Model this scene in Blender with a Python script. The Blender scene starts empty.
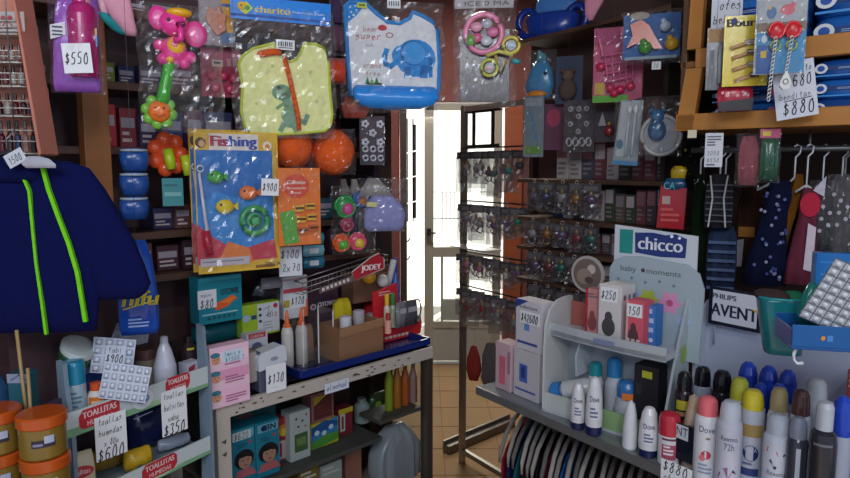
import bpy, math, random
from mathutils import Vector, Matrix
random.seed(7)
scene = bpy.context.scene
COL = scene.collection
PI = math.pi
F = 640.0                      # focal length in pixels of the 850 x 478 frame
PITCH = math.radians(6.3)
EYE = Vector((0, 0, 1.5))
FW = Vector((0, math.cos(PITCH), -math.sin(PITCH)))
UP = Vector((0, math.sin(PITCH), math.cos(PITCH)))

def ray(px, py):
    return FW + Vector((1, 0, 0)) * ((px - 425) / F) + UP * ((239 - py) / F)
def at(px, py, Y):
    d = ray(px, py); return EYE + d * (Y / d.y)
def atz(px, py, z):
    d = ray(px, py); return EYE + d * ((z - 1.5) / d.z)
def onp(px, py, c, m):         # on the upright plane Y + m X = c
    d = ray(px, py); return EYE + d * (c / (d.y + m * d.x))
def mpp(p):                    # metres per pixel at a point
    return (p - EYE).dot(FW) / F

# ------------------------------------------------------------------ materials
MATS = {}
def lin(h):
    h = h.lstrip('#')
    if len(h) == 3: h = ''.join(c * 2 for c in h)
    def f(c):
        c /= 255.0
        return c / 12.92 if c <= .04045 else ((c + .055) / 1.055) ** 2.4
    return tuple(f(int(h[i:i + 2], 16)) for i in (0, 2, 4))

def mat(spec):
    """'aabbcc' matte; 'aabbcc:g' glossy plastic; ':m' metal; ':f' fabric; ':c' clear film; ':t' tinted film; ':w' wood; ':p' paper; ':r' rough wall"""
    if spec in MATS: return MATS[spec]
    col, _, kind = spec.partition(':')
    m = bpy.data.materials.new('surface_' + spec.replace(':', '_')); m.use_nodes = True
    nt = m.node_tree; N = nt.nodes; L = nt.links
    b = N['Principled BSDF']; out = N['Material Output']
    r, g, bl = lin(col)
    tc = N.new('ShaderNodeTexCoord')
    if kind in ('c', 't', 'h'):
        nz = N.new('ShaderNodeTexNoise'); nz.inputs['Scale'].default_value = 32; nz.inputs['Detail'].default_value = 2.5
        nz.inputs['Distortion'].default_value = 1.2
        L.new(tc.outputs['Object'], nz.inputs['Vector'])
        bp = N.new('ShaderNodeBump'); bp.inputs['Strength'].default_value = .06; bp.inputs['Distance'].default_value = .03
        vo = N.new('ShaderNodeTexVoronoi'); vo.inputs['Scale'].default_value = 24; vo.inputs['Randomness'].default_value = 1
        wv = N.new('ShaderNodeVectorMath'); wv.operation = 'MULTIPLY_ADD'; wv.inputs[1].default_value = (.05, .05, .05)
        L.new(nz.outputs['Color'], wv.inputs[0]); L.new(tc.outputs['Object'], wv.inputs[2]); L.new(wv.outputs[0], vo.inputs['Vector'])
        ad = N.new('ShaderNodeMath'); ad.operation = 'MULTIPLY_ADD'; ad.inputs[1].default_value = .6
        L.new(vo.outputs['Distance'], ad.inputs[0]); L.new(nz.outputs['Fac'], ad.inputs[2]); L.new(ad.outputs[0], bp.inputs['Height'])
        tr = N.new('ShaderNodeBsdfTransparent'); gl = N.new('ShaderNodeBsdfGlossy'); gl.inputs['Roughness'].default_value = .17
        L.new(bp.outputs['Normal'], gl.inputs['Normal'])
        df = N.new('ShaderNodeBsdfDiffuse'); df.inputs['Color'].default_value = (r, g, bl, 1)
        m1 = N.new('ShaderNodeMixShader'); m2 = N.new('ShaderNodeMixShader')
        m1.inputs[0].default_value = {'c': .02, 't': .6, 'h': .3}[kind]
        L.new(tr.outputs[0], m1.inputs[1]); L.new(df.outputs[0], m1.inputs[2])
        lw = N.new('ShaderNodeLayerWeight'); lw.inputs['Blend'].default_value = .3
        pw_ = N.new('ShaderNodeMath'); pw_.operation = 'POWER'; pw_.inputs[1].default_value = 2.5
        mp = N.new('ShaderNodeMapRange'); mp.inputs['To Min'].default_value = .062; mp.inputs['To Max'].default_value = .4
        L.new(bp.outputs['Normal'], lw.inputs['Normal'])
        L.new(lw.outputs['Facing'], pw_.inputs[0]); L.new(pw_.outputs[0], mp.inputs['Value']); L.new(mp.outputs[0], m2.inputs[0])
        L.new(m1.outputs[0], m2.inputs[1]); L.new(gl.outputs[0], m2.inputs[2])
        L.new(m2.outputs[0], out.inputs['Surface'])
        MATS[spec] = m; return m
    if kind == 'k':            # clear flat glass
        tr = N.new('ShaderNodeBsdfTransparent'); tr.inputs['Color'].default_value = (r, g, bl, 1)
        gl = N.new('ShaderNodeBsdfGlossy'); gl.inputs['Roughness'].default_value = .02
        lw = N.new('ShaderNodeLayerWeight'); lw.inputs['Blend'].default_value = .3
        fr = N.new('ShaderNodeMath'); fr.operation = 'POWER'; fr.inputs[1].default_value = 4; L.new(lw.outputs['Facing'], fr.inputs[0])
        m2 = N.new('ShaderNodeMixShader'); L.new(fr.outputs[0], m2.inputs[0])
        L.new(tr.outputs[0], m2.inputs[1]); L.new(gl.outputs[0], m2.inputs[2]); L.new(m2.outputs[0], out.inputs['Surface'])
        MATS[spec] = m; return m
    nz = N.new('ShaderNodeTexNoise'); mx = N.new('ShaderNodeMix'); mx.data_type = 'RGBA'
    sc_, lo, hi, ro = {'': (18, .93, 1.05, .6), 'g': (9, .96, 1.03, .22), 'm': (40, .85, 1.1, .35), 'f': (70, .8, 1.15, .95),
                       'w': (6, .72, 1.15, .5), 'p': (25, .96, 1.03, .75), 'r': (5, .85, 1.1, .85)}[kind]
    nz.inputs['Scale'].default_value = sc_; nz.inputs['Detail'].default_value = 4
    mpn = N.new('ShaderNodeMapping'); L.new(tc.outputs['Object'], mpn.inputs['Vector']); L.new(mpn.outputs[0], nz.inputs['Vector'])
    if kind == 'w': mpn.inputs['Scale'].default_value = (1, 9, 9)
    mx.inputs[6].default_value = tuple(min(1, c * lo) for c in (r, g, bl)) + (1,)
    mx.inputs[7].default_value = tuple(min(1, c * hi) for c in (r, g, bl)) + (1,)
    L.new(nz.outputs['Fac'], mx.inputs[0]); L.new(mx.outputs[2], b.inputs['Base Color'])
    b.inputs['Roughness'].default_value = ro
    if kind == 'm': b.inputs['Metallic'].default_value = .7
    if kind == 'f':
        b.inputs['Specular IOR Level'].default_value = .15
        bp = N.new('ShaderNodeBump'); bp.inputs['Strength'].default_value = .25; bp.inputs['Distance'].default_value = .002
        L.new(nz.outputs['Fac'], bp.inputs['Height']); L.new(bp.outputs[0], b.inputs['Normal'])
    MATS[spec] = m; return m

# ------------------------------------------------------------------ lettering
_TXT = {}
def textmesh(s):
    if s in _TXT: return _TXT[s]
    cu = bpy.data.curves.new('lettering', 'FONT'); cu.body = s; cu.resolution_u = 3; cu.size = 1
    ob = bpy.data.objects.new('lettering', cu); COL.objects.link(ob)
    bpy.context.view_layer.update()
    me = ob.evaluated_get(bpy.context.evaluated_depsgraph_get()).to_mesh()
    V = [(v.co.x, v.co.y) for v in me.vertices]; P = [tuple(p.vertices) for p in me.polygons]
    bpy.data.objects.remove(ob); bpy.data.curves.remove(cu)
    x0 = min(v[0] for v in V); x1 = max(v[0] for v in V)
    _TXT[s] = ([(x - x0, y) for x, y in V], P, x1 - x0)
    return _TXT[s]

PEN = {  # marker handwriting on a 6 x 9 grid: strokes of xy pairs
 '0': '39180502103042453839', '1': '173930', '2': '072948460050', '3': '08294825433001', '4': '390353 4640',
 '5': '49190535433000', '6': '48290603103042442504', '7': '094910 2545', '8': '3918173543301002144739', '9': '4735150729484630',
 '$': '4728171644422102 2920', 'a': '4525030010304245 4450', 'b': '0900 0524454130 10', 'c': '4525030110304151', 'd': '4525030110304249 40',
 'e': '0343442515031030 51', 'h': '0900 03254540', 'i': '1510 1716', 'j': '3531200002 3736', 'l': '1911 20', 'm': '0500 042530 3445 5550', 'n': '0500 04254540',
 'o': '25030110304345 25', 's': '4515044341 2000', 't': '2921 3040 0646', 'u': '0501104145 4540', 'x': '0550 0055', 'z': '05450050', 'p': '05 0002 0425454212', 'r': '0500 042545',
 'f': '4939271020 0545', 'g': '4525031132 4245 4010', ',': '1200', '.': '1011', ' ': '', ':': '1312 1615', '-': '1545', 'k': '0900 45 0350', 'v': '052045', 'q': '4525030232 4540'}

class MB:
    def __init__(s):
        s.v = []; s.f = []; s.mi = []; s.sm = []; s.ms = []; s.T = Matrix.Identity(4); s.warp = None; s.wa = 0; s.zs = 1
    def _m(s, c):
        if c not in s.ms: s.ms.append(c)
        return s.ms.index(c)
    def add(s, vs, fs, col, smooth=False):
        n = len(s.v); i = s._m(col)
        for p in vs:
            p = Vector(p)
            if s.warp:
                R = s.warp; a = p.x / R + s.wa; p = Vector((math.sin(a) * (R - p.y), -math.cos(a) * (R - p.y), p.z))
            s.v.append(tuple(s.T @ p))
        for f in fs:
            s.f.append(tuple(n + k for k in f)); s.mi.append(i); s.sm.append(smooth)
        return s
    def box(s, x, y, z, w, d, h, col):      # centre x, y; bottom z
        a, b = w / 2, d / 2
        vs = [(x - a, y - b, z), (x + a, y - b, z), (x + a, y + b, z), (x - a, y + b, z), (x - a, y - b, z + h), (x + a, y - b, z + h), (x + a, y + b, z + h), (x - a, y + b, z + h)]
        return s.add(vs, [(3, 2, 1, 0), (4, 5, 6, 7), (0, 1, 5, 4), (1, 2, 6, 5), (2, 3, 7, 6), (3, 0, 4, 7)], col)
    def prism(s, pts, y0, y1, col, side=None, smooth=False):
        n = len(pts)
        vs = [(x, y0, z) for x, z in pts] + [(x, y1, z) for x, z in pts]
        s.add(vs, [tuple(range(n)), tuple(range(2 * n - 1, n - 1, -1))], col, smooth)
        return s.add(vs, [(i, i + n, (i + 1) % n + n, (i + 1) % n) for i in range(n)], side or col, smooth)
    def poly(s, pts, y, col):
        return s.add([(x, y, z) for x, z in pts], [tuple(range(len(pts)))], col)
    def rect(s, x0, z0, x1, z1, y, col, seg=1):
        if s.warp and seg == 1: seg = 8
        for k in range(seg):
            a = x0 + (x1 - x0) * k / seg; b = x0 + (x1 - x0) * (k + 1) / seg
            s.poly([(a, z0), (b, z0), (b, z1), (a, z1)], y, col)
        return s
    def disc(s, x, z, r, y, col, rz=None, n=18, a0=0):
        rz = rz or r
        return s.poly([(x + r * math.cos(2 * PI * k / n + a0), z + rz * math.sin(2 * PI * k / n + a0)) for k in range(n)], y, col)
    def stroke(s, pts, w, y, col):
        for (x0, z0), (x1, z1) in zip(pts, pts[1:]):
            dx, dz = x1 - x0, z1 - z0; l = math.hypot(dx, dz) or 1e-6
            nx, nz = -dz / l * w / 2, dx / l * w / 2; ex, ez = dx / l * w * .35, dz / l * w * .35
            s.poly([(x0 - ex + nx, z0 - ez + nz), (x1 + ex + nx, z1 + ez + nz), (x1 + ex - nx, z1 + ez - nz), (x0 - ex - nx, z0 - ez - nz)], y, col)
        return s
    def text(s, t, x, z, h, y, col, w=None, bold=0, align=0, slant=0):   # x centre, z base line, h capital height
        V, P, W = textmesh(t); k = h / .69; kx = k if w is None else w / W
        x0 = x - W * kx / 2 if align == 0 else x
        for dx in ((0,) if not bold else (-bold, 0, bold)):
            s.add([(x0 + a * kx + dx + slant * b * k, y - abs(dx) * .01, z + s.zs * b * k) for a, b in V], P, col)
        return s
    def hand(s, t, x, z, h, y, col='1a1c22:p', w=None, pen=.09, slant=.12):
        n = len(t); adv = h * .75 if w is None else w / n
        x0 = x - adv * n / 2; kx = adv * .78 / 6; kz = h / 9
        for i, ch in enumerate(t.lower()):
            jz = math.sin(i * 2.1 + len(t)) * h * .04
            for st in PEN.get(ch, '').split():
                p = [(x0 + i * adv + int(st[j]) * kx + int(st[j + 1]) * kz * slant, z + s.zs * (jz + int(st[j + 1]) * kz)) for j in range(0, len(st) - 1, 2)]
                if len(p) == 1: p.append((p[0][0] + kx, p[0][1]))
                for _ in range(1):
                    if len(p) > 2: p = [p[0]] + [(a[0] * w1 + c[0] * (1 - w1), a[1] * w1 + c[1] * (1 - w1)) for a, c in zip(p, p[1:]) for w1 in (.75, .25)] + [p[-1]]
                s.stroke(p, h * pen, y, col)
        return s
    def lathe(s, prof, col, cx=0, cy=0, n=20, smooth=True, sx=1, sy=1, cz=0, axis='z', cap=True):
        """prof: (r, z[, colour of the band above])"""
        ring = []
        for p in prof:
            r, z = p[0], p[1] + cz
            ring.append([(cx + sx * r * math.cos(2 * PI * k / n), cy + sy * r * math.sin(2 * PI * k / n), z) for k in range(n)])
        for i in range(len(prof) - 1):
            c = prof[i][2] if len(prof[i]) > 2 else col
            vs = ring[i] + ring[i + 1]
            s.add(vs, [(k, (k + 1) % n, n + (k + 1) % n, n + k) for k in range(n)], c, smooth)
        if cap:
            if prof[0][0] > 1e-4: s.add(ring[0], [tuple(range(n - 1, -1, -1))], prof[0][2] if len(prof[0]) > 2 else col)
            if prof[-1][0] > 1e-4: s.add(ring[-1], [tuple(range(n))], prof[-2][2] if len(prof[-2]) > 2 else col)
        return s
    def ball(s, x, y, z, rx, ry, rz, col, n=16, m=9):
        prof = [(math.sin(PI * i / m), -math.cos(PI * i / m)) for i in range(m + 1)]
        vs = []
        for r, h in prof:
            vs += [(x + rx * r * math.cos(2 * PI * k / n), y + ry * r * math.sin(2 * PI * k / n), z + rz * h) for k in range(n)]
        return s.add(vs, [(i * n + k, i * n + (k + 1) % n, (i + 1) * n + (k + 1) % n, (i + 1) * n + k) for i in range(m) for k in range(n)], col, True)
    def tube(s, pts, r, col, n=6, closed=False):
        P = [Vector(p) for p in pts]; N = len(P); vs = []
        for i, p in enumerate(P):
            a = P[(i - 1) % N] if closed or i else P[i]; b = P[(i + 1) % N] if closed or i < N - 1 else P[i]
            t = (b - a).normalized() if (b - a).length > 1e-9 else Vector((0, 0, 1))
            u = t.cross(Vector((0, 0, 1)) if abs(t.z) < .9 else Vector((1, 0, 0))).normalized(); w = t.cross(u)
            rr = r[i] if isinstance(r, (list, tuple)) else r
            vs += [tuple(p + (u * math.cos(2 * PI * k / n) + w * math.sin(2 * PI * k / n)) * rr) for k in range(n)]
        fs = [(i * n + k, i * n + (k + 1) % n, ((i + 1) % N) * n + (k + 1) % n, ((i + 1) % N) * n + k) for i in range(N if closed else N - 1) for k in range(n)]
        if not closed: fs += [tuple(range(n - 1, -1, -1)), tuple(range((N - 1) * n, N * n))]
        return s.add(vs, fs, col, True)
    def ring(s, x, y, z, R, r, col, plane='xz', n=24, k=8, a0=0, a1=2 * PI, rz=None):
        rz = rz or R; full = abs(a1 - a0 - 2 * PI) < 1e-6
        pts = []
        for i in range(n if full else n + 1):
            a = a0 + (a1 - a0) * i / n; c, q = R * math.cos(a), rz * math.sin(a)
            pts.append((x + c, y, z + q) if plane == 'xz' else (x + c, y + q, z) if plane == 'xy' else (x, y + c, z + q))
        return s.tube(pts, r, col, k, full)
    def loft(s, rows, col, n=28, fold=0, k=5, ph=0, shape=.75):
        """rows: (z, xl, xr, depth[, y]) : a soft closed form such as cloth or a filled pouch"""
        vs = []
        for j, row in enumerate(rows):
            z, xl, xr, d = row[:4]; y0 = row[4] if len(row) > 4 else 0
            for i in range(n):
                a = 2 * PI * i / n; c, q = math.cos(a), math.sin(a)
                x = (xl + xr) / 2 + (xr - xl) / 2 * math.copysign(abs(c) ** shape, c)
                w = fold * math.sin(k * PI * (x - rows[0][1]) / max(1e-6, rows[0][2] - rows[0][1]) + ph + j * .35) * (1 + .4 * math.sin(2.3 * j + ph))
                vs.append((x, y0 + d / 2 * math.copysign(abs(q) ** .8, q) + w, z))
        m = len(rows)
        fs = [(j * n + i, j * n + (i + 1) % n, (j + 1) * n + (i + 1) % n, (j + 1) * n + i) for j in range(m - 1) for i in range(n)]
        fs += [tuple(range(n - 1, -1, -1)), tuple(range((m - 1) * n, m * n))]
        return s.add(vs, fs, col, True)
    def sheet(s, w, h, col, bulge=.012, y=0, x=0, z=0, nx=20, nz=24, rough=.003, ph=0, back=True):
        """a puffed clear bag, w x h, base centre at x, z"""
        rj = random.Random(int(ph * 100) + 7)
        for sg in ((-1, 1) if back else (-1,)):
            vs = []
            for j in range(nz + 1):
                for i in range(nx + 1):
                    u, q = i / nx, j / nz
                    b = (1 if sg < 0 else .25) * bulge * (4 * u * (1 - u)) ** .5 * (4 * q * (1 - q)) ** .5 if 0 < u < 1 and 0 < q < 1 else 0
                    wv = rough * (math.sin(u * 17 + q * 9 + ph) + math.sin(q * 23 - u * 11 + ph * 2)) * (1 if b else .2)
                    wv += (rough if bulge > .1 else min(rough, .001)) * 2.2 * rj.uniform(-1, 1)
                    ew = 1 - .03 * math.sin(q * 14 + ph) * (abs(u - .5) * 2)
                    vs.append((x + (u - .5) * w * ew, y + sg * b + wv, z + q * h))
            s.add(vs, [f_ for j in range(nz) for i in range(nx) for a_ in (j * (nx + 1) + i,) for f_ in ((a_, a_ + 1, a_ + nx + 2), (a_, a_ + nx + 2, a_ + nx + 1))], col, False)
        return s
    def build(s, name, parent=None, bevel=0, sub=0):
        me = bpy.data.meshes.new(name); me.from_pydata(s.v, [], s.f)
        for c in s.ms: me.materials.append(mat(c))
        me.polygons.foreach_set('material_index', s.mi); me.polygons.foreach_set('use_smooth', s.sm); me.update()
        o = bpy.data.objects.new(name, me); COL.objects.link(o)
        if parent is not None: o.parent = parent
        if bevel:
            b = o.modifiers.new('soft_edges', 'BEVEL'); b.width = bevel; b.segments = 2; b.limit_method = 'ANGLE'; b.angle_limit = .6
        if sub:
            b = o.modifiers.new('smooth', 'SUBSURF'); b.levels = sub; b.render_levels = sub
        return o

def tag(o, label, cat, group=None):
    o['label'] = label; o['category'] = cat
    if group: o['group'] = group
    return o
def pose(o, loc, rz=0, rx=0, ry=0, sc=1):
    o.location = loc; o.rotation_euler = (math.radians(rx), math.radians(ry), math.radians(rz))
    return o
def thing(name, label, cat, loc, rz=0, group=None, rx=0, ry=0):
    o = bpy.data.objects.new(name, None); COL.objects.link(o); o.empty_display_size = .02
    return pose(tag(o, label, cat, group), loc, rz, rx, ry)
def solo(mb, name, label, cat, loc, rz=0, group=None, rx=0, ry=0, bevel=0):
    return pose(tag(mb.build(name, None, bevel), label, cat, group), loc, rz, rx, ry)
def struct(mb, name, bevel=0):
    o = mb.build(name, None, bevel); o['kind'] = 'structure'; return o
def copy_tree(o, parent=None):
    c = o.copy(); COL.objects.link(c); c.parent = parent
    for ch in list(o.children): copy_tree(ch, c)
    return c
def relabel(o, label, group=None):
    o['label'] = label
    if group: o['group'] = group
    return o

LEFT_M, RIGHT_M = -1.0, 1.48
def span(x0, y0, x1, y1, c, m, rz=None):
    """base-centre point, width and height of a thing whose outline fills these pixels on the upright plane Y + mX = c"""
    if rz is None: rz = -math.degrees(math.atan(m))
    p = onp((x0 + x1) / 2, y1, c, m); q = onp((x0 + x1) / 2, y0, c, m)
    k = mpp((p + q) / 2); th = math.radians(rz)
    fac = math.cos(th) - ((x0 + x1) / 2 - 425) / F * math.sin(th)
    return p, (x1 - x0) * k / max(.3, fac), q.z - p.z, rz
def zspan(x0, y0, x1, y1, z, rz):
    """the same for a thing standing on the level z"""
    p = atz((x0 + x1) / 2, y1, z); k = mpp(p); th = math.radians(rz)
    fac = math.cos(th) - ((x0 + x1) / 2 - 425) / F * math.sin(th)
    return p, (x1 - x0) * k / max(.3, fac), (y1 - y0) * k

def project(p):
    v = Vector(p) - EYE; d = v.dot(FW)
    return 425 + F * v.x / d, 239 - F * v.dot(UP) / d
def colz(px, c, m, z):         # the point of the upright plane in this picture column, at height z
    py = 300.0
    for _ in range(8):
        p = onp(px, py, c, m); p = Vector((p.x, p.y, z)); py = project(p)[1]
    return p, py
class Thing:
    """a thing whose shapes are measured off the photograph in its own upright plane; real place, size and depth"""
    def __init__(s, name, label, cat, x0, y0, x1, y1, c=None, m=-1.0, z=None, rz=0, group=None, rx=0, ry=0):
        xm = (x0 + x1) / 2
        if y1 is None: p, y1 = colz(xm, c, m, z)
        elif z is not None: p = atz(xm, y1, z)
        else: p = onp(xm, y1, c, m)
        if y1 - y0 < 5: y0 = y1 - 14
        s.c, s.m_ = c, m
        s.x0, s.y0, s.x1, s.y1, s.xm = x0, y0, x1, y1, xm
        th = math.radians(rz); s.k = mpp(p); s.fac = max(.3, math.cos(th) - (xm - 425) / F * math.sin(th))
        q = EYE + ray(xm, y0) * ((p.y) / ray(xm, y0).y)
        s.kz = (q.z - p.z) / max(1e-6, y1 - y0); s.kx = s.k / s.fac; s.p = p; s.rz = rz
        s.w, s.h = (x1 - x0) * s.kx, q.z - p.z
        s.o = thing(name, label, cat, p, rz, group, rx, ry)
    def mb(s):
        b = MB(); b.zs = -1
        b.T = Matrix(((s.kx, 0, 0, -s.xm * s.kx), (0, s.k, 0, 0), (0, 0, -s.kz, s.y1 * s.kz), (0, 0, 0, 1)))
        return b
    def m(s): return MB()      # metres
    def part(s, b, name, bevel=0, sub=0, parent=None): return b.build(name, parent or s.o, bevel, sub)
    def thread(s, top=2.14, x=None, y=None, col='4c4d52', r=.0004):
        x = s.xm if x is None else x; y = s.y0 if y is None else y
        a = ((x - s.xm) * s.kx, .0, (s.y1 - y) * s.kz)
        if s.y0 > 84 and top in (2.14, 2.2) and s.c:
            Lp = max(.03, ((2.26 if top == 2.14 else 3.07) - s.c) / math.sqrt(1 + s.m_ ** 2) + .01)
            b = MB(); b.tube([(a[0], -.004, a[2] - .004), (a[0], -.006, a[2] + .002), (a[0], Lp, a[2] + .006)], .0011, '77787c:m', 5); s.part(b, 'display_hook'); return
        b = MB(); b.tube([a, (a[0] * .6, 0, max(a[2] + .02, top - s.p.z))], r, col, 4); s.part(b, 'hanging_thread')
    def bag(s, col='ffffff:c', ex=3, ey=4, bulge=6, ph=0, top=None):
        b = s.mb(); w = s.x1 - s.x0 + 2 * ex
        b.T = b.T @ Matrix.Diagonal((1, 1, -1, 1)); h = s.y1 - s.y0 + 2 * ey
        b.sheet(w, h, col, bulge, 0, s.xm, -s.y1 - ey, rough=.9, ph=ph); return s.part(b, 'clear_bag')
    def price(s, x0, y0, x1, y1, lines, y=-1, name='price_sticker', tilt=0):
        b = s.mb(); w, h = x1 - x0, y1 - y0
        if tilt:
            cx, cy = (x0 + x1) / 2, (y0 + y1) / 2
            b.T = b.T @ Matrix.Translation((cx, 0, cy)) @ Matrix.Rotation(math.radians(tilt), 4, 'Y') @ Matrix.Translation((-cx, 0, -cy))
        b.box((x0 + x1) / 2, y + .2, y1, w, .4, -h, 'e9ebef:p')
        n = len(lines)
        for i, (t, hh, ww) in enumerate(lines):
            b.hand(t, (x0 + x1) / 2, y0 + h * (i + .5) / n + hh / 2, hh, y - .25, w=ww)
        return s.part(b, name)
def carton(name, label, cat, x0, y0, x1, y1, depth, col, art=None, bevel=.0015, part='carton', **kw):
    t = Thing(name, label, cat, x0, y0, x1, y1, **kw)
    b = t.mb(); d = depth / t.k
    b.box(t.xm, d / 2, t.y1, x1 - x0, d, -(t.y1 - y0), col)
    if art: art(b, t); b.v = [(x, y, max(z, .0003)) for x, y, z in b.v]
    t.part(b, part, bevel)
    return t

def bottle(name, label, cat, x0, y0, x1, y1, body, cap=None, bcol='e8e8ec:g', ccol='2a50a8:g', art=None, sy=1, group=None, lie=None, capname='cap', wn=22, **kw):
    """body, cap: (radius / half width, height 0..1 [, colour of the band above])"""
    t = Thing(name, label, cat, x0, y0, x1, y1, group=group, **kw)
    r, h = (x1 - x0) / 2, t.y1 - y0
    def cv(pf): return [(p[0] * r, t.y1 - p[1] * h) + tuple(p[2:]) for p in pf]
    b = t.mb(); b.lathe(cv(body), bcol, t.xm, 0, n=wn, sy=sy)
    if art:
        b.T = b.T @ Matrix.Translation((t.xm, 0, 0)); b.warp = r * max(p[0] for p in body) + .25; b.wa = -math.atan((t.xm - 425) / F)
        art(b, t, r, h)
    t.part(b, 'bottle_body')
    if cap:
        b = t.mb(); b.lathe(cv(cap), ccol, t.xm, 0, n=wn, sy=sy); t.part(b, capname)
    return t
SPRAY = [(.98, 0), (1, .02), (1, .72), (.93, .76), (.78, .79)]
SPCAP = [(.82, .78), (.82, .86), (.74, .95), (.5, .99), (.01, 1)]
ROLL = [(.9, 0), (1, .03), (1, .55), (.9, .62), (.8, .64)]
ROCAP = [(.86, .63), (.9, .66), (.9, .84), (.78, .93), (.45, .99), (.01, 1)]
def smudge(b, x0, z0, x1, z1, y, col, n=4, seed=1):            # printed lines too small to read
    rr = random.Random(seed); dz = (z1 - z0) / n
    for i in range(n):
        b.rect(x0, z0 + i * dz, x0 + (x1 - x0) * rr.uniform(.55, 1), z0 + i * dz + dz * .5, y, col)
# ================================================================== the setting
b = MB(); b.box(0, 1.9, -.05, 6.4, 5.8, .05, '9c7d58:r'); fl = struct(b, 'floor')
b = MB()
for i in range(1, 12): b.box(0, 2.4 + i * .3, .0005, 3, .006, .0012, '87694a:r')
for i in range(-4, 6): b.box(.1 + i * .3, 4, .0005, .006, 3.2, .0012, '87694a:r')
struct(b, 'trim_floor_joints')
b = MB(); b.box(0, 1.6, 2.8, 6.6, 6.4, .08, '8d8480:r'); struct(b, 'ceiling')
def wallseg(name, p, q, z0, z1, th, col, kind='structure'):
    p, q = Vector(p), Vector(q); L = (q - p).length; a = math.atan2(q.y - p.y, q.x - p.x)
    b = MB(); b.box(L / 2, th / 2, z0, L, th, z1 - z0, col); o = struct(b, name)
    o.location = (p.x, p.y, 0); o.rotation_euler = (0, 0, a); return o
wallseg('wall_left', (-2.3, .22), (-.125, 2.395), 0, 2.8, .07, '43302b:r')
wallseg('wall_right', (.46, 2.845), (2.2, .27), 0, 2.8, .07, '43302b:r')
wallseg('wall_corridor_left', (-.5, 4.8), (-.5, 2.0), 0, 2.8, -.06, '5a4440:r')
wallseg('wall_corridor_right', (.98, 2.4), (.98, 4.8), 0, 2.8, -.06, '5a4440:r')
b = MB()                                   # the far wall with the door opening
b.box(-.36, 4.85, 0, .34, .1, 2.8, '8c5650:r'); b.box(.80, 4.85, 0, .40, .1, 2.8, '8c5650:r'); b.box(.205, 4.85, 1.99, .79, .1, .81, '8c5650:r')
struct(b, 'wall_far')
b = MB(); b.box(.655, 4.78, 0, .13, .03, 2.0, 'b0603e:w'); struct(b, 'trim_door_right')
b = MB(); b.box(-.16, 4.78, 0, .05, .03, 2.0, '4a3e3a:w'); struct(b, 'trim_door_left')
# ---- glazed iron door in the far wall, bright yard behind it
dcol = 'b4b0a4'
b = MB()
b.box(.03, 4.84, .02, .07, .05, 1.95, dcol)
b.box(.545, 4.84, .02, .06, .05, 1.95, dcol)
b.box(.29, 4.84, 1.93, .56, .05, .05, dcol); b.box(.29, 4.84, .83, .5, .045, .075, dcol)
b.box(.29, 4.84, .02, .5, .03, .28, 'b8bcb6'); b.box(.29, 4.84, .28, .5, .045, .05, dcol)
d1 = struct(b, 'door_1')
b = MB()
for x in (.13, .33): b.box(x, 4.84, .32, .018, .018, .52, dcol)
for z in (1.32, 1.12): b.box(.29, 4.84, z, .46, .006, .006, '4d4d4f:m')
for x in (.13, .16, .19, .22): b.box(x, 4.84, .92, .006, .006, .4, '6d6d6f:m')
b.build('bar', d1)
b = MB(); b.box(.29, 4.85, .32, .48, .004, 1.62, 'f4f8f8:k'); b.build('pane', d1)
b = MB(); b.box(.03, 4.79, 1.0, .03, .05, .05, '3a3a3c:m'); b.tube([(.03, 4.76, 1.02), (.08, 4.75, 1.02)], .008, '55565a:m'); b.build('handle', d1)
# ---- the yard outside
b = MB(); b.box(0, 7.4, -.06, 8, 5, .05, 'b9b4aa:r'); struct(b, 'ground_outside')
b = MB(); b.box(0, 7.6, -.05, 8, .15, 4.2, 'f2f0ec:r'); struct(b, 'wall_outside')
b = MB(); b.box(-.33, 5.7, -.02, .30, .06, 2.9, 'f6f5f2:r'); struct(b, 'wall_outside_pier')
t = thing('window_grille', 'narrow black grille with white cross bars on the white outside pier', 'grille', (-.115 + .01, 5.66, 0))
b = MB()
for x in (-.05, .0): b.box(x, 0, 1.03, .012, .02, .9, '1b1b1e:m')
b.box(.012, 0, 1.06, .03, .02, .82, '232326:m'); b.build('bar', t)
b = MB()
for z in (1.2, 1.42, 1.64): b.tube([(-.055, -.015, z - .01), (.03, -.015, z + .012)], .006, 'e8e8e8')
b.build('cross_bar', t)
t = thing('hanging_hook', 'small dark wall hook low on the white outside pier', 'hook', (-.20, 5.66, 0))
b = MB()
for z in (.86, .70): b.tube([(-.03, 0, z), (.05, -.05, z), (.07, -.05, z + .03)], .008, '1f1f22:m')
b.build('hook', t)
b = MB(); b.box(.45, 5.9, .0, .6, .08, .28, '8f8b80:r'); struct(b, 'kerb_step')
# ---- threshold bar on the corridor floor
A = at(446, 432, 3.6); A = atz(446, 452, .01); B = atz(512, 424, .01)
L = (B - A).length; ang = math.degrees(math.atan2(B.y - A.y, B.x - A.x))
b = MB(); b.box(L / 2, 0, 0, L, .05, .045, '76706a:m'); b.box(L / 2, .02, .045, L, .012, .02, '8d877f:m')
solo(b, 'floor_rail', 'worn grey metal rail lying across the tan corridor floor', 'rail', (A.x, A.y, .001), ang, bevel=.002)

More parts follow.
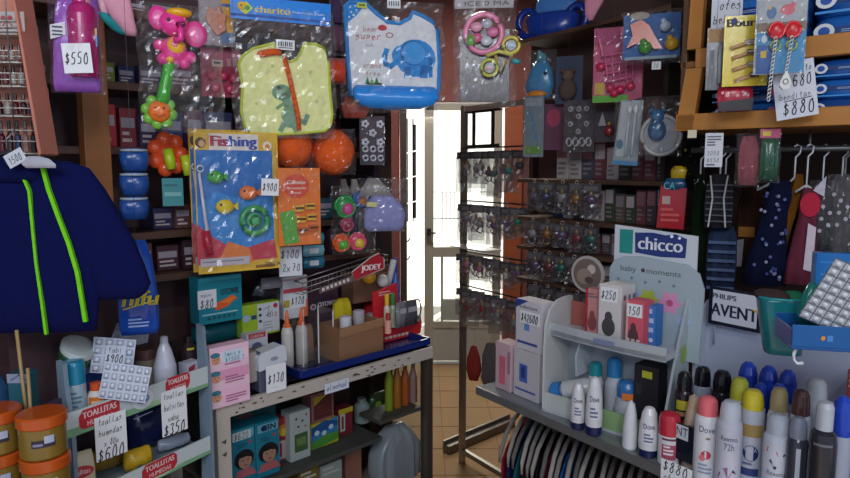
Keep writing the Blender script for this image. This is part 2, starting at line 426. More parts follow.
# ================================================================== left shelving against the wall
def along(p, q):
    p, q = Vector(p), Vector(q); d = q - p
    return d.length, math.degrees(math.atan2(d.y, d.x))
WD = '54382c:w'
t = thing('open_shelving', 'dark brown open shelving along the wall behind the hanging toys', 'shelving', (-1.35, 1.15, 0), 45)
LS = 1.512
b = MB(); b.box(LS / 2, .02 - .03, 0, LS, .02, 2.3, '5a4042:w'); t_back = b.build('back_panel', t)
SHZ = (1.237, 1.345, 1.55, 1.70, 1.87, 2.06)
for zz in SHZ:
    b = MB(); b.box(LS / 2, -.105, zz - .018, LS, .17, .018, WD); b.build('shelf_board', t, .001)
for x in (.02, LS - .012):
    z0 = 0 if x < .1 else 1.24
    b = MB(); b.box(x, -.105, z0, .024, .172, 2.3 - z0, '33262a:w'); b.build('side_panel', t, .001)
pw = onp(97, 130, 2.17, -1); lx = ((pw.x + 1.35) + (pw.y - 1.15)) / math.sqrt(2)
b = MB(); b.box(lx, -.215, .95, .055, .04, 1.16, '8a5526:w'); b.build('wood_post', t, .002)
for i, (cc, z, ph) in enumerate(((1.96, 2.15, .0), (2.13, 2.15, .0))):
    t = thing('hanging_rod', ['thin steel ceiling rod the bibs hang from, nearer the counter edge', 'thin steel ceiling rod behind the bibs, close to the shelving'][i], 'rod', (0, cc, 0))
    b = MB(); b.tube([(-1.05, -1.05, z), (.08, .08, z)], .006, '8a8c90:m', 8); b.build('rod', t)
    for x in (-1.0, 0.03):
        b = MB(); b.tube([(x, x, z), (x, x, 2.8)], .004, '8a8c90:m'); b.build('ceiling_stay', t)

# ================================================================== left glass counter
CTOP = .95
A = atz(216, 407, CTOP); B = atz(433, 347, CTOP)
CL, CANG = along(A, B); CA = A
CM = -(B.y - A.y) / (B.x - A.x); CC = A.y + CM * A.x           # its front plane Y + mX = c
def cplane(v): return CC + v * math.sqrt(1 + CM * CM)          # the plane v metres behind the front
cab = thing('glass_counter', 'worn cream framed glass counter with cosmetics boxes on its shelves', 'counter', (A.x, A.y, 0), CANG)
FR = 'b9b0a6'
CD = .315
b = MB(); b.box(CL / 2, .016, CTOP - .034, CL, .032, .034, FR)
for k in range(26):                                            # chipped paint
    x = random.uniform(.02, CL - .02); zz = CTOP - random.uniform(.006, .03); q = random.uniform(.003, .012)
    b.poly([(x - q, zz), (x, zz - .003), (x + q * .8, zz - .001), (x + q * .3, zz + .002)], -.0006, '4c4038')
b.build('front_rail', cab)
for x, y in ((.018, .016), (CL - .012, .016), (.018, CD - .016), (CL - .012, CD - .016)):
    b = MB(); b.box(x, y, 0, .034 if x < .1 else .024, .032, CTOP - .034, FR if x < .1 else '6b6258:m')
    if x < .1 and y < .1:
        for k in range(10):
            zz = random.uniform(.6, .9); b.poly([(x - .008, zz), (x + .002, zz - .008), (x + .006, zz + .004)], -.0006, '4c4038')
    b.build('post', cab, .001)
b = MB(); b.box(CL / 2, CD / 2, CTOP - .012, CL - .004, CD - .02, .012, '26262a:g'); b.build('counter_top', cab)
b = MB(); b.box(CL * .38, CD - .012, .05, CL * .72, .012, .86, '3b3431:w'); b.build('back_panel', cab)
b = MB(); b.box(CL / 2, .016, .05, CL, .03, .03, FR); b.build('bottom_rail', cab)
SH1, SH2 = .705, .50
for zz in (SH1, SH2):
    ln = CL - .07 if zz == SH2 else CL * .70
    b = MB(); b.box(.035 + ln / 2, .165, zz - .012, ln, .26, .012, '4b443e:w' if zz == SH2 else '5a5550'); b.build('shelf_board', cab)
b = MB(); b.box(CL * .86, .085, .742, CL * .24, .10, .011, '5a5550'); b.build('shelf_board', cab)
b = MB(); b.box(CL / 2, .008, .08, CL - .07, .003, CTOP - .034 - .08, 'eef2f2:k'); b.build('glass_pane', cab)
# blue tray running along the counter top
u0, u1 = .35, 1.0
b = MB(); x0 = CL * u0; x1 = CL * u1 + .01; xm = (x0 + x1) / 2
b.box(xm, .165, CTOP + .001, x1 - x0, .28, .006, '101f5c:g'); b.box(xm, .028, CTOP + .001, x1 - x0, .008, .020, '14276e:g'); b.box(xm, .301, CTOP + .001, x1 - x0, .008, .026, '1d3698:g')
for x in (x0, x1): b.box(x, .165, CTOP + .001, .008, .28, .022, '14276e:g')
solo(b, 'display_tray', 'long shallow blue tray on top of the cream framed glass counter', 'tray', (A.x, A.y, 0), CANG, bevel=.001)
TZ = CTOP + .008                                                # standing level inside the tray

# ================================================================== counter on the other side, with clothes under it
RTOP = .88
A = atz(478, 386, RTOP); B = atz(696, 480, RTOP)
RL, RANG = along(A, B); RA = A
RM = -(B.y - A.y) / (B.x - A.x); RC = A.y + RM * A.x
def rplane(v): return RC + v * math.sqrt(1 + RM * RM)
RL2 = RL + .55
rc = thing('shop_counter', 'grey topped shop counter with a rail of childrens clothes beneath it', 'counter', (A.x, A.y, 0), RANG)
b = MB(); b.box(RL2 / 2, .25, RTOP - .012, RL2, .5, .012, '7c8286:g'); b.build('counter_top', rc)
b = MB(); b.box(RL2 / 2, -.004, RTOP - .022, RL2, .008, .022, '9b9b9c:m'); b.build('front_edge', rc)
for x, y in ((.02, .46), (RL2 - .02, .46), (RL2 - .02, .04), (RL2 * .5, .47)):
    b = MB(); b.box(x, y, 0, .03, .03, RTOP - .012, '6d6a68:m'); b.build('post', rc)
b = MB(); b.tube([(.0, .15, RTOP - .07), (RL2, .15, RTOP - .07)], .009, '8b8d90:m', 8); b.build('clothes_rail', rc)
b = MB()
for x in (.003, RL + .025, RL2 - .03): b.tube([(x, .15, RTOP - .012), (x, .15, RTOP - .075)], .005, '8b8d90:m')
b.build('rail_bracket', rc)
b = MB(); b.box(RL2 / 2, .485, .05, RL2, .012, RTOP - .08, '2b2526:w'); b.build('back_panel', rc)

# ================================================================== wooden shelf with nappy packs
WM = .81; WC = 2.1
P0 = onp(675, 131, WC, WM); P1 = onp(960, 118, WC, WM)
WL, WANG = along((P0.x, P0.y, 0), (P1.x, P1.y, 0)); WZ = P0.z
wz = lambda py, px=690: onp(px, py, WC, WM).z
wsh = thing('wooden_shelf', 'honey coloured wooden shelf holding blue nappy packs, hung from the ceiling', 'shelf', (P0.x, P0.y, 0), WANG)
WO = 'b5772c:w'
zl, zm, zt = WZ, wz(60), wz(-40)
HL = .040
def wb(name, *a):
    b = MB(); b.box(*a); b.build(name, wsh, .002)
wb('lower_rail', WL / 2, .012, zl, WL, .024, HL, WO)
wb('middle_rail', WL / 2 + .02, .012, zm - .02, WL - .04, .024, .045, WO)
wb('upper_rail', WL / 2 + .03, .012, zt, WL, .024, .04, WO)
b = MB(); b.prism([(.0, zl), (.04, zl), (.058, zm - .02), (.02, zm - .02)], 0, .024, WO); b.build('stile', wsh, .002)
b = MB(); b.prism([(.02, zm + .025), (.052, zm + .025), (.056, zt), (.026, zt)], 0, .024, WO); b.build('stile', wsh, .002)
WDP = .30
wb('bottom_board', WL / 2, .02 + WDP / 2, zl + .0, WL, WDP, .016, '8a5a26:w')
wb('middle_board', WL / 2, .02 + WDP / 2, zm - .016, WL, WDP, .016, '8a5a26:w')
wb('back_panel', WL / 2, .03 + WDP, zl, WL, .014, zt - zl, '3a2a20:w')
wb('side_panel', .008, .02 + WDP / 2, zl, .014, WDP, zt - zl, '5a3a1c:w')
for x in (.02, WL - .04): wb('ceiling_post', x, .03 + WDP, zt - .1, .03, .03, 2.8 - zt + .1, WO)
b = MB(); b.tube([(.0, .14, zl - .045), (WL, .14, zl - .045)], .007, '6f7276:m', 8); b.build('clothes_rail', wsh)
b = MB()
for x in (.06, WL * .5, WL - .05): b.tube([(x, .14, zl), (x, .14, zl - .045)], .004, '6f7276:m')
b.build('rail_bracket', wsh)
def wloc(u, v, z):
    a = math.radians(WANG); return Vector((P0.x + u * math.cos(a) - v * math.sin(a), P0.y + u * math.sin(a) + v * math.cos(a), z))
# ================================================================== hanging on the ceiling rods, over the glass counter
def H(name, label, cat, x0, y0, x1, y1, c, rz=25, **kw):
    return Thing(name, label, cat, x0, y0, x1, y1, c=c, m=-1.0, rz=rz, **kw)
def card(t, x0, y0, x1, y1, col, art=None, th=.6, name='card', y=0, back=None):
    b = t.mb(); b.box((x0 + x1) / 2, y + th / 2, y1, x1 - x0, th, -(y1 - y0), col)
    if art: art(b, y - .25)
    return t.part(b, name)

# --- yellow bib with a dinosaur, under a blue printed header
t = H('baby_bib', 'pale yellow bib with a green dinosaur and orange strip in a clear bag', 'bib', 238, 8, 336, 138, 2.0, 22)
pts = [(246, 128), (243, 112), (245, 88), (242, 66), (246, 58), (256, 50), (268, 46), (276, 43), (280, 50), (284, 57), (291, 61), (298, 58), (303, 50), (306, 42), (318, 41), (328, 46), (331, 60), (332, 90), (334, 112), (332, 124), (326, 130), (300, 133), (270, 135), (253, 135)]
b = t.mb(); b.prism(pts, 0, 3, 'eef0a6:f')
bp = t.mb(); bp.tube([(x, 0, z) for x, z in pts], 1.5, 'c3cf4a:f', 6, True); t.part(bp, 'piping')
b.disc(283, 92, 10, -.3, '6f9a78:f', 8); b.disc(280, 88, 2, -.5, '1c2a22')
b.stroke([(286, 96), (290, 108), (288, 124)], 9, -.3, '7fa686:f'); b.disc(291, 115, 9, -.35, '7fa686:f', 10); b.stroke([(296, 118), (305, 122), (308, 115)], 5, -.3, '7fa686:f')
b.stroke([(284, 124), (281, 130)], 5, -.3, '7fa686:f'); b.stroke([(293, 123), (296, 130)], 5, -.3, '7fa686:f'); b.stroke([(283, 104), (278, 108)], 3, -.3, '7fa686:f')
for x, z in ((274, 66), (312, 70), (318, 100), (258, 104)): b.disc(x, z, 1.6, -.3, 'c9cf7a:f')
t.part(b, 'bib_cloth')
b = t.mb(); b.tube([(264, -2, 55), (272, -3, 53), (281, -3, 52), (286, -3, 58), (290, -3, 75), (294, -3, 95), (298, -2.5, 115), (299, -2, 130)], [3.5, 3.5, 3.2, 2.4, 2.4, 2.4, 2.4, 2.2], 'e2622a:f', 8)
b.ball(264, -2, 55, 4.5, 2.5, 3.5, 'e8703a:f')
for k in range(9): b.box(289 + k * 1.1, -5.3, 72 + k * 6.4, 3.4, .5, 1.0, 'c24a1c:f')
t.part(b, 'orange_strip')
b = t.mb(); b.box(287, -3.6, 50, 18, .5, -10, 'eceef0:p')
for k in range(7): b.rect(280 + k * 2.1, 42, 281 + k * 2.1 + (k % 2) * .4, 46.5, -4, '333338')
b.rect(280, 47.5, 294, 48.4, -4, '555558'); t.part(b, 'price_tag')
def hdr(b, y):
    b.rect(236, 17, 334, 19.5, y, '1453a8'); b.poly([(242, 11), (251, 5), (257, 11), (250, 18)], y, 'd8e34a'); b.ball(247, y, 9.5, 4.5, .5, 4.2, 'e8b83c'); b.disc(252, 11, 2.4, y - .6, '4aa84a'); b.disc(246, 9, .8, y - .6, '222')
    b.text('charito', 276, 14.5, 6.5, y, 'f3dd6a', w=34, bold=.3); b.text('Productos para el bebe', 311, 12.5, 2.4, y, 'dfeaf8', w=32)
card(t, 236, 0, 334, 22, '2488e6:g', hdr, name='header_card'); t.bag(ex=2, ey=0, bulge=6, ph=.6); t.thread(x=285, y=4)

# --- white bib with a blue elephant and a puffy blue pocket
t = H('baby_bib', 'white bib with a blue elephant and blue pocket in a clear bag', 'bib', 346, 4, 441, 110, 2.03, 12)
pts = [(351, 96), (349, 60), (347, 8), (352, 4), (366, 4), (377, 14), (388, 22), (400, 23), (410, 17), (413, 11), (422, 14), (433, 20), (438, 28), (440, 60), (439, 88), (434, 100), (420, 106), (390, 108), (362, 105)]
b = t.mb(); b.prism(pts, 0, 3, 'eceef2:f'); bp = t.mb(); bp.tube([(x, 0, z) for x, z in pts], 2.2, '3a94e0:f', 6, True); t.part(bp, 'piping')
b.poly([(348, 6), (367, 5), (359, 16), (350, 24)], -.3, '3a94e0:f')
for x, z in ((352, 9), (357, 8), (362, 7), (353, 14), (358, 12), (351, 19), (355, 17)): b.disc(x, z, .9, -.5, 'e8f2fa:f')
E = '3b97e2:f'
b.disc(416, 57, 20, -.4, E, 19); b.disc(403, 55, 11, -.35, E, 11); b.rect(404, 66, 411, 78, -.4, E); b.rect(420, 64, 428, 77, -.4, E); b.rect(429, 56, 433, 76, -.4, E)
b.stroke([(398, 60), (391, 66), (386, 64), (385, 56), (387, 50)], 5, -.3, E); b.disc(413, 52, 13, -.5, '2a78c0:f', 13); b.disc(414, 52, 11.5, -.6, '4fa6ee:f', 11.5); b.disc(403, 56, 1.2, -.6, '10243c')
b.rect(405, 75, 410, 78, -.7, 'dce8f2:f')
b.hand('bear', 372, 32, 5, -.4, 'c4383c:f'); b.hand('super', 370, 40, 7, -.4, 'c4383c:f'); b.hand('baby', 372, 47, 3.5, -.4, '8b8b95:f'); b.disc(383, 28, 4.5, -.35, 'd0474a:f', 3); b.ring(390, -.4, 35, 3.4, .5, 'd98a8c:f', n=12, k=4, rz=2.4)
b.hand('grand', 373, 68, 5, -.4, 'b84a52:f'); b.hand('free', 374, 76, 5, -.4, 'b84a52:f')
for x in (368, 372, 377): b.poly([(x - 2.4, 84), (x + 2.4, 84), (x, 77)], -.35, '3c8a48:f')
b.rect(367, 83, 382, 85, -.4, '2b5a34:f'); t.part(b, 'bib_cloth')
b = t.mb(); b.loft([(86, 356, 434, 4, -2), (90, 353, 438, 9, -4), (97, 353, 439, 12, -5), (104, 358, 434, 10, -4), (109, 370, 420, 3, -1)], '2f95f0:g', fold=.5, k=6); t.part(b, 'pocket')
b = t.mb(); b.box(363, -2.6, 10, 9, .5, -5, 'd3e04a:p'); b.rect(360, 6.5, 366, 8.5, -3, '6a7030'); b.box(394, -2.6, 9, 13, .5, -9, 'eceef0:p')
for k in range(5): b.rect(389 + k * 2.2, 2, 390 + k * 2.2, 6.5, -3, '333338')
t.part(b, 'price_tag'); t.bag(ex=3, ey=3, bulge=13, ph=2.2); t.thread(x=396, y=2)

# --- rattle with a pink elephant and a flower, in its bag
t = H('toy_rattle', 'pink elephant rattle on a green handle with flower base, in a clear bag', 'rattle', 140, 2, 216, 124, 2.0, 25)
PK = 'f0429c:g'
b = t.mb(); b.ball(171, -7, 20, 15, 10, 12, PK); t.part(b, 'elephant_head')
h_ = b
for x, z, rx, rz_ in ((157, 15, 10, 12), (193, 28, 12, 13)):
    b = t.mb(); b.ball(x, -5, z, rx, 4, rz_, PK); b.ball(x, -8, z + 1, rx * .68, 2.2, rz_ * .68, 'f77ab8:g'); t.part(b, 'ear')
b = t.mb(); b.tube([(176, -15, 22), (178, -20, 28), (177, -20, 36), (170, -18, 39)], [4.5, 4, 3.4, 2.6], PK, 10); t.part(b, 'trunk')
b = t.mb(); b.ball(177, -10, 9.5, 13, 8, 5, 'f3b52c:g'); t.part(b, 'cap')
b = t.mb()
for x, z in ((166, 18), (180, 21)): b.ball(x, -16.5, z, 1.8, 1, 2, '20181c:g')
t.part(b, 'eyes')
b = t.mb(); b.ball(171, -6, 46, 13, 9, 14, PK)
for x, z in ((157, 42), (186, 52), (160, 55), (180, 58)): b.ball(x, -7, z, 6.5, 6, 6, PK)
t.part(b, 'elephant_body')
b = t.mb(); b.ball(172, -8, 43, 10, 9, 10, 'f6bb33:g'); b.ball(171, -16.8, 41, 3.4, 1.2, 3.4, 'f28aa8:g'); b.ball(166, -8, 56, 5, 7, 4, 'f6bb33:g'); t.part(b, 'yellow_shirt')
b = t.mb(); b.tube([(166, -5, 58), (163, -5, 72), (160, -5, 86), (157, -5, 98)], [6, 5.6, 6.2, 7], '43b83a:g', 12)
b.tube([(165, -10.5, 62), (161, -11, 84)], 1.4, '6ed85c:g'); t.part(b, 'handle')
b = t.mb()
for k in range(8):
    a = k * PI / 4 + .2; b.ball(154 + 12.5 * math.cos(a), -4, 107 + 12.5 * math.sin(a), 5.6, 3.4, 5.6, '7cc043:g')
t.part(b, 'petals')
b = t.mb(); b.ball(154, -7, 107, 11, 5, 11, 'f07a2a:g')
b.stroke([(149, 110), (154, 113), (159, 110)], 1, -12.2, '9a3a12'); b.disc(150, 104, 1.1, -12.2, '5c2410'); b.disc(158, 104, 1.1, -12.2, '5c2410'); t.part(b, 'flower_face')
t.bag(ex=4, ey=3, bulge=16, ph=1.1); t.thread(x=178, y=0); t.o.location += Vector((.013, 0, -.012))

# --- bottle in a purple bag
t = H('bagged_bottle', 'magenta bottle in a glossy purple bag with a handwritten price', 'bottle', 54, -4, 104, 92, 1.93, 20)
b = t.mb(); b.loft([(92, 55, 101, 3), (84, 54, 102, 12), (50, 56, 102, 20), (10, 60, 103, 20), (-4, 64, 103, 14)], '9c5cc0:g', fold=1.2, k=6); t.part(b, 'purple_bag')
b = t.mb(); b.lathe([(13.5, 78), (15, 74), (15, 16), (13, 8), (9, 4), (9, -2)], 'b2246e:g', 87, -6, n=20); b.lathe([(9, 6), (10, -4), (8, -12)], 'd9a0b4:g', 88, -5); t.part(b, 'bottle')
b = t.mb(); b.poly([(56, 28), (71, 24), (71, 37), (56, 42)], -10.5, 'e3e5ea:p')
for z in (29, 33, 36.5): b.rect(58, z, 68, z + 1.6, -11, '3a3a5a')
b.poly([(98, 30), (102, 29), (102, 47), (96, 47)], -12.5, '4aa8d8'); b.poly([(98, 30), (102, 29), (102, 36), (98, 37)], -12.8, 'd8c24a'); t.part(b, 'printed_label')
t.price(69, 47, 97, 76, [('$550', 11, 24)], y=-24, tilt=4); t.thread(x=84, y=-4)
t.bag('c8a0e8:c', ex=2, ey=2, bulge=24, ph=3)

# --- pink soft toy with teal, cropped by the frame's top
t = H('plush_toy', 'dusty pink plush toy with teal trim hanging above the shelf boxes', 'toy', 100, -14, 138, 44, 2.06, 22)
b = t.mb(); b.loft([(-14, 100, 130, 14), (4, 104, 134, 18), (18, 112, 136, 16), (30, 122, 138, 11), (35, 127, 137, 5)], 'e7a6bd:f', fold=.8, k=3); t.part(b, 'body')
b = t.mb(); b.loft([(-10, 99, 108, 8), (8, 101, 109, 9), (18, 104, 110, 4)], 'ecb4c8:f'); t.part(b, 'leg')
b = t.mb(); b.loft([(14, 100, 108, 8), (22, 104, 118, 10), (30, 112, 126, 7), (34, 120, 128, 3)], '2f9aa0:f'); t.part(b, 'teal_trim')
t.thread(x=118, y=-12); 

# --- cards hanging behind the elephant rattle
t = H('toy_card', 'clear pack with an orange hand shaped toy on a yellow backed card', 'toy', 200, -6, 236, 46, 2.16, 25)
def a1(b, y):
    b.rect(201, -6, 222, 45, y, 'a59aa0'); b.poly([(222, -6), (234, -6), (234, 34), (228, 36), (226, 14), (223, 8)], y - .2, 'e0a532'); b.rect(223, 3, 233, 6, y - .5, '3b64a8')
    b.poly([(221, 34), (234, 31), (234, 42), (219, 43)], y - .3, '5678a4')
card(t, 200, -6, 235, 46, '8b8087', a1)
b = t.mb(); b.prism([(206, 20), (210, 8), (216, 12), (219, 6), (222, 13), (228, 14), (225, 22), (226, 30), (217, 36), (212, 30)], -4, -1, 'd08468:g'); t.part(b, 'hand_toy', .001)
t.thread(x=218, y=-4); t.bag(ex=1, ey=1, bulge=6, ph=4)
t = H('toy_card', 'crimson blister pack of pink shapes beside the yellow dinosaur bib', 'toy', 202, 48, 241, 97, 2.2, 25)
def a2(b, y):
    b.rect(203, 50, 240, 66, y, 'a4506a'); b.rect(213, 60, 224, 67, y - .2, 'c9b4a8'); b.rect(215, 62, 222, 64, y - .4, '444444')
    for x in (228, 234): b.rect(x, 58, x + 4, 66, y - .2, 'b88a90')
card(t, 202, 48, 241, 97, 'a12d4c', a2)
b = t.mb()
for x, z in ((212, 76), (224, 76), (234, 78), (216, 88), (230, 89)): b.ball(x, -2.5, z, 5, 3, 5, 'cc3d66:g')
t.part(b, 'pink_shapes'); t.thread(x=222, y=50)

# --- fishing games on yellow and blue cards
def fishing(label, dx, dz, c, ph):
    t = H('fishing_game', label, 'toy', 196 + dx, 132 + dz, 278 + dx, 271 + dz, c, 32, group='fishing games on blue and yellow cards')
    X = lambda v: v + dx
    Z = lambda v: v + dz
    def art(b, y):
        b.rect(X(197), Z(150), X(272), Z(256), y, '1f6fbe'); b.poly([(X(197), Z(205)), (X(215), Z(190)), (X(240), Z(200)), (X(262), Z(188)), (X(272), Z(196)), (X(272), Z(256)), (X(197), Z(256))], y - .2, '2a86d2')
        b.poly([(X(196), Z(222)), (X(212), Z(236)), (X(234), Z(250)), (X(272), Z(240)), (X(275), Z(260)), (X(196), Z(262))], y - .3, 'c4384e'); b.poly([(X(214), Z(262)), (X(225), Z(240)), (X(246), Z(248)), (X(250), Z(262))], y - .4, 'e07a36')
        b.rect(X(210), Z(134), X(258), Z(150), y - .4, 'e3d9d2'); b.text('Fishing', X(234), Z(146), 10, y - .7, '2b4aa8', w=44, bold=.8); b.text('Fis', X(219), Z(146), 10, y - .9, 'c8324a', w=15, bold=.6)
        b.disc(X(202), Z(143), 5, y - .4, '5c4630'); b.disc(X(203), Z(144), 3, y - .6, 'd8a47a'); b.disc(X(267), Z(145), 4.5, y - .5, 'e8e0c8'); b.disc(X(267), Z(146), 2.6, y - .6, 'd07a3a')
        b.text('PESCA', X(270), Z(268), 4, y - .6, '3a2a10', w=16); b.rect(X(198), Z(256), X(246), Z(264), y - .5, 'bdb6c0'); b.rect(X(200), Z(259), X(240), Z(260), y - .8, '66667a'); b.rect(X(252), Z(266), X(272), Z(269), y - .5, '8a5a1c')
    card(t, 196 + dx, 132 + dz, 278 + dx, 271 + dz, 'ddb233', art, th=1)
    for i, (x, z, r, col, nm) in enumerate(((214, 176, 8, '3fa83c:g', 'green_fish'), (245, 192, 9, 'f07a34:g', 'orange_fish'), (222, 205, 9, 'e8c92e:g', 'yellow_fish'))):
        b = t.mb(); b.ball(X(x), -5, Z(z), r, 5, r * .8, col, 14, 8); b.prism([(X(x + r * .8), Z(z)), (X(x + r * 1.4), Z(z - 4)), (X(x + r * 1.4), Z(z + 4))], -6, -3, col); b.ball(X(x - r * .5), -8.6, Z(z - 2), 1.4, 1, 1.4, '18181c:g'); t.part(b, nm)
    b2 = t.mb(); b2.ring(X(251), -5, Z(220), 13, 3.2, '2f9a52:g', n=22); b2.ball(X(251), -3, Z(220), 8, 3, 8, '57b878:g'); b2.ring(X(251), -7, Z(220), 5, 1.2, '1d7a3e:g', n=14); t.part(b2, 'green_reel')
    b = t.mb(); b.tube([(X(199), -4, Z(172)), (X(203), -4, Z(215)), (X(207), -4, Z(250))], [1.4, 1.8, 2], 'c9c4d2:g'); b.tube([(X(203), -4, Z(228)), (X(206), -4, Z(252))], 4.2, 'b3243e:g', 8); b.ring(X(200), -5, Z(168), 3, .7, 'd8d8dc:g', n=12, k=5); t.part(b, 'fishing_rod')
    t.bag(ex=0, ey=-2, bulge=13 if not dx else 8, ph=ph); t.thread(x=237 + dx, y=134 + dz, top=2.14 if dx else 2.1); t.o.location += Vector((.010, 0, 0))
    return t
fishing('fishing game on a blue and yellow card, in front of its twin', 0, 0, 2.03, 1)
fishing('fishing game card mostly hidden behind its twin, showing a yellow edge', -5, -2, 2.10, 2)

# --- orange razor card with its price
t = H('razor_card', 'orange card of disposable razors with a red disc and small price', 'razors', 274, 168, 316, 245, 1.955, 32)
def a3(b, y):
    b.disc(292, 186, 13, y, 'd8452a', 12); b.text('Gillette', 292, 184, 4, y - .3, 'f2ead8', w=18, bold=.2); b.text('Prestobarba', 292, 189, 2.6, y - .3, 'f2ead8', w=19); b.text('Excel', 292, 193.5, 2.6, y - .3, 'f2ead8', w=9)
    b.poly([(275, 212), (289, 209), (294, 242), (279, 244)], y - .2, '5aa83c')
card(t, 274, 168, 316, 245, 'ea7a22:g', a3)
for i in range(3):
    for j in range(2):
        x, z = 293 + j * 11 + i * 1.6, 205 + i * 11 + (0 if j else 2)
        b = t.mb(); b.box(x, -2.5, z + 4, 9, 4, -6, 'e8b53c:g' if i < 2 else 'c8622a:g'); b.box(x, -5, z + 1.5, 8, 1.4, -2, '5a3a1c:g'); t.part(b, 'razor')
t.price(254, 178, 270, 194, [('$900', 7, 14)], y=-15, tilt=-3); t.thread(x=295, y=168); t.o.location += Vector((.014, 0, 0)); t.bag(ex=-1, ey=0, bulge=6, ph=.2)

# --- orange mesh balls
for i, (x, z, r, c) in enumerate(((291, 147, 21, 2.09), (333, 152, 21, 2.05))):
    t = H('bath_sponge', ['orange mesh bath sponge ball showing under the yellow bib', 'orange mesh bath sponge ball hanging beside the white flower pack'][i], 'sponge', x - r, z - r, x + r, z + r, c, 0)
    b = t.mb(); n, m = 28, 16; vs = []
    for j in range(m + 1):
        ph = PI * j / m
        for k in range(n):
            a = 2 * PI * k / n; rr = r * (1 + .05 * math.sin(7 * a + j * 1.1) * math.sin(ph) + .025 * math.sin(13 * a - 2 * j))
            vs.append((x + rr * math.sin(ph) * math.cos(a), rr * math.sin(ph) * math.sin(a), z - rr * 1.08 * math.cos(ph)))
    b.add(vs, [(j * n + k, j * n + (k + 1) % n, (j + 1) * n + (k + 1) % n, (j + 1) * n + k) for j in range(m) for k in range(n)], 'f2600f:f', True)
    t.part(b, 'mesh_ball')
    b = t.mb(); b.tube([(x - 4, 0, z - r * 1.0), (x - 3, 0, z - r - 9), (x + 3, 0, z - r - 9), (x + 4, 0, z - r)], 1, 'd04a14:f'); t.part(b, 'cord_loop'); t.thread(x=x, y=z - r - 8); t.bag(ex=2, ey=2, bulge=r + 3, ph=i)
# --- dark red things between the bibs
t = H('toy_pack', 'small red and orange toy pack in film between the two bibs', 'toy', 323, 58, 345, 84, 2.15, 20)
card(t, 324, 58, 346, 84, '8d3a38'); b = t.mb(); b.loft([(82, 325, 343, 6, -3), (72, 326, 345, 9, -4), (62, 328, 342, 6, -3)], 'd8482a:g'); t.part(b, 'toy'); t.thread(x=334, y=58)
t = H('sock_pack', 'dark plum pack of baby socks above the orange sponges', 'socks', 330, -8, 352, 56, 2.2, 20)
card(t, 330, -8, 352, 56, '3a2a3a'); b = t.mb()
for i, col in enumerate(('4a3a5a:f', '6a4458:f')): b.loft([(0 + i * 28, 333, 349, 5, -3), (14 + i * 28, 332, 350, 6, -3), (24 + i * 28, 334, 350, 5, -3)], col)
t.part(b, 'socks'); t.thread(x=341, y=-6)
t = H('toy_pack', 'red and pink soft toy in film just above the white flower pack', 'toy', 340, 88, 372, 118, 2.17, 20)
b = t.mb(); b.loft([(118, 344, 366, 6), (108, 341, 370, 12), (96, 346, 368, 10), (88, 350, 362, 5)], 'b8503c:f', fold=.8); t.part(b, 'toy'); t.thread(x=356, y=90); t.bag(ex=1, ey=1, bulge=9, ph=5)
# --- pack of white flower shapes
t = H('flower_pack', 'clear pack of white plastic flower pieces on a dark card', 'toy', 360, 116, 385, 165, 2.14, 20)
card(t, 360, 116, 385, 165, '4a3c48')
for i in range(3):
    for j in range(3):
        x, z = 365 + j * 7.4, 124 + i * 9
        if (i + j) % 2 == 0:
            b = t.mb()
            for k in range(5): b.ball(x + 2.4 * math.cos(k * 1.257), -2, z + 2.4 * math.sin(k * 1.257), 1.9, 1.5, 1.9, 'd6d4de:g', 8, 5)
            b.ball(x, -3.2, z, 1.2, .8, 1.2, '5a5468:g', 8, 5); t.part(b, 'flower_piece')
for i in range(2):
    for j in range(3):
        x, z = 365 + j * 7.6, 149 + i * 9
        b = t.mb(); b.ring(x, -2, z, 2.6, 1.1, 'cfcdd8:g', n=12, k=6); t.part(b, 'ring_piece')
t.bag(ex=0, ey=0, bulge=6, ph=2); t.thread(x=372, y=118)
# --- rattle bouquet, grey bag and lavender hat
t = H('rattle_set', 'bunch of round green, blue and orange rattles under the orange sponge', 'rattle', 334, 188, 374, 252, 2.12, 20)
for x, z, r, col, c2, nm in ((345, 206, 11, '2f9a4e:g', 'd84a92:g', 'green_rattle'), (361, 199, 8, '2f62b8:g', 'e8862c:g', 'blue_rattle'), (341, 242, 9, 'e2602a:g', '59b83c:g', 'orange_rattle'), (357, 241, 9, 'd84a6a:g', 'e8c22e:g', 'pink_rattle'), (347, 224, 7, 'a8405a:g', '8a2a44:g', 'plum_rattle')):
    b = t.mb(); b.ball(x, 0, z, r, r * .6, r, col)
    b.ring(x, -r * .3, z, r * .9, r * .16, col, n=18); b.ball(x + r * .2, -r * .42, z + r * .2, r * .55, r * .35, r * .55, c2); t.part(b, nm)
b = t.mb(); b.tube([(345, 0, 200), (352, 1, 218), (349, 1, 235), (341, 1, 242)], 1.2, '2f8a4a:g'); b.tube([(361, 0, 199), (356, 1, 220), (357, 1, 240)], 1.2, '3a3a6a:g'); t.part(b, 'cord')
t.thread(x=352, y=194); t.bag(ex=2, ey=2, bulge=10, ph=6)
t = H('baby_hat', 'lavender knitted baby hat in a clear bag near the doorway', 'hat', 358, 178, 408, 232, 2.0, 12)
b = t.mb(); b.loft([(231, 368, 401, 4), (226, 364, 404, 9), (215, 364, 406, 14), (205, 367, 402, 14), (197, 371, 394, 10), (193, 376, 388, 4)], '8f93c8:f', fold=.6, k=6); t.part(b, 'hat')
b = t.mb(); b.box(371, -9, 206, 10, .5, -4.5, 'd6cf84:p'); t.part(b, 'tag'); b = t.mb(); b.loft([(196, 358, 394, 5, -2), (188, 362, 388, 8, -2), (178, 368, 378, 5, -1)], 'a8a4a2:t', fold=.9); t.part(b, 'bag_top'); t.bag(ex=0, ey=0, bulge=14, ph=7); t.thread(x=372, y=178)
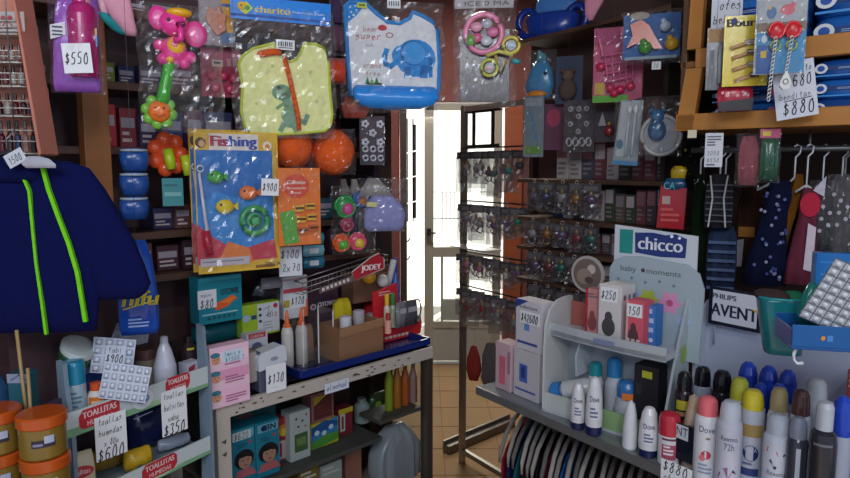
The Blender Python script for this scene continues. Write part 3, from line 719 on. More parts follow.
t = H('baby_bootees', 'pair of pale grey baby bootees in film under the orange sponges', 'bootees', 338, 178, 362, 196, 2.22, 20)
for x in (344, 355):
    b = t.mb(); b.loft([(195, x - 5, x + 6, 9), (190, x - 5, x + 6, 9), (184, x - 4, x + 3, 7), (179, x - 4, x + 2, 6)], 'b3aba6:f'); t.part(b, 'bootee')
t.thread(x=350, y=179)
# --- red orange ring toy with yellow green tubes, teal card under it
t = H('ring_toy', 'red orange star toy with two yellow green tubes on a card', 'toy', 152, 134, 194, 206, 2.19, 28)
b = t.mb()
for k in range(7):
    a = k * 2 * PI / 7; b.ball(170 + 13 * math.cos(a), 0, 154 + 15 * math.sin(a), 8, 6, 8, 'e2562c:g')
b.ball(170, 0, 154, 12, 7, 13, 'e0522a:g'); t.part(b, 'star_body')
for x, z in ((171, 160), (188, 166)):
    b = t.mb(); b.tube([(x - 2, -8, z - 11), (x, -8, z), (x + 1, -8, z + 9)], [5, 5.5, 5], 'b5cf2a:g', 12); t.part(b, 'tube')
card(t, 163, 178, 184, 206, '3f8f98', lambda b, y: (b.rect(165, 192, 182, 196, y, '7ab8ba'), b.rect(165, 184, 178, 186, y, '2c6a74')))
t.thread(x=170, y=140)
# --- big card with the little price pages under the razors
t = H('price_leaflet', 'white paper leaflet with handwritten prices hanging under the razor card', 'leaflet', 279, 246, 303, 276, 2.04, 28)
b = t.mb(); b.box(291, .2, 276, 23, .5, -29, 'd9dde4:p'); b.hand('$100', 291, 258, 8, -.3, w=19); b.hand('2x', 287, 271, 7, -.3, w=8); b.hand('70', 297, 271, 7, -.3, w=9); t.part(b, 'paper'); t.thread(x=291, y=247)
t = H('sachet_strip', 'strip of teal and pink sachets hanging by the price leaflet', 'sachets', 302, 232, 326, 270, 2.16, 28)
for k in range(3):
    b = t.mb(); b.loft([(244 + k * 12, 304, 324, 1.5), (238 + k * 12, 303, 325, 5), (233 + k * 12, 304, 324, 1.5)], ('3a9aa8:g', '7ab8c8:g', '2f7a98:g')[k]); b.rect(309, 236 + k * 12, 318, 241 + k * 12, -3, 'd8e2e8'); t.part(b, 'sachet')
t.thread(x=314, y=233)
# wire rack bar with the heart sign below
t = Thing('wire_basket', 'long chrome wire basket with a maroon sign over the cardboard box', 'basket', 302, 256, 390, 286, c=2.06, m=-1, rz=40)
b = t.mb()
for z in (265, 270, 275): b.tube([(303, -4, z + 12), (388, -4, z - 6)], .6, '8d8a88:m')
for k in range(22): b.tube([(303 + k * 4, -4, 277 - k * .86), (303 + k * 4, -4, 288 - k * .86), (303 + k * 4, 12, 288 - k * .86)], .35, '7d7a78:m', 4)
b.tube([(303, 12, 277), (388, 12, 259)], .6, '8d8a88:m'); b.tube([(303, -4, 277), (303, 12, 277)], .6, '8d8a88:m'); b.tube([(388, -4, 259), (388, 12, 259)], .6, '8d8a88:m')
t.part(b, 'wire_frame')
b = t.mb(); b.prism([(349, 272), (369, 259), (377, 256), (383, 262), (383, 272), (352, 281)], -5, -4.4, 'b02a34:g'); b.tube([(x, -5, z) for x, z in [(349, 272), (369, 259), (377, 256), (383, 262), (383, 272), (352, 281)]], .6, 'c9b8b4', 4, True)
b.text('JODEY', 369, 272, 5.5, -5.4, 'f0dede', w=20, bold=.4, slant=0); t.part(b, 'sign')
b = t.mb(); b.prism([(318, 283), (351, 275), (351, 281), (318, 289)], -5, -4.4, '6f5e5c:g'); [b.rect(320 + i * 4, 283.5 - i, 322.4 + i * 4, 286.5 - i, -5.4, 'd8d0cc') for i in range(7)]; t.part(b, 'price_rail')
# ================================================================== on the cream framed glass counter
RZL = CANG
def CT(v, z=CTOP): return dict(c=cplane(v), m=CM, z=z, rz=RZL)
b = MB(); b.box(.087, .225, CTOP + .001, .174, .13, .010, '3c3a38'); b.box(.087, .225, 1.03, .174, .13, .014, '4a4440')
for x in (.008, .166): b.box(x, .225, CTOP + .001, .014, .13, .079, '3c3a38')
solo(b, 'riser_stand', 'small dark riser on the glass counter lifting the teal boxes', 'stand', (CA.x, CA.y, 0), CANG, bevel=.001)
def aO(b, t):
    y = -.3
    b.text('OTOWIL', 231, 295, 6, y, '123c46', w=19, bold=.3); b.poly([(215, 303), (234, 296), (238, 300), (228, 307), (216, 310)], y, 'e8602a'); b.poly([(218, 302), (236, 298), (230, 304)], y - .2, 'f2862c')
    b.rect(201, 277, 243, 280, y, '2a98a8'); b.rect(203, 312, 238, 313.4, y, '9ed0d8'); 
    for k in range(6): b.rect(208 + k * 5, 315, 211 + k * 5, 318, y, '135864')
ot = carton('cotton_box', 'teal cotton box with a small handwritten price, topmost on the riser', 'box', 200, 276, 243, 322, .05, '1d8a9c:g', aO, c=cplane(.165), m=CM, rz=RZL)
ot.price(199, 288, 217, 306, [('maxi', 4, 12), ('$80', 8, 14)], y=-1)
b = Thing('cotton_pack', 'dark teal film wrapped cotton pack under the teal cotton box', 'pack', 198, 323, 246, None, z=1.046, c=cplane(.19), m=CM, rz=RZL)
q = b.mb(); q.loft([(b.y1, 200, 244, 22, 12), (b.y1 - 5, 198, 246, 24, 12), (330, 198, 246, 24, 12), (325, 200, 244, 20, 12)], '11525e:g', fold=.8, k=7); b.part(q, 'film_pack')
def aG(b, t):
    b.rect(258, 304, 280, 333, -.3, 'c9ccd2')
    for z in (309, 315, 321): b.disc(260.5, z, 1.5, -.6, '26262c')
    b.disc(276, 307.5, 2.4, -.6, 'b42a48'); b.stroke([(264, 310), (270, 307), (268, 316), (273, 312)], .6, -.6, '6a6a78'); b.text('12', 275, 318, 4, -.6, 'a04a30', w=5); b.text('42', 269, 318, 4, -.6, '33333a', w=5)
    b.disc(247, 316, 3.6, -.3, '9db8d0'); b.rect(252, 314, 257, 318, -.3, '28406a')
    smudge(b, 263, 322, 277, 331, -.6, 'a5a9b2', 3, 4)
carton('dye_box', 'lime green and white box with dark dots, behind the pink babies box', 'box', 243, 303, 280, 335, .03, '9cbc2e:g', aG, c=cplane(.17), m=CM, rz=RZL)
t = Thing('product_bag', 'crumpled black plastic bag above the lime green and white box', 'bag', 250, 275, 282, 302, c=cplane(.24), m=CM, rz=RZL)
q = t.mb(); q.loft([(302, 251, 281, 14), (292, 250, 282, 18), (284, 253, 282, 16), (276, 258, 280, 9)], '1c1a20:g', fold=1.5, k=5); q.loft([(287, 257, 280, 8, -8), (282, 258, 281, 9, -7), (277, 260, 278, 5, -4)], '8d8a92:g', fold=.8); t.part(q, 'bag'); t.thread(x=268, y=277, top=1.218)
t = Thing('syringe_pack', 'white paper pack with a red stripe and price among the orange nozzles', 'pack', 283, 276, 309, 318, c=cplane(.21), m=CM, rz=RZL)
q = t.mb(); q.box(296, 4, 318, 24, 8, -42, 'dadce2:g'); q.rect(284, 288, 308, 292, -.3, 'd04a54'); q.rect(284, 278, 308, 280, -.3, 'c8a0a8'); q.rect(284, 299, 291, 306, -.3, 'b8a43c'); q.poly([(303, 302), (308, 300), (308, 318), (300, 318)], -.4, 'e86a3a'); t.part(q, 'carton', .001)
t.price(290, 293, 306, 308, [('$120', 7, 14)], y=-.6); t.thread(x=296, y=277, top=1.218)
for i, (x, y0, y1, col) in enumerate(((288, 310, 366, 'e0703c:g'), (302, 308, 363, 'e8662c:g'))):
    bottle('glue_bottle', ['white glue bottle with an orange nozzle, nearer the pink babies box', 'white glue bottle with an orange nozzle, beside the clear organizer'][i], 'bottle', x - 6, y0, x + 6, y1, [(.95, 0), (1, .04), (1, .6), (.8, .68), (.6, .7)], [(.62, .69), (.66, .74), (.42, .76), (.3, .9), (.12, 1), (.01, 1)], 'c9c4c0:g', col, capname='nozzle', z=TZ)
carton('sticking_plaster_box', 'small white and red plaster box beside the white tissue pack', 'box', 247, 333, 268, 352, .03, 'c9cad6', lambda b, t: (b.rect(249, 333, 266, 338, -.3, 'c0343c'), b.disc(257, 346, 5, -.3, '5a5a88', 4), b.text('CURITAS', 257, 337, 2.6, -.6, 'f0e8e8', w=13)), c=cplane(.14), m=CM, rz=RZL)
def aP(b, t):
    y = -.3
    for i, z in enumerate((350, 368, 387)):
        b.rect(212, z, 250, z + 10, y, ('f3cfe0', 'e39cc0', 'f0bcd4')[i])
        b.disc(217.5, z + 7, 4.5, y - .3, 'd99a78', 5); b.disc(217, z + 2.5, 4.6, y - .5, '2f7a88', 2.6); b.rect(214, z + 11, 222, z + 14, y - .3, 'e8d0d8')
        b.disc(216, z + 6.5, .6, y - .8, '2a1a18'); b.disc(219, z + 6.5, .6, y - .8, '2a1a18'); b.disc(217.5, z + 9.4, 1.2, y - .8, 'b0504a', .5)
        smudge(b, 226, z + 7, 247, z + 15, y - .3, 'b06a90', 3, i)
    b.rect(224, 350, 244, 361, y - .4, 'c8e0ee'); b.hand('lapiz x', 234, 355, 4, y - .7, '2a3a6a', w=16); b.hand('$1500', 234, 360.5, 4, y - .7, '2a3a6a', w=15)
carton('baby_soap_box', 'pale pink box printed with three baby faces at the counter corner', 'box', 212, 345, 251, 405, .035, 'eec4d8', aP, z=CTOP + .001, rz=RZL)
t = Thing('tissue_pack', 'white flip top tissue pack with a big handwritten price card', 'pack', 252, 344, 288, 391, z=CTOP + .001, rz=RZL)
q = t.mb(); q.box(274, 12, 391, 27, 22, -40, '54586e:g'); q.box(256, 12, 380, 9, 14, -30, 'a79c98'); t.part(q, 'pack_body', .002)
q = t.mb(); q.prism([(259, 369), (258, 356), (263, 351), (282, 347), (286, 350), (287, 364)], -2, 14, 'cdd2da:g'); q.disc(274, 359, 4, -2.4, '8e93a0', 2); t.part(q, 'flip_lid', .002)
t.price(264, 364, 284, 391, [('w', 3, 5), ('$130', 9, 17), ('-', 2, 10)], y=-5, name='price_card')
# inside the blue tray
t = Thing('swab_box', 'dark plum box behind the clear organizer', 'box', 310, 277, 338, None, c=cplane(.23), m=CM, z=TZ, rz=RZL)
q = t.mb(); q.box(324, 9, t.y1, 30, 18, -(t.y1 - 277), '45303f:g'); q.text('OTOWIL', 328, 306, 4.6, -.4, 'd8cfd8', w=19, bold=.25); q.disc(314, 305, 3, -.4, 'b8aab8'); q.disc(314, 305, 1.6, -.6, '5a4454'); t.part(q, 'carton', .001)
t.o.location.z = t.o.location.z
q = t.mb(); q.box(324, 12, 318, 30, 24, -4, '8a6a4a'); 
t = Thing('yellow_duster', 'yellow cloth bundle between the plum box and the cardboard box', 'cloth', 334, 297, 350, None, c=cplane(.19), m=CM, z=TZ, rz=RZL)
q = t.mb(); q.loft([(t.y1, 335, 350, 10), (312, 334, 352, 12), (303, 335, 350, 11), (298, 338, 347, 6)], 'cdb62a:f', fold=1, k=4); t.part(q, 'bundle')
t = Thing('clear_organizer', 'clear acrylic organizer with bright edges standing in the blue tray', 'organizer', 303, 312, 335, 364, z=TZ, rz=RZL)
for x, zt in ((304, 318), (319, 312), (334, 312)):
    q = t.mb(); q.prism([(x - .6, 363), (x + .6, 363), (x + .6, zt), (x - .6, zt + 2)], 0, 26, 'dedbd6:g', 'c9c5c0:c'); t.part(q, 'divider')
q = t.mb(); q.box(319, 13, 364, 32, 26, -1, 'c9c5c0:c'); q.box(319, 0, 364, 32, 1, -18, 'e4e0da:c'); t.part(q, 'tray_base')
t = Thing('wipes_roll', 'small brown wrapped bundle inside the clear organizer', 'bundle', 309, 326, 320, 362.8, c=None, z=TZ + .002, rz=RZL)
t.o.location = t.o.location + Vector((-.022, .022, 0)); q = t.mb(); q.loft([(362, 310.5, 320, 10), (345, 310, 320, 11), (330, 311, 319, 9), (326, 313, 317, 5)], '7c6252:f', fold=.8); t.part(q, 'bundle')
CB = '8a6446:p'
t = Thing('cardboard_box', 'open brown cardboard box of small white goods in the blue tray', 'box', 340, 322, 384, 357, z=TZ, rz=RZL)
for a in ((362, 0, 44, 1), (362, 34, 44, 1)):
    q = t.mb(); q.box(a[0], a[1] + .5, 357, a[2], a[3], -33, CB); t.part(q, 'box_wall')
for x in (340.5, 383.5):
    q = t.mb(); q.box(x, 17, 357, 1, 33, -33, CB); t.part(q, 'box_wall')
q = t.mb(); q.box(362, 17, 357, 43, 33, -1, CB); t.part(q, 'box_base')
q = t.mb(); q.prism([(340, 324), (384, 322), (384, 330), (340, 333)], -1.5, -.5, '96704e:p'); t.part(q, 'flap')
for i, (x, y, w, col, lab) in enumerate(((346, 316, 12, 'd8d6da', 'white paper roll in the cardboard box, next to the yellow cloth'), (359, 310, 12, 'b9b2bc', 'pale lilac paper roll in the middle of the cardboard box'), (371, 313, 10, '9a949a', 'grey paper roll in the cardboard box below the red tin'))):
    t = Thing('paper_roll', lab, 'roll', x - w / 2, y, x + w / 2, None, c=cplane(.10 + .03 * i), m=CM, z=TZ + .004, rz=0)
    q = t.mb(); q.lathe([(w / 2, t.y1), (w / 2, y + 1), (w / 2 - 1.5, y), (1.5, y + .5)], col, x, 0, n=16); t.part(q, 'roll')
t = Thing('hair_brush', 'dark grey hairbrush lying across the paper rolls', 'brush', 328, 296, 354, 310, c=cplane(.275), m=CM, rz=RZL)
q = t.mb(); q.loft([(314, 333, 354, 6), (309, 330, 356, 10), (304, 331, 355, 9), (301, 335, 352, 5)], '3e3a44:g'); t.part(q, 'brush_head'); q = t.mb()
for k in range(8): q.tube([(334 + k * 2.6, -3, 305), (334 + k * 2.6, -7, 305.5)], .5, '1c1a1e')
t.part(q, 'bristles', 0); t.thread(x=343, y=304, top=1.218)
bottle('red_tin', 'plain red tin standing behind the cardboard box, left of the red display', 'tin', 362, 288, 380, None, [(1, 0), (1, .96), (.94, 1)], None, 'c22c34:g', c=cplane(.27), m=CM, z=TZ)
t = Thing('counter_display', 'red card display of small bottles at the doorway end of the blue tray', 'display', 379, 284, 424, 339, z=TZ, rz=RZL)
q = t.mb(); q.prism([(380, 337), (379, 290), (402, 284), (404, 331)], 7, 9, 'd8303a:g'); smudge(q, 384, 290, 400, 295, 6.6, 'e8b0a8', 2, 3); t.part(q, 'back_card')
q = t.mb(); q.prism([(380, 338.8), (380, 331), (405, 324), (422, 320), (423, 328), (422, 338)], 1, 9, 'd8343c:g'); [q.rect(386 + i * 4, 333.5, 389 + i * 4, 336, .7, 'f0d8d0') for i in range(6)]; t.part(q, 'base_tray', .001)
for i, (x, y0, h, col, c2, lab) in enumerate(((387, 294, 32, 'd8c8b8:g', 'e8b82c:g', 'small bottle with a yellow cap in the red display'), (393, 293, 34, 'a8b8a0:g', '2f8a4a:g', 'small bottle with a green cap in the red display'), (388, 313, 20, 'd89a8a:g', 'b03030:g', 'small pinkish bottle with a red cap low in the red display'))):
    t2 = bottle('sample_bottle', lab, 'bottle', x - 3.4, y0, x + 3.4, y0 + h, [(1, 0), (1, .55), (.6, .66)], [(.62, .64), (.7, .66), (.7, .96), (.5, 1)], col, c2, c=cplane(.10 if i < 2 else .03), m=CM)
    t2.o.location.z += 0
for i, (x0, x1, y0, y1, col, lab) in enumerate(((396, 406, 302, 327, '77757c:g', 'grey foil sachet standing in the red display'), (404, 417, 300, 325, '56545a:g', 'dark grey foil sachet at the doorway end of the red display'))):
    t = Thing('foil_sachet', lab, 'sachet', x0, y0, x1, y1, c=cplane(.05 + .03 * i), m=CM, rz=RZL)
    q = t.mb(); q.loft([(y1, x0, x1, 2), ((y0 + y1) / 2, x0, x1, 6), (y0, x0 + .5, x1 - .5, 1.5)], col, fold=.4); q.rect(x0 + 2, y0 + 6, x1 - 2, y0 + 11, -3.6, 'a8a6ac'); t.part(q, 'sachet')
t = Thing('eyelash_card', 'folded green and clear card at the doorway end of the counter', 'card', 413, 299, 421, 322, c=cplane(.09), m=CM, rz=30)
q = t.mb(); q.ring(417, 0, 309, 4, .8, '3f6a50:g', n=14, k=5, rz=10); t.part(q, 'loop'); q = t.mb(); q.box(417, 2, 322, 7, 1, -6, '8a8a88'); t.part(q, 'base')
t = Thing('cardboard_box', 'open brown box with a yellow ball and white paper, behind the red tin', 'box', 354, 266, 396, 298, c=cplane(.205), m=CM, rz=RZL)
for a in ((375, 0, 42, 1), (375, 18, 42, 1)):
    q = t.mb(); q.box(a[0], a[1] + .5, 300, a[2], a[3], -26, '7a5844:p'); t.part(q, 'box_wall')
for x in (354.5, 395.5):
    q = t.mb(); q.box(x, 9.5, 300, 1, 18, -30, '7a5844:p'); t.part(q, 'box_wall')
q = t.mb(); q.box(375, 9.5, 300, 42, 18, -1, '7a5844:p'); t.part(q, 'box_base')
q = t.mb(); q.tube([(357, 10, 298), (357, 10, 336)], 1.2, '5a4a40'); t.part(q, 'stand_leg'); q = t.mb(); q.tube([(394, 10, 298), (394, 10, 330)], 1.2, '5a4a40'); t.part(q, 'stand_leg')
for i, (x, y, r, col, nm, lab) in enumerate(((369, 277, 7, 'e8a82a:g', 'toy_ball', 'yellow plastic ball in the brown box behind the red tin'), (383, 281, 6.5, 'd8d4d0', 'paper_ball', 'crumpled white paper ball in the brown box'))):
    t = Thing(nm, lab, 'ball', x - r, y - r, x + r, y + r, c=cplane(.185), m=CM); q = t.mb(); q.ball(x, 0, y, r, r, r, col, 14, 9); t.part(q, 'ball')
t = Thing('paper_tube', 'white paper tube leaning out of the brown box by the doorway', 'tube', 384, 258, 396, 296, c=cplane(.19), m=CM)
q = t.mb(); q.tube([(386, 0, 294), (394, 0, 260)], 3, 'd0ccd0:p', 12); t.part(q, 'tube')
bottle('water_bottle', 'slim blue bottle beside the doorway post at the counter end', 'bottle', 391, 258, 400, None, [(.95, 0), (1, .05), (1, .62), (.5, .78), (.42, .82)], [(.5, .81), (.5, 1)], '4a6ab8:g', '2f4a98:g', c=cplane(.2), m=CM, z=TZ)
# price slip on the front rail
p = at(336, 389, 1.72); t = Thing('price_slip', 'small white paper slip taped on the cream counter rail', 'slip', 325, 381, 349, 391, c=cplane(-.004), m=CM, rz=RZL)
q = t.mb(); q.box(337, 0, 391, 24, .5, -10, 'cfd6e2:p'); q.hand('almohad', 337, 388, 5, -.4, '3a3f8a', w=20); t.part(q, 'paper')

# ================================================================== inside the glass counter
def IN(v, z=SH1): return dict(c=cplane(v), m=CM, z=z + .001, rz=RZL)
def face(b, x, z, r, y):
    b.disc(x, z, r * 1.25, y, '241a1c', r * 1.2); b.disc(x + r * .1, z + r * .25, r * .82, y - .3, 'c98f78', r * .95)
    b.poly([(x - r * .8, z - r * .25), (x - r * .3, z - r * .75), (x + r * .5, z - r * .7), (x + r * .95, z - r * .05), (x + r * .3, z - r * .3)], y - .5, '241a1c')
    for s_ in (-1, 1): b.disc(x + r * .1 + s_ * r * .33, z + r * .12, r * .12, y - .6, '2a1a1a', r * .07)
    b.disc(x + r * .1, z + r * .75, r * .24, y - .6, 'b0484c', r * .1); b.poly([(x - r * 1.3, z + r * 2.2), (x - r * .9, z + r * 1.25), (x + r * .9, z + r * 1.2), (x + r * 1.5, z + r * 2.2)], y - .2, 'cf6a70')
for i, (x0, y0) in enumerate(((233, 428), (257, 421))):
    def aD(b, t, x0=x0, y0=y0, i=i):
        b.rect(x0 + 2, y0 + 2, x0 + 22, y0 + 10, -.3, '7fb8cc'); face(b, x0 + 12, y0 + 31, 8, -.35); b.disc(x0 + 18, y0 + 15, 1.6, -.4, 'd04a5a'); smudge(b, x0 + 5, y0 + 15, x0 + 15, y0 + 20, -.4, '1f5a70', 2, i)
        if i: b.text('3N', x0 + 15, y0 + 9, 6, -.6, '1f3a5a', w=9, bold=.3); b.disc(x0 + 8, y0 + 6, 3, -.6, '20305a')
    t = carton('hair_dye_box', ['blue hair dye box with a dark haired face and price, by the counter post', 'blue hair dye box with a dark haired face, second from the counter post'][i], 'box', x0, y0, x0 + 23.4, None, .05, '2f8aa4:g', aD, **IN(.055))
    if not i: t.price(x0 + 1, y0 + 3, x0 + 19, y0 + 11, [('$620', 6, 15)], y=-.8)
carton('makeup_box', 'dark teal flat box lying on top of the two hair dye boxes', 'box', 234, 408, 277, 421, .07, '24505a', lambda b, t: b.rect(238, 411, 252, 418, -.3, '6a4a48'), c=cplane(.12), m=CM, rz=RZL)
carton('flame_box', 'red box with a yellow flame drawing, between blue and white boxes', 'box', 277, 418, 290, 438, .04, 'b82a28', lambda b, t: (b.disc(283.5, 430, 5, -.3, 'e8862a', 6), b.disc(283.5, 432, 3, -.5, 'f0c83a', 4)), c=cplane(.10), m=CM, rz=RZL)
carton('cream_box', 'narrow red and grey box standing below the flame box', 'box', 278, 438.5, 290, None, .04, '8a4048', lambda b, t: (b.rect(279, 440, 286, 458, -.3, 'c9b0b0'), b.rect(280, 442, 282, 456, -.5, 'b02a38')), **IN(.10))
carton('lotion_box', 'tall white box with a square green panel', 'box', 291, 411, 311, None, .045, 'c9c6c4', lambda b, t: (b.rect(295, 433, 308, 451, -.3, '4f6a3c'), b.rect(297, 437, 306, 445, -.5, '7a9058'), [b.disc(x, z, 1.1, -.3, c_) for x, z, c_ in ((297, 418, '33333a'), (303, 421, '33333a'), (307, 416, 'b04a3a'), (299, 426, '33333a'), (306, 427, 'c06a4a'))]), **IN(.075))
def aB(b, t):
    b.poly([(312, 424), (338, 420), (338, 438), (312, 444)], -.3, '3a8acc'); b.poly([(312, 424), (325, 420), (338, 424), (338, 428), (312, 432)], -.5, '2a5aa0'); [b.disc(x, z, 2.4, -.7, 'dce8f2') for x, z in ((317, 430), (324, 432), (331, 428))]
    b.poly([(312, 438), (325, 434), (338, 434), (338, 442), (312, 448)], -.8, '5fa03c'); smudge(b, 322, 446, 335, 449, -.5, '5a5018', 1)
carton('cereal_box', 'yellow, green and blue printed box under the dark framed box', 'box', 312, 421, 339, None, .06, 'd8cc2c', aB, **IN(.10))
carton('framed_box', 'dark red box with a pinkish frame and yellow corner, on the yellow box', 'box', 312, 392, 334, 420.5, .05, 'b06a68', lambda b, t: (b.rect(314, 395, 332, 418, -.3, '6a2f30'), b.poly([(314, 395), (327, 395), (314, 404)], -.5, 'c8a82c'), smudge(b, 317, 405, 330, 415, -.5, '8a3a30', 3)), c=cplane(.105), m=CM, rz=RZL)
carton('tonic_box', 'tall dark red box with a yellow top and white side label', 'box', 339, 408, 353, None, .045, '8c2830', lambda b, t: (b.rect(339, 408, 353, 413, -.3, 'd8b82c'), b.rect(340, 413, 345, 430, -.5, 'd8d2d2'), b.rect(341.5, 415, 343.5, 428, -.7, 'a0303a')), **IN(.12))
bottle('talc_bottle', 'pale grey bottle next to the yellow topped red box', 'bottle', 354, 398, 370, None, [(1, 0), (1, .68), (.7, .8), (.5, .84)], [(.56, .83), (.56, 1)], 'a5aaa8:g', '8d9290:g', c=cplane(.17), m=CM, z=SH1)
t = Thing('pasta_bag', 'dark green and black printed bag beside the amber bottles', 'bag', 368, 391, 388, None, **IN(.17))
q = t.mb(); q.loft([(t.y1, 369, 387, 9), (412, 368, 388, 12), (398, 369, 387, 10), (392, 371, 385, 4)], '39482a:g', fold=.6); q.disc(378, 410, 5, -7, 'b06a34', 7); q.disc(374, 401, 3, -7, '8aa83a'); t.part(q, 'bag')
for i, (x, col, cc, lab) in enumerate(((389, '9aa02c:g', '5a7a2a', 'olive green bottle, first in the row of upright cabinet bottles'), (397, 'b8702a:g', '8a4a20', 'amber bottle, second in the row of upright cabinet bottles'), (405, 'b85a2a:g', '8a3a20', 'orange brown bottle, third in the row of upright cabinet bottles'), (413, 'a88078:g', '8a6a64', 'pale rosy bottle, last in the row of upright cabinet bottles'))):
    bottle('syrup_bottle', lab, 'bottle', x - 4.2, 360, x + 4.2, None, [(1, 0), (1, .6), (.5, .78), (.4, .82)], [(.46, .81), (.46, 1)], col, cc + ':g', c=cplane(.085), m=CM, z=.754)
t = Thing('carrier_bag', 'bulging grey plastic carrier bag at the doorway end inside the counter', 'bag', 376, 422, 424, None, **IN(.09, SH2))
q = t.mb(); y1 = t.y1; q.loft([(y1 - (y1 - 422) * f, a_, b_, d_) for f, a_, b_, d_ in ((0, 380, 412, 18), (.12, 374, 416, 24), (.4, 372, 417, 26), (.65, 373, 416, 25), (.85, 380, 410, 20), (1, 388, 402, 8))], 'a4a2a8:g', fold=2.6, k=7, n=40); t.part(q, 'bag')
for i, (x0, x1, y0, col, lab) in enumerate(((322, 343, 463, 'a8a6a0', 'pale grey box on the lower shelf, under the yellow printed box'), (344, 352, 452, '6a3434', 'dark red narrow box on the lower shelf'), (346, 362, 440, 'b0705c', 'terracotta box on the lower shelf beside the carrier bag'), (300, 320, 468, '8a6a2c', 'mustard box on the lower shelf below the tall white box'))):
    carton('stock_box', lab, 'box', x0, y0, x1, None, .05, col, lambda b, t: smudge(b, t.x0 + 2, t.y0 + 3, t.x1 - 2, t.y0 + 12, -.3, 'd0c8bc', 2), c=cplane(.06 + .055 * (i == 2) + .11 * (i == 1)), m=CM, z=SH2, rz=RZL)
# ================================================================== display stand next to the counter
ZS = 1.03
A = atz(66, 433, ZS); B = atz(208, 381, ZS)
SL, SANG = along(A, B)
st = thing('display_stand', 'white and green card display stand for baby wipes, next to the glass counter', 'stand', (A.x, A.y, 0), SANG)
SMM = -(B.y - A.y) / (B.x - A.x); SCC = A.y + SMM * A.x
def splane(v): return SCC + v * math.sqrt(1 + SMM * SMM)
def su(px, z=ZS):
    p = colz(px, SCC, SMM, z)[0]; return (p - Vector((A.x, A.y, p.z))).length * (1 if p.x > A.x else -1)
SD = .17
for x in (.010, SL + .002):
    b = MB(); pr = [(0, .60), (0, 1.02), (.006, 1.07), (.012, 1.11), (.014, 1.15), (.034, 1.155), (.034, .60)]
    b.add([(x, y, z) for y, z in pr] + [(x + .008, y, z) for y, z in pr], [tuple(range(7)), tuple(range(13, 6, -1))] + [(i, (i + 1) % 7, (i + 1) % 7 + 7, i + 7) for i in range(7)], '7f92a4:g'); b.build('side_panel', st)
b = MB(); b.box(SL / 2, SD - .004, .6, SL, .006, .66, '523a3e'); b.build('back_panel', st)
for zz in (ZS, .875, .74):
    b = MB(); b.box(SL / 2, SD / 2, zz - .004, SL, SD - .01, .006, '8fa3b0'); b.build('shelf_board', st)
S2 = .875
def strip(z0, h):
    b = MB(); b.box(SL / 2, .002, z0 - .012, SL, .004, h, 'cbd6d8:g'); b.poly([(0, z0 - .012), (SL, z0 - .012), (SL, z0 - .004), (0, z0 + .004)], -.0004, '7fae86'); b.poly([(SL * .45, z0 - .004), (SL * .6, z0 - .0), (SL * .8, z0 - .002), (SL * .6, z0 - .01)], -.0006, 'a9cda4')
    return b
def pill(b, x, z, w, h, l1, l2):
    b.poly([(x - w / 2, z - h * .3), (x - w * .4, z - h / 2), (x + w * .4, z - h / 2), (x + w / 2, z - h * .2), (x + w / 2, z + h * .3), (x + w * .4, z + h / 2), (x - w * .4, z + h / 2), (x - w / 2, z + h * .2)], -.0012, 'c22a3a')
    b.text(l1, x, z + h * .05, h * .32, -.0018, 'f2e6e6', w=w * .82, bold=.0004); b.text(l2, x, z - h * .38, h * .26, -.0018, 'f2e6e6', w=w * .62)
b = strip(ZS, .046)
pill(b, su(100), ZS + .013, .082, .036, 'TOALLITAS', 'HUMEDAS'); pill(b, su(178), ZS + .020, .062, .034, 'TOALLITAS', 'HUMEDAS')
b.disc(su(143), ZS + .012, .024, -.0012, 'dfe5ea', .02); b.disc(su(143), ZS + .012, .015, -.0018, '6f9cc4', .009); b.stroke([(su(143) - .008, ZS + .012), (su(143) + .008, ZS + .013)], .003, -.0024, 'eef2f6')
b.build('front_strip', st)
b = strip(S2, .04); pill(b, su(80, S2), S2 + .012, .085, .034, 'TOALLITAS', 'HUMEDAS'); pill(b, su(160, S2), S2 + .012, .085, .034, 'TOALLITAS', 'HUMEDAS'); b.build('front_strip', st)
def SC(name, label, x0, y0, x1, y1, lines, v=-.006):
    t = Thing(name, label, 'price card', x0, y0, x1, y1, c=splane(v), m=SMM, rz=SANG - 6)
    t.price(x0, y0, x1, y1, lines, y=0, name='paper'); return t
SC('price_card', 'white price card reading 600 hung on the display stand strip', 97, 414, 128, 457, [('toallas', 6, 24), ('humedas', 6, 24), ('x 80u', 6, 15), ('$600', 12, 28)])
SC('price_card', 'white price card reading 350 taped at the counter end of the display stand strip', 163, 389, 188, 433, [('toallas', 5, 20), ('bolsitas', 5.5, 20), ('xabay', 5.5, 14), ('$350', 11, 22)])
def SV(v, z=ZS + .003): return dict(c=splane(v), m=SMM, z=z)
t = Thing('cream_tin', 'round white and green cream tin tilted on top of the teal spray can', 'tin', 60, 338, 94, 362, c=splane(.075), m=SMM, rz=20, ry=-0)
b = t.mb(); b.T = b.T @ Matrix.Translation((77, 0, 353)) @ Matrix.Rotation(math.radians(-22), 4, 'Y') @ Matrix.Rotation(math.radians(-16), 4, 'X'); b.lathe([(17, 7, '2a5a3c:g'), (17.5, 0, '2a5a3c:g'), (17, -2, 'd3dad6:g'), (17.8, -3, 'd3dad6:g'), (17.8, -9, 'c0ccc6:g'), (13, -10, 'e0e6e2:g')], 'd3dad6:g', 0, 0, n=28); t.part(b, 'tin')
bottle('spray_can', 'silver spray can with a teal cap at the open end of the stand', 'can', 66, 360, 87, None, [(.98, 0), (1, .03), (1, .60), (.95, .62)], [(1, .615), (1, .93), (.9, .99), (.5, 1), (.01, 1)], '9fb6c4:g', '1f86a8:g', lambda b, t, r, h: smudge(b, -7, t.y1 - h * .5, 7, t.y1 - h * .2, 0, '5a7890', 4), **SV(.04))
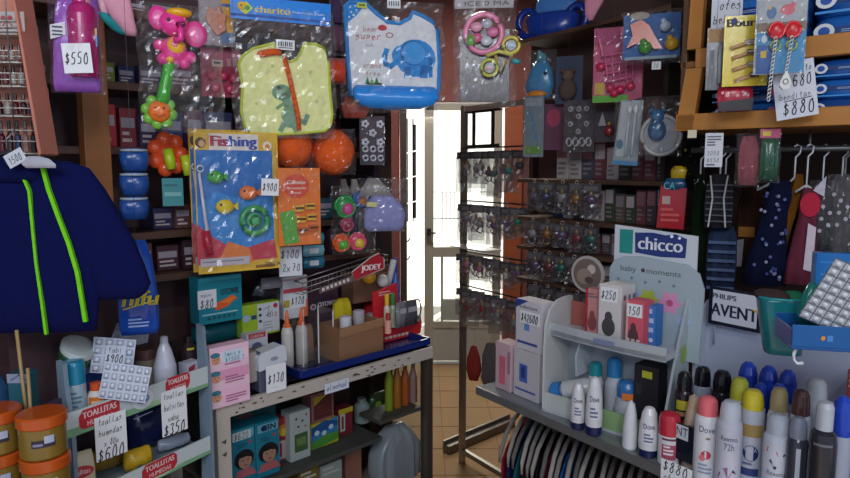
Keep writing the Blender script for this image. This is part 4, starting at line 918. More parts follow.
carton('blue_carton', 'deep blue carton standing behind the spray can', 'box', 84, 354, 104, None, .04, '2a4aa0', lambda b, t: b.rect(87, 366, 101, 372, -.3, '8aa0d0'), **SV(.115), rz=SANG)
bottle('glue_pot', 'white bottle with orange label and orange cap on the stand', 'bottle', 88, 382, 108, None, [(.95, 0), (1, .04), (1, .6), (.7, .74), (.55, .78)], [(.6, .77), (.62, .98), (.4, 1)], 'd8d4d0:g', 'd8582a:g', lambda b, t, r, h: (b.rect(-8, t.y1 - h * .62, 8, t.y1 - h * .12, 0, 'd8742c'), b.rect(-5, t.y1 - h * .5, 6, t.y1 - h * .38, -.3, 'e8c8a0')), **SV(.03))
def sheetgrid(name, label, x0, y0, x1, y1, tilt, v, nx, nz, price=None):
    t = Thing(name, label, 'tablet sheet', x0, y0, x1, y1, c=splane(v), m=SMM, rz=25)
    cx, cy = (x0 + x1) / 2, (y0 + y1) / 2; w, h = (x1 - x0) * .9, (y1 - y0) * .8
    b = t.mb(); b.T = b.T @ Matrix.Translation((cx, 0, cy)) @ Matrix.Rotation(math.radians(-tilt), 4, 'Y')
    b.box(0, .3, h / 2, w, .6, -h, 'cfd6e4:g')
    for i in range(nx):
        for j in range(nz):
            X, Z = -w / 2 + w * (i + .5) / nx, -h / 2 + h * (j + .5) / nz
            b.rect(X - w / nx * .38, Z - h / nz * .38, X + w / nx * .38, Z + h / nz * .38, -.3, 'a9b2c6'); b.ball(X, -.4, Z, w / nx * .24, 1.2, h / nz * .26, 'dde2ec:g', 8, 5); b.rect(X - w / nx * .3, Z + h / nz * .2, X + w / nx * .2, Z + h / nz * .3, -.5, '5a6480')
    t.part(b, 'blister_sheet')
    if price:
        b = t.mb(); b.T = b.T @ Matrix.Translation((cx + 2, 0, cy)) @ Matrix.Rotation(math.radians(-tilt), 4, 'Y'); b.box(0, -2, 9, 20, .4, -20, 'd8dcea:p'); b.hand('tabl', 0, -4, 5, -2.5, w=15); b.hand('$900', 0, 6, 8, -2.5, w=18); t.part(b, 'price_sticker')
    return t
sheetgrid('tablet_sheet', 'white sheet of tablets with a 900 price, behind the other sheet', 91, 334, 138, 378, 10, .028, 4, 4, True)
sheetgrid('tablet_sheet', 'white grid sheet of tablets hanging over the stand front strip', 100, 360, 153, 405, 14, -.022, 6, 4)
t = Thing('clear_pouch', 'crumpled clear pouch between the tablet sheets and white bottle', 'pouch', 112, 320, 150, 345, c=splane(.075), m=SMM, rz=30)
b = t.mb(); b.loft([(345, 114, 148, 4), (335, 112, 150, 10), (322, 118, 140, 5)], 'b8c0d2:t', fold=1.5); t.part(b, 'pouch')
bottle('lotion_bottle', 'tall slim white bottle in the display stand', 'bottle', 155, 336, 177, None, [(.9, 0), (1, .05), (.98, .4), (.62, .72), (.36, .86)], [(.36, .85), (.34, .98), (.2, 1)], 'c4c6d4:g', 'b8bccb:g', **SV(.05))
bottle('dark_bottle', 'dark brown bottle with yellow tag at the stand end by the counter', 'bottle', 180, 336, 198, None, [(.95, 0), (1, .05), (1, .6), (.5, .8), (.4, .84)], [(.46, .83), (.46, 1)], '33252a:g', '241c20:g', lambda b, t, r, h: (b.rect(-1, t.y1 - h * .72, 6, t.y1 - h * .66, 0, 'c8b82c'), b.rect(-2, t.y1 - h * .36, 6, t.y1 - h * .1, -.2, '8a2a34')), **SV(.085))
bottle('beige_pot', 'beige and brown pot squeezed behind the white bottle', 'pot', 136, 348, 158, None, [(1, 0), (1, .7), (.9, .72)], [(1.0, .71), (1.0, .98), (.9, 1)], '8a8072:g', '6a4a44:g', **SV(.11))
carton('leaflet_box', 'small red and white box beside the dark brown bottle', 'box', 188, 362, 201, None, .03, 'b8bcc8', lambda b, t: b.poly([(189, 366), (196, 364), (192, 384), (189, 386)], -.3, 'b02a3c'), **SV(.035), rz=SANG)
# lower shelf of the stand
def pouch(label, x0, y0, x1, y1, v, col, art=None, th=16, rz=None):
    t = Thing('wipes_pack', label, 'pack', x0, y0, x1, y1, c=splane(v), m=SMM, z=None if y1 else S2 + .009, rz=SANG - 15 if rz is None else rz, group=None)
    b = t.mb(); y1 = t.y1; h = y1 - y0; b.loft([(y1, x0 + 2, x1 - 2, 3), (y1 - h * .25, x0, x1, th * .9), (y1 - h * .6, x0, x1, th), (y0 + h * .12, x0 + 1, x1 - 1, th * .6), (y0, x0 + 2, x1 - 2, 2)], col, fold=.7, k=5)
    if art: art(b, -th / 2 - .6)
    t.part(b, 'pack'); return t
pouch('yellow soft pack of wipes with a dark baby picture in the lower stand shelf', 124, 448, 152, None, .035, 'c8a226:g', lambda b, y: (b.disc(137, 470, 6, y, '3a4468', 8), b.disc(138, 466, 3, y - .3, 'c89a7a')))
pouch('flat yellow pack lying behind the other packs of the lower stand shelf', 92, 448, 124, None, .09, '9a7428:g')
pouch('cream soft pack with a red label at the open end of the lower stand shelf', 66, 452, 96, None, .03, 'cfc6ac:g', lambda b, y: (b.disc(78, 468, 14, y, 'b8303c', 6), b.text('Toallitas', 78, 470, 5, y - .4, 'f0e4e4', w=20)), th=22)
pouch('white crumpled wipes pack with blue marks by the orange lidded jars', 40, 430, 62, None, .07, 'c4c6d0:g', lambda b, y: (b.rect(44, 444, 50, 447, y, '7a6a30'), b.disc(55, 442, 3, y, '9a4a6a')), th=12)
pouch('dark navy pack filling the gap behind the price cards', 128, 404, 166, None, .11, '1c2352:g', lambda b, y: b.stroke([(132, 412), (150, 409)], 1, y, 'b8c0e0'), th=20)
pouch('clear bag of cotton with a blue mark in the lower stand shelf', 158, 436, 190, None, .055, '9aa4b4:g', lambda b, y: b.disc(180, 452, 4, y, '2a5ac0'), th=14)

# ================================================================== counter by the camera with jars
b = MB(); pq = [(-.565, .78), (-.565, 1.015), (-.65, 1.08), (-.98, 1.08), (-1.1, .98), (-1.1, .78)]
for z0, z1, cc in ((0, .962, '4a3a34:w'), (.962, .974, '6a5a50')): b.add([(x, y, z0) for x, y in pq] + [(x, y, z1) for x, y in pq], [(5, 4, 3, 2, 1, 0), (6, 7, 8, 9, 10, 11)] + [(i, (i + 1) % 6, (i + 1) % 6 + 6, i + 6) for i in range(6)], cc)
solo(b, 'side_counter', 'low side counter under the orange lidded jars', 'counter', (0, 0, 0))
JZ = .9745
def jar(x, ztop, Y, label, z):
    s_ = Y / F; cx = (x - 425) * s_
    t = thing('ointment_jar', label, 'jar', (cx, Y, z), 0, 'orange lidded jars')
    b = MB(); b.lathe([(.032, 0), (.034, .003), (.034, .050), (.031, .054)], '84682a:g', n=28)
    b.warp = .0345; b.T = Matrix.Rotation(math.radians(24), 4, 'Z'); b.rect(-.012, .022, .022, .034, 0, '30283a', 8); b.rect(.006, .028, .020, .040, -.0004, 'b4b8d0', 6); b.rect(-.010, .025, .004, .029, -.0006, '8a84a0', 5); b.build('jar_body', t)
    b = MB(); b.lathe([(.0355, .050), (.0365, .052), (.0365, .066), (.034, .069), (.0, .0695)], 'bd521a:g', n=32); b.build('lid', t)
    return t
jz = .0705
jar(27, 0, .985, 'orange lidded jar on top of its stack, in front of the wooden sticks', JZ + jz)
jar(28, 0, .985, 'orange lidded jar at the bottom of the stack in front of the sticks', JZ)
jar(-20, 0, 1.0, 'orange lidded jar on top of the stack cut by the picture edge', JZ + jz - .006 + .006)
jar(-20, 0, 1.0, 'orange lidded jar at the bottom of the stack cut by the picture edge', JZ)
bottle('blue_bottle', 'steel blue squat bottle behind the orange lidded jars', 'bottle', -22, 366, 18, None, [(.95, 0), (1, .05), (1, .5), (.8, .78), (.5, .88), (.3, .9)], [(.34, .9), (.34, 1)], '2c5078:g', '223c5a:g', c=1.078, m=0, z=JZ)
carton('ribbon_box', 'small teal box with a white patterned top behind the jars', 'box', 14, 374, 34, None, .03, '1a5562', lambda b, t: (b.rect(14, 374, 34, 383, -.3, '8d94a6'), b.stroke([(18, 380), (26, 375), (34, 381)], 1.4, -.5, '5a6a8a')), c=1.058, m=0, z=JZ)
for i, (x0, y0, x1, lab) in enumerate(((27, 330, 34, 'longer wooden stick standing behind the orange lidded jars'), (34.5, 368, 37, 'shorter wooden stick standing behind the orange lidded jars'))):
    t = Thing('wooden_stick', lab, 'stick', min(x0, x1), y0, max(x0, x1), None, c=1.046 - i * .012, m=0, z=JZ)
    b = t.mb(); b.tube([(x1 if not i else x0 + 1, 0, t.y1), (x0 + (1 if i else 0), 0, y0)], 1.7, 'a88a5c:w', 8); t.part(b, 'stick')
carton('purple_box', 'dark purple box edge beside the orange lidded jars', 'box', 50, 404, 57, None, .03, '3a2a48', lambda b, t: b.rect(51, 406, 56, 414, -.3, '8a7aa0'), c=1.05, m=0, z=JZ)

# ================================================================== salmon display rack with nail polish
RY = 1.22
rk = Thing('polish_rack', 'salmon pink rack with wire shelves of small dark bottles', 'rack', -40, -30, 50, 156, c=RY, m=0)
b = rk.mb(); b.prism([(-40, 156), (-40, -30), (25, -30), (29, 20), (34, 80), (43, 152)], 22, 25, 'd8907a:p'); rk.part(b, 'back_panel')
b = rk.mb(); b.prism([(24, -30), (26, -30), (45, 154), (42, 156)], -6, 24, 'c87e6a:p'); rk.part(b, 'side_panel')
RR = [(14, 32), (44, 60), (66, 84), (93, 114), (120, 152)]
for zt, zb in RR:
    b = rk.mb()
    for z in (zt + 2 + (zb - zt) * f for f in (.25, .6, 1)): b.tube([(-36, -4, z - 1), (25 + z * .1, -4, z)], .7, 'b9b4ac:m'); 
    b.box(-6, 9, zb + 1.5, 68, 26, -1.2, 'c4bfb8:m'); rk.part(b, 'wire_shelf')
t = Thing('brand_card', 'white card with faded red lettering at the top of the salmon rack', 'card', -20, 12, 25, 31.5, c=RY - .003, m=0)
b = t.mb(); b.box(2.5, .4, 31.5, 45, .7, -20, 'b9b2ae:p'); b.text('ISSEO', -3, 29, 7, -.3, 'b04a50', w=32); [b.disc(x, 18, 2.6, -.3, c_) for x, c_ in ((-4, '9a6a72'), (4, 'a05a5a'), (11, 'b04048'), (19, '4a2a30'))]; t.part(b, 'card')
CN = {'1c1418': 'black', '5a1420': 'dark red', '8a6a64': 'dusty beige', '24345a': 'navy', '6a3a48': 'plum', 'a8a29c': 'pale grey', '3a2028': 'maroon'}
rr = random.Random(5); PO = ['first', 'second', 'third', 'fourth', 'fifth', 'sixth']
for r_, (zt, zb) in enumerate(RR[1:]):
    cols = [rr.choice(list(CN)) for _ in range(6)]
    for k in range(6):
        x = 24 + zt * .09 - k * 8; col = cols[k]
        t = Thing('nail_polish', '%s nail polish, %s from the side panel, %s wire shelf of the salmon rack' % (CN[col], PO[k], PO[r_ + 1]), 'nail polish', x - 3, zt + 1, x + 3, zb + .2, c=RY + .014, m=0, group='nail polish bottles on the salmon rack')
        b = t.mb(); b.lathe([(3, zb), (3, zb - (zb - zt) * .5), (1.6, zb - (zb - zt) * .58)], col + ':g', x, 0, n=10); t.part(b, 'bottle'); b = t.mb(); b.lathe([(1.7, zb - (zb - zt) * .57), (1.5, zt + 1), (.8, zt + .5)], ('1a1618:g', '5a4a4a:g', '2a1c1e:g')[k % 3], x, 0, n=10); t.part(b, 'cap')
t = Thing('cardboard_sheet', 'grey torn cardboard sheet edge behind the salmon rack', 'cardboard', 40, 22, 58, 150, c=RY + .06, m=0)
b = t.mb(); b.prism([(34, 150), (36, 24), (45, 26), (46, 60), (50, 66), (48, 80), (52, 90), (50, 118), (54, 130), (53, 150)], 0, 1.2, '9a8e88:p'); t.part(b, 'cardboard'); t.thread(x=44, y=24)

# ================================================================== navy jacket on its hanger
t = Thing('tracksuit_jacket', 'navy blue jacket with neon green stripes hanging in front of the wipes stand', 'jacket', -50, 158, 156, 330, c=1.10, m=0, rz=4)
NV = '080f44:f'
b = t.mb(); b.loft([(331, -48, 97, 14), (318, -50, 99, 20), (290, -50, 103, 23), (250, -50, 106, 25), (215, -48, 104, 24), (190, -46, 98, 21), (172, -44, 84, 16), (160, -30, 66, 11)], NV, fold=1.3, k=7, n=48); t.part(b, 'jacket_body')
b = t.mb(); b.loft([(299, 96, 140, 6), (293, 92, 149, 13), (284, 88, 154, 17), (265, 84, 149, 20), (240, 80, 139, 21), (212, 74, 126, 20), (188, 66, 112, 16), (168, 58, 99, 9), (161, 56, 80, 5)], NV, fold=1.1, k=4, n=36, ph=1); t.part(b, 'sleeve')
b = t.mb(); b.loft([(181, 0, 52, 8, -8), (172, -4, 60, 13, -7), (163, 0, 62, 11, -4), (157, 6, 58, 6, 0)], '081040:f', fold=.6); t.part(b, 'collar')
def stripe(b, pts, w, y):
    for (x0, z0), (x1, z1) in zip(pts, pts[1:]): b.prism([(x0 - w, z0), (x0 + w, z0), (x1 + w, z1), (x1 - w, z1)], y, y + 4, '74d020:f')
b = t.mb(); stripe(b, [(60, 168), (64, 188), (72, 215), (80, 240), (87, 270), (92, 319)], 1.9, -14); t.part(b, 'neon_stripe')
b = t.mb(); stripe(b, [(42, 179), (46, 190), (47, 230), (48, 260), (51, 300), (53, 331)], 1.3, -14.5); t.part(b, 'neon_stripe')
b = t.mb(); stripe(b, [(-2, 177), (6, 172), (10, 171)], 1.8, -13); t.part(b, 'neon_trim')
b = t.mb(); b.tube([(-30, 0, 170), (20, 0, 152), (70, 0, 166)], 2, '2a2a30:g', 8); b.tube([(20, 0, 152), (20, 0, 140), (25, 3, 133), (30, 8, 136)], 1, '77777c:m'); t.part(b, 'hanger')
b = t.mb(); b.tube([(26, 4, 134), (26, 4, -120)], .6, '77777c:m'); t.part(b, 'hanging_cord')
t = Thing('price_tag', 'crumpled white price tag with a pale strip on the navy jacket collar', 'tag', 6, 147, 56, 168, c=1.055, m=0)
b = t.mb(); b.T = b.T @ Matrix.Translation((16, 0, 158)) @ Matrix.Rotation(math.radians(28), 4, 'Y'); b.box(0, 0, 7, 20, .5, -14, 'c4c8d2:p'); b.hand('1500', 0, 4, 7, -.4, w=15); t.part(b, 'paper')
b = t.mb(); b.loft([(168, 26, 56, 2), (164, 22, 56, 4), (159, 26, 50, 3), (156, 28, 40, 1)], 'a9a8b4:p', fold=.6); t.part(b, 'paper_strip')
# blue bag with yellow script by the jacket cuff
t = Thing('snack_bag', 'shiny blue bag with yellow script beside the jacket cuff', 'bag', 122, 236, 162, 335, c=1.25, m=0, rz=20)
b = t.mb(); b.loft([(334, 122, 158, 5), (326, 120, 160, 14), (295, 119, 160, 18), (260, 122, 156, 13), (240, 130, 150, 6)], '1a4cae:g', fold=.8, k=5)
b.text('nifu', 142, 303, 14, -11, 'd8c41c', w=34, bold=.6, slant=.25); b.stroke([(126, 306), (156, 299)], 1.2, -11, 'd8c41c'); smudge(b, 130, 316, 152, 326, -10, '8aa8e0', 3); t.part(b, 'bag'); t.thread(x=140, y=240, top=1.9)

# ================================================================== stock on the wall shelving
PAL = ['7a8a2a', '2a3f8a', '4a5a8a', 'b02a38', '8a2a3a', '2a5a78', '6a3a58', 'a84a58', '2a2a4a', '3a6a3a', 'a89a98', '55303a']
def stock(name, cat, where, rows):
    for i, (x0, y0, x1, z, col, lab) in enumerate(rows):
        c = 2.27 + .03 * (i % 2); x1 -= 2.5
        nx = min([q for q in SHZ if q > z + .02] + [2.3]) - .03; y0 = max(y0, colz((x0 + x1) / 2, c, -1, nx)[1])
        h = None
        carton(name, lab, cat, x0, y0, x1, None, .08, col, lambda b, t: (b.rect(t.x0 + 1, t.y0 + (t.y1 - t.y0) * .25, t.x1 - 2, t.y0 + (t.y1 - t.y0) * .5, -.3, 'a09aa8'), smudge(b, t.x0 + 2, t.y0 + (t.y1 - t.y0) * .6, t.x1 - 3, t.y1 - 2, -.3, 'c8b8b8', 2, int(t.x0))), c=c, m=-1, z=z + .001, rz=45)
stock('stock_box', 'box', '', [
 (102, 62, 118, 1.70, '6a7a26', 'olive green box on the shelf right of the purple bag'), (119, 66, 138, 1.70, '27305e', 'navy box on the shelf beside the olive green box'),
 (100, 104, 120, 1.55, 'a8283a', 'red box on the shelf beside the wooden post'), (121, 108, 140, 1.55, '84303e', 'crimson and white box on the shelf next to the red box'), (141, 116, 160, 1.55, '3a2f52', 'violet box on the shelf under the green rattle handle'),
 (162, 112, 186, 1.55, '2f4a78', 'blue grey box behind the rattle bag'), (188, 110, 206, 1.55, '5a2a48', 'plum box behind the rattle bag beside the fishing games'),
 (140, 66, 166, 1.70, '40365a', 'grey violet box behind the flower rattle'), (168, 64, 196, 1.70, '6a3350', 'wine box behind the elephant rattle bag'),
 (158, 245, 182, 1.237, '4a2434', 'maroon box on the low shelf next to the blue snack bag'), (184, 238, 200, 1.237, '3a1f2c', 'dark wine box on the low shelf by the fishing games'),
 (110, 20, 150, 1.87, '243a66', 'dim blue box on the top shelf behind the plush toy'), (152, 18, 196, 1.87, '4a2c4a', 'dim purple box on the top shelf behind the rattle'),
 (296, 205, 318, 1.345, '5a2440', 'berry box on the shelf behind the razor card'), (318, 198, 336, 1.345, '265a68', 'teal box on the shelf under the orange sponges'),
 (304, 158, 330, 1.55, '4a2438', 'dark box on the shelf behind the orange sponges'), (206, 112, 236, 1.55, '33406a', 'slate box hidden between rattle bag and yellow bib'),
 (280, 240, 306, 1.237, '352a44', 'dark violet box on the low shelf behind the price leaflet'), (330, 228, 352, 1.237, '4a2a3a', 'dark plum box on the low shelf under the rattle bunch'),
 (112, 236, 134, 1.237, '4a3048', 'dusky purple box on the low shelf behind the jacket sleeve'), (136, 240, 156, 1.237, '5a3038', 'brick red box on the low shelf behind the blue snack bag'), (154, 208, 176, 1.345, '33305a', 'indigo box on the middle shelf beside the blue tubs'), (176, 204, 194, 1.345, '5a3a3a', 'brown red box on the middle shelf by the fishing games'), (278, 112, 306, 1.55, '3a3a5c', 'grey blue box on the shelf hidden behind the yellow bib'), (336, 168, 356, 1.55, '4a3040', 'dim mauve box behind the flower pack'), (240, 108, 274, 1.55, '5c3448', 'rosy brown box on the shelf behind the yellow bib')])
for k in range(3):
    t = Thing('plastic_tub', ['blue plastic tub with white rim, lowest of three in the stack', 'blue plastic tub with white rim, middle of three in the stack', 'blue plastic tub with white rim, topmost of three in the stack'][k], 'tub', 119, 196 - k * 24, 151, 219 - k * 24, c=2.17, m=-1, rz=25, group='blue tubs stacked on the shelf')
    b = t.mb(); b.loft([(t.y1, 123, 147, 18), (t.y1 - 10, 120, 150, 22), (t.y1 - 18, 120, 150, 22), (t.y1 - 20, 123, 147, 18)], '23509a:g'); t.part(b, 'tub'); b = t.mb(); b.ring(135, 0, t.y1 - 20.5, 13, 1.4, 'a8b8cc:g', 'xy', n=24); b.loft([(t.y1 - 19.5, 124, 146, 17), (t.y1 - 22.5, 126, 144, 14)], '2c5cb0:g'); t.part(b, 'lid')
# ================================================================== nappy packs in the wooden shelf
def nappy(u, v, z, w, h, label, col):
    t = thing('nappy_pack', label, 'nappies', wloc(u, v, z), WANG, 'blue nappy packs in the wooden shelf')
    b = MB(); n = 26; b.loft([(0, -w / 2 + .004, w / 2 - .004, .20), (h * .12, -w / 2, w / 2, .215), (h * .88, -w / 2, w / 2, .215), (h, -w / 2 + .004, w / 2 - .004, .20)], col, n=40, shape=.35)
    y = -.1085
    b.rect(-w * .46, h * .42, w * .46, h * .66, y, '14366e:g'); b.disc(-w * .36, h * .54, h * .3, y - .0008, 'd8dce4:g', h * .26); b.disc(-w * .36, h * .54, h * .17, y - .0014, '2a56a8:g', h * .15)
    b.disc(w * .2, h * .56, h * .2, y - .0012, 'c85a8a:g'); b.disc(w * .36, h * .54, h * .2, y - .0012, 'b8c4dc:g', h * .13); smudge(b, -w * .2, h * .48, w * .08, h * .6, y - .001, '8aa4d0:g', 2); b.rect(-w * .46, h * .12, w * .46, h * .2, y, '3f8fd8:g')
    b.build('pack', t)
NB = ['1d5fae:g', '174f9a:g', '2268b8:g', '1a4688:g']
cols = ['nearest the wooden stile', 'second from the wooden stile', 'third from the wooden stile']
k_ = 0
for lev, z0, nl, hh in (('lower', zl + .018, 3, (zm - .018 - zl - .02) / 3 - .002), ('upper', zm + .001, 3, .066)):
    for ci in range(3):
        for li in range(nl):
            nappy(.065 + .10 + ci * .205, .14 + .004 * ((li + ci) % 3), z0 + li * (hh + .001), .198, hh, 'blue nappy pack, %s in its layer, %s compartment, %s' % (('first', 'second', 'third')[ci], lev, ('bottom of stack', 'middle of stack', 'top of stack')[li]), NB[k_ % 4]); k_ += 1
# hung in front of the wooden shelf
HC = WC - .09
def R(name, label, cat, x0, y0, x1, y1, c=HC, m=WM, rz=-18, **kw): return Thing(name, label, cat, x0, y0, x1, y1, c=c, m=m, rz=rz, **kw)
t = R('note_paper', 'white handwritten note hung behind the yellow card on the wooden shelf', 'note', 711, -6, 742, 30, c=HC + .05)
b = t.mb(); b.box(726, .3, 30, 31, .6, -36, 'c9ccd6:p'); b.hand('ofes', 730, 9, 9, -.3, w=22); b.hand('bebes', 726, 23, 8, -.3, w=26); t.part(b, 'paper'); t.thread(x=727, y=-4)
t = R('brush_pack', 'grey toothbrush pack with a tan header hung left of the yellow card', 'pack', 705, 27, 724, 90, c=HC + .03)
b = t.mb(); b.box(714.5, .5, 90, 19, 1, -62, '6d7076:g'); b.rect(706, 29, 723, 42, -.3, 'b58a54'); b.rect(708, 50, 713, 85, -.3, '84888e'); t.part(b, 'card'); b = t.mb(); b.tube([(718, -4, 46), (718, -4, 84)], 2, 'a8b0b8:g'); t.part(b, 'brush'); t.bag(ex=0, ey=0, bulge=7, ph=1); t.thread(x=714, y=28)
t = R('clip_card', 'bright yellow card with small wooden pegs hung on the wooden shelf', 'card', 722, 15, 767, 86)
b = t.mb(); b.box(744, .5, 86, 45, 1, -71, 'e8cf1c:g'); b.text('Bour', 738, 26, 8, -.3, '1a1c30', w=28, bold=.7); b.disc(731, 20, 3, -.4, '2a3a7a'); t.part(b, 'card')
for i, (x, z) in enumerate(((741, 44), (743, 54), (744, 66), (747, 77))):
    b = t.mb(); b.tube([(x - 13, -2.5, z + 4), (x + 4, -2.5, z - 1)], 2, 'd8a878:g', 8); b.box(x + 6, -3, z + 1, 9, 4, -5, '5a2a20:g' if i % 2 else '8a8478:g'); b.rect(x + 2, z - 2.6, x + 10, z - 1.6, -5.4, 'd8d0c0'); t.part(b, 'peg')
t.bag(ex=0, ey=0, bulge=8, ph=3); t.thread(x=744, y=16)
t = R('sweets_pack', 'red and black pack of hearts hung under the yellow card', 'pack', 716, 84, 752, 112, c=HC + .02)
b = t.mb(); b.loft([(111, 718, 750, 4), (102, 716, 752, 9), (92, 716, 752, 9), (85, 718, 750, 4)], 'b02438:g', fold=1, k=6); b.poly([(717, 102), (752, 99), (751, 111), (718, 111)], -5.4, '241a20:g')
for k in range(6): b.disc(721 + k * 5, 93 + (k % 2) * 3, 1.6, -5.6, 'd88a94:g')
t.part(b, 'pack'); t.thread(x=734, y=86)
t = R('clip_card', 'blue card of two red soother clips with white chains on the wooden shelf', 'card', 753, -4, 804, 74, c=HC - .06)
b = t.mb(); b.box(778, .5, 74, 51, 1, -78, '9aa4ae:t'); b.rect(755, 32, 803, 73, -.4, '3a88b8'); b.rect(755, 44, 771, 73, -.6, '2a5a9a'); b.rect(754, 22, 803, 30, -.5, '7a6a58'); b.rect(754, -2, 803, 22, -.4, 'a4a8ac')
b.disc(768, 12, 5, -.8, '4a6a9a', 6); b.disc(766, 7, 2, -.9, 'c8a86a'); b.disc(784, 10, 7, -.8, 'c85a6a', 5.5); b.disc(789, 5, 2.4, -.9, 'c85a6a'); b.rect(759, 50, 765, 57, -.8, 'c8a82a'); b.disc(762, 38, 3, -.8, 'c8d0d8', 4); t.part(b, 'card')
for x in (773, 789):
    b = t.mb(); b.lathe([(8, 0), (8, 2), (6, 4), (.01, 4.4)], 'c8242c:g', 0, 0, n=22) if False else b.ball(x, -5, 31, 8.6, 4, 8.6, 'c8242c:g'); b.ring(x, -6, 31, 7.6, 1.4, 'd83a40:g', n=20); b.ball(x - 1, -9, 30, 3, 1.2, 3, 'd8605c:g', 10, 6); t.part(b, 'clip')
    b = t.mb(); b.ring(x, -4, 46, 5, 1, '9cae2a:g', n=14, k=5); t.part(b, 'green_ring')
for x0, x1, ze in ((772, 768, 104), (788, 784, 76)):
    b = t.mb(); n = int((ze - 38) / 4)
    for k in range(n): b.ring(x0 + (x1 - x0) * k / n, -8, 40 + k * 4, 1.5, .65, 'd4d6d2:g', n=8, k=5, rz=2.4)
    t.part(b, 'chain', 0)
b = t.mb(); b.prism([(784, 72), (787, 76), (790, 84), (788, 90), (782, 91), (778, 87), (779, 82), (782, 76)], -9.5, -7.5, 'd8d8d2:g'); b.ring(784, -9.8, 83, 2.6, .5, '8a8a88', n=10, k=4); t.part(b, 'pear_tag')
t.bag(ex=0, ey=0, bulge=6, ph=2); t.thread(x=778, y=-3)
t = R('price_sign', 'white card with handwritten prices 680 and 880 on the wooden shelf', 'price sign', 768, 58, 817, 120, c=HC + .02)
b = t.mb(); b.T = b.T @ Matrix.Translation((793, 0, 89)) @ Matrix.Rotation(math.radians(9), 4, 'Y'); b.box(0, .3, 29, 42, .6, -57, 'cdd0da:p'); b.hand('cabez chito', 0, -17, 6, -.3, w=38); b.hand('$1680', 2, -3, 11, -.3, w=34); b.hand('benditas', 0, 9, 6, -.3, w=32); b.stroke([(-12, 11), (16, 10)], .8, -.3, '1a1c22'); b.hand('$880', 3, 25, 13, -.3, w=34); t.part(b, 'paper'); t.thread(x=793, y=64, top=1.9)
t = R('price_list', 'narrow white printed price list hanging under the wooden shelf corner', 'list', 704, 133, 722, 167, c=HC + .05)
b = t.mb(); b.box(713, .3, 167, 18, .6, -34, 'c9cbd2:p'); smudge(b, 706, 136, 720, 147, -.3, '5a5a66', 4, 2); b.hand('2050', 713, 155, 4, -.3, w=13); b.hand('$550', 713, 162, 4, -.3, w=13); smudge(b, 706, 164, 720, 167, -.3, '5a5a66', 1); t.part(b, 'paper'); t.thread(x=713, y=134, top=wz(126))
t = R('price_tag', 'tiny cream tag stuck at the wooden shelf corner', 'tag', 687, 130, 697, 138, c=WC - .012)
b = t.mb(); b.box(692, .3, 138, 9, .6, -8, 'd0c4a8:p'); t.part(b, 'paper')
t = R('toy_pack', 'pink film pack of beads hanging just under the wooden shelf', 'toy', 735, 134, 757, 186, c=HC + .10)
b = t.mb(); b.loft([(185, 738, 755, 6), (165, 736, 757, 11), (145, 737, 756, 9), (136, 740, 753, 4)], '8c4a54:f', fold=1, k=5); t.part(b, 'contents'); t.bag(ex=1, ey=1, bulge=10, ph=3); t.thread(x=746, y=136, top=wz(126))
t = R('toy_pack', 'dark green film pack with a pink header under the wooden shelf', 'toy', 757, 128, 778, 183, c=HC + .10)
b = t.mb(); b.loft([(180, 759, 776, 5), (160, 758, 777, 9), (144, 759, 776, 8), (138, 760, 775, 3)], '17523a:g', fold=.8); t.part(b, 'contents'); b = t.mb(); b.box(767.5, 0, 138, 20, 1.2, -9, 'c8507a:g'); b.rect(760, 131, 768, 136, -.9, 'd8c43a'); t.part(b, 'header_card'); t.bag(ex=1, ey=0, bulge=9, ph=4); t.thread(x=767, y=130, top=wz(126))

# ================================================================== clothes on the rail under the wooden shelf
GC = WC + .14 * math.sqrt(1 + WM * WM)
RAILZ = zl - .045
def garment(name, label, x0, y0, x1, y1, rows, col, extra=None, dc=0, hook=None, fold=1.6, rz=-24, k=5):
    t = Thing(name, label, 'clothes', x0, y0, x1, y1, c=GC + dc, m=WM, rz=rz)
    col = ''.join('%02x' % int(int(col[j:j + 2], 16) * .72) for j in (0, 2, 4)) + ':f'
    b = t.mb(); b.loft(rows, col, fold=fold, k=k, n=36, ph=x0)
    if extra: extra(b)
    t.part(b, 'garment')
    hx = hook or (x0 + x1) / 2; top = t.y1 - (RAILZ - t.p.z) / t.kz
    b = t.mb(); b.tube([(hx, 0, y0 + 8), (hx, 0, top + 8), (hx + 4, 0, top + 4), (hx + 5, 0, top - 2), (hx + 1, 0, top - 4), (hx - 2, 0, top - 2)], 1, 'c9cbd0:g', 6); b.tube([(hx - (x1 - x0) * .3, 0, y0 + 12), (hx, 0, y0 + 5), (hx + (x1 - x0) * .3, 0, y0 + 12)], 1.4, 'a9abb0:g', 6); t.part(b, 'hanger'); return t
def dots(pts, r, y, cols): return lambda b: [b.disc(x, z, r, y, cols[i % len(cols)]) for i, (x, z) in enumerate(pts)]
rq = random.Random(3)
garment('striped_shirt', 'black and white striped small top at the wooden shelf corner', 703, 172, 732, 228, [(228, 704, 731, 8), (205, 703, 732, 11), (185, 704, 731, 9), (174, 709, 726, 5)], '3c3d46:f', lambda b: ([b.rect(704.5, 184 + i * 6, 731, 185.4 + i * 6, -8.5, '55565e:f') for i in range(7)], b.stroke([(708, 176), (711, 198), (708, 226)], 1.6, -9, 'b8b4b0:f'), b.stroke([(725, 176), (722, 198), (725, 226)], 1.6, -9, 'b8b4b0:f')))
garment('folded_jeans', 'blue grey folded trousers hanging below the striped top', 704, 225, 735, 292, [(291, 705, 734, 9), (262, 704, 735, 12), (236, 705, 734, 11), (226, 708, 730, 6)], '3d4d72:f', lambda b: [b.rect(706, 240 + i * 9, 733, 243 + i * 9, -9.5, '55658a:f') for i in range(6)], dc=.05)
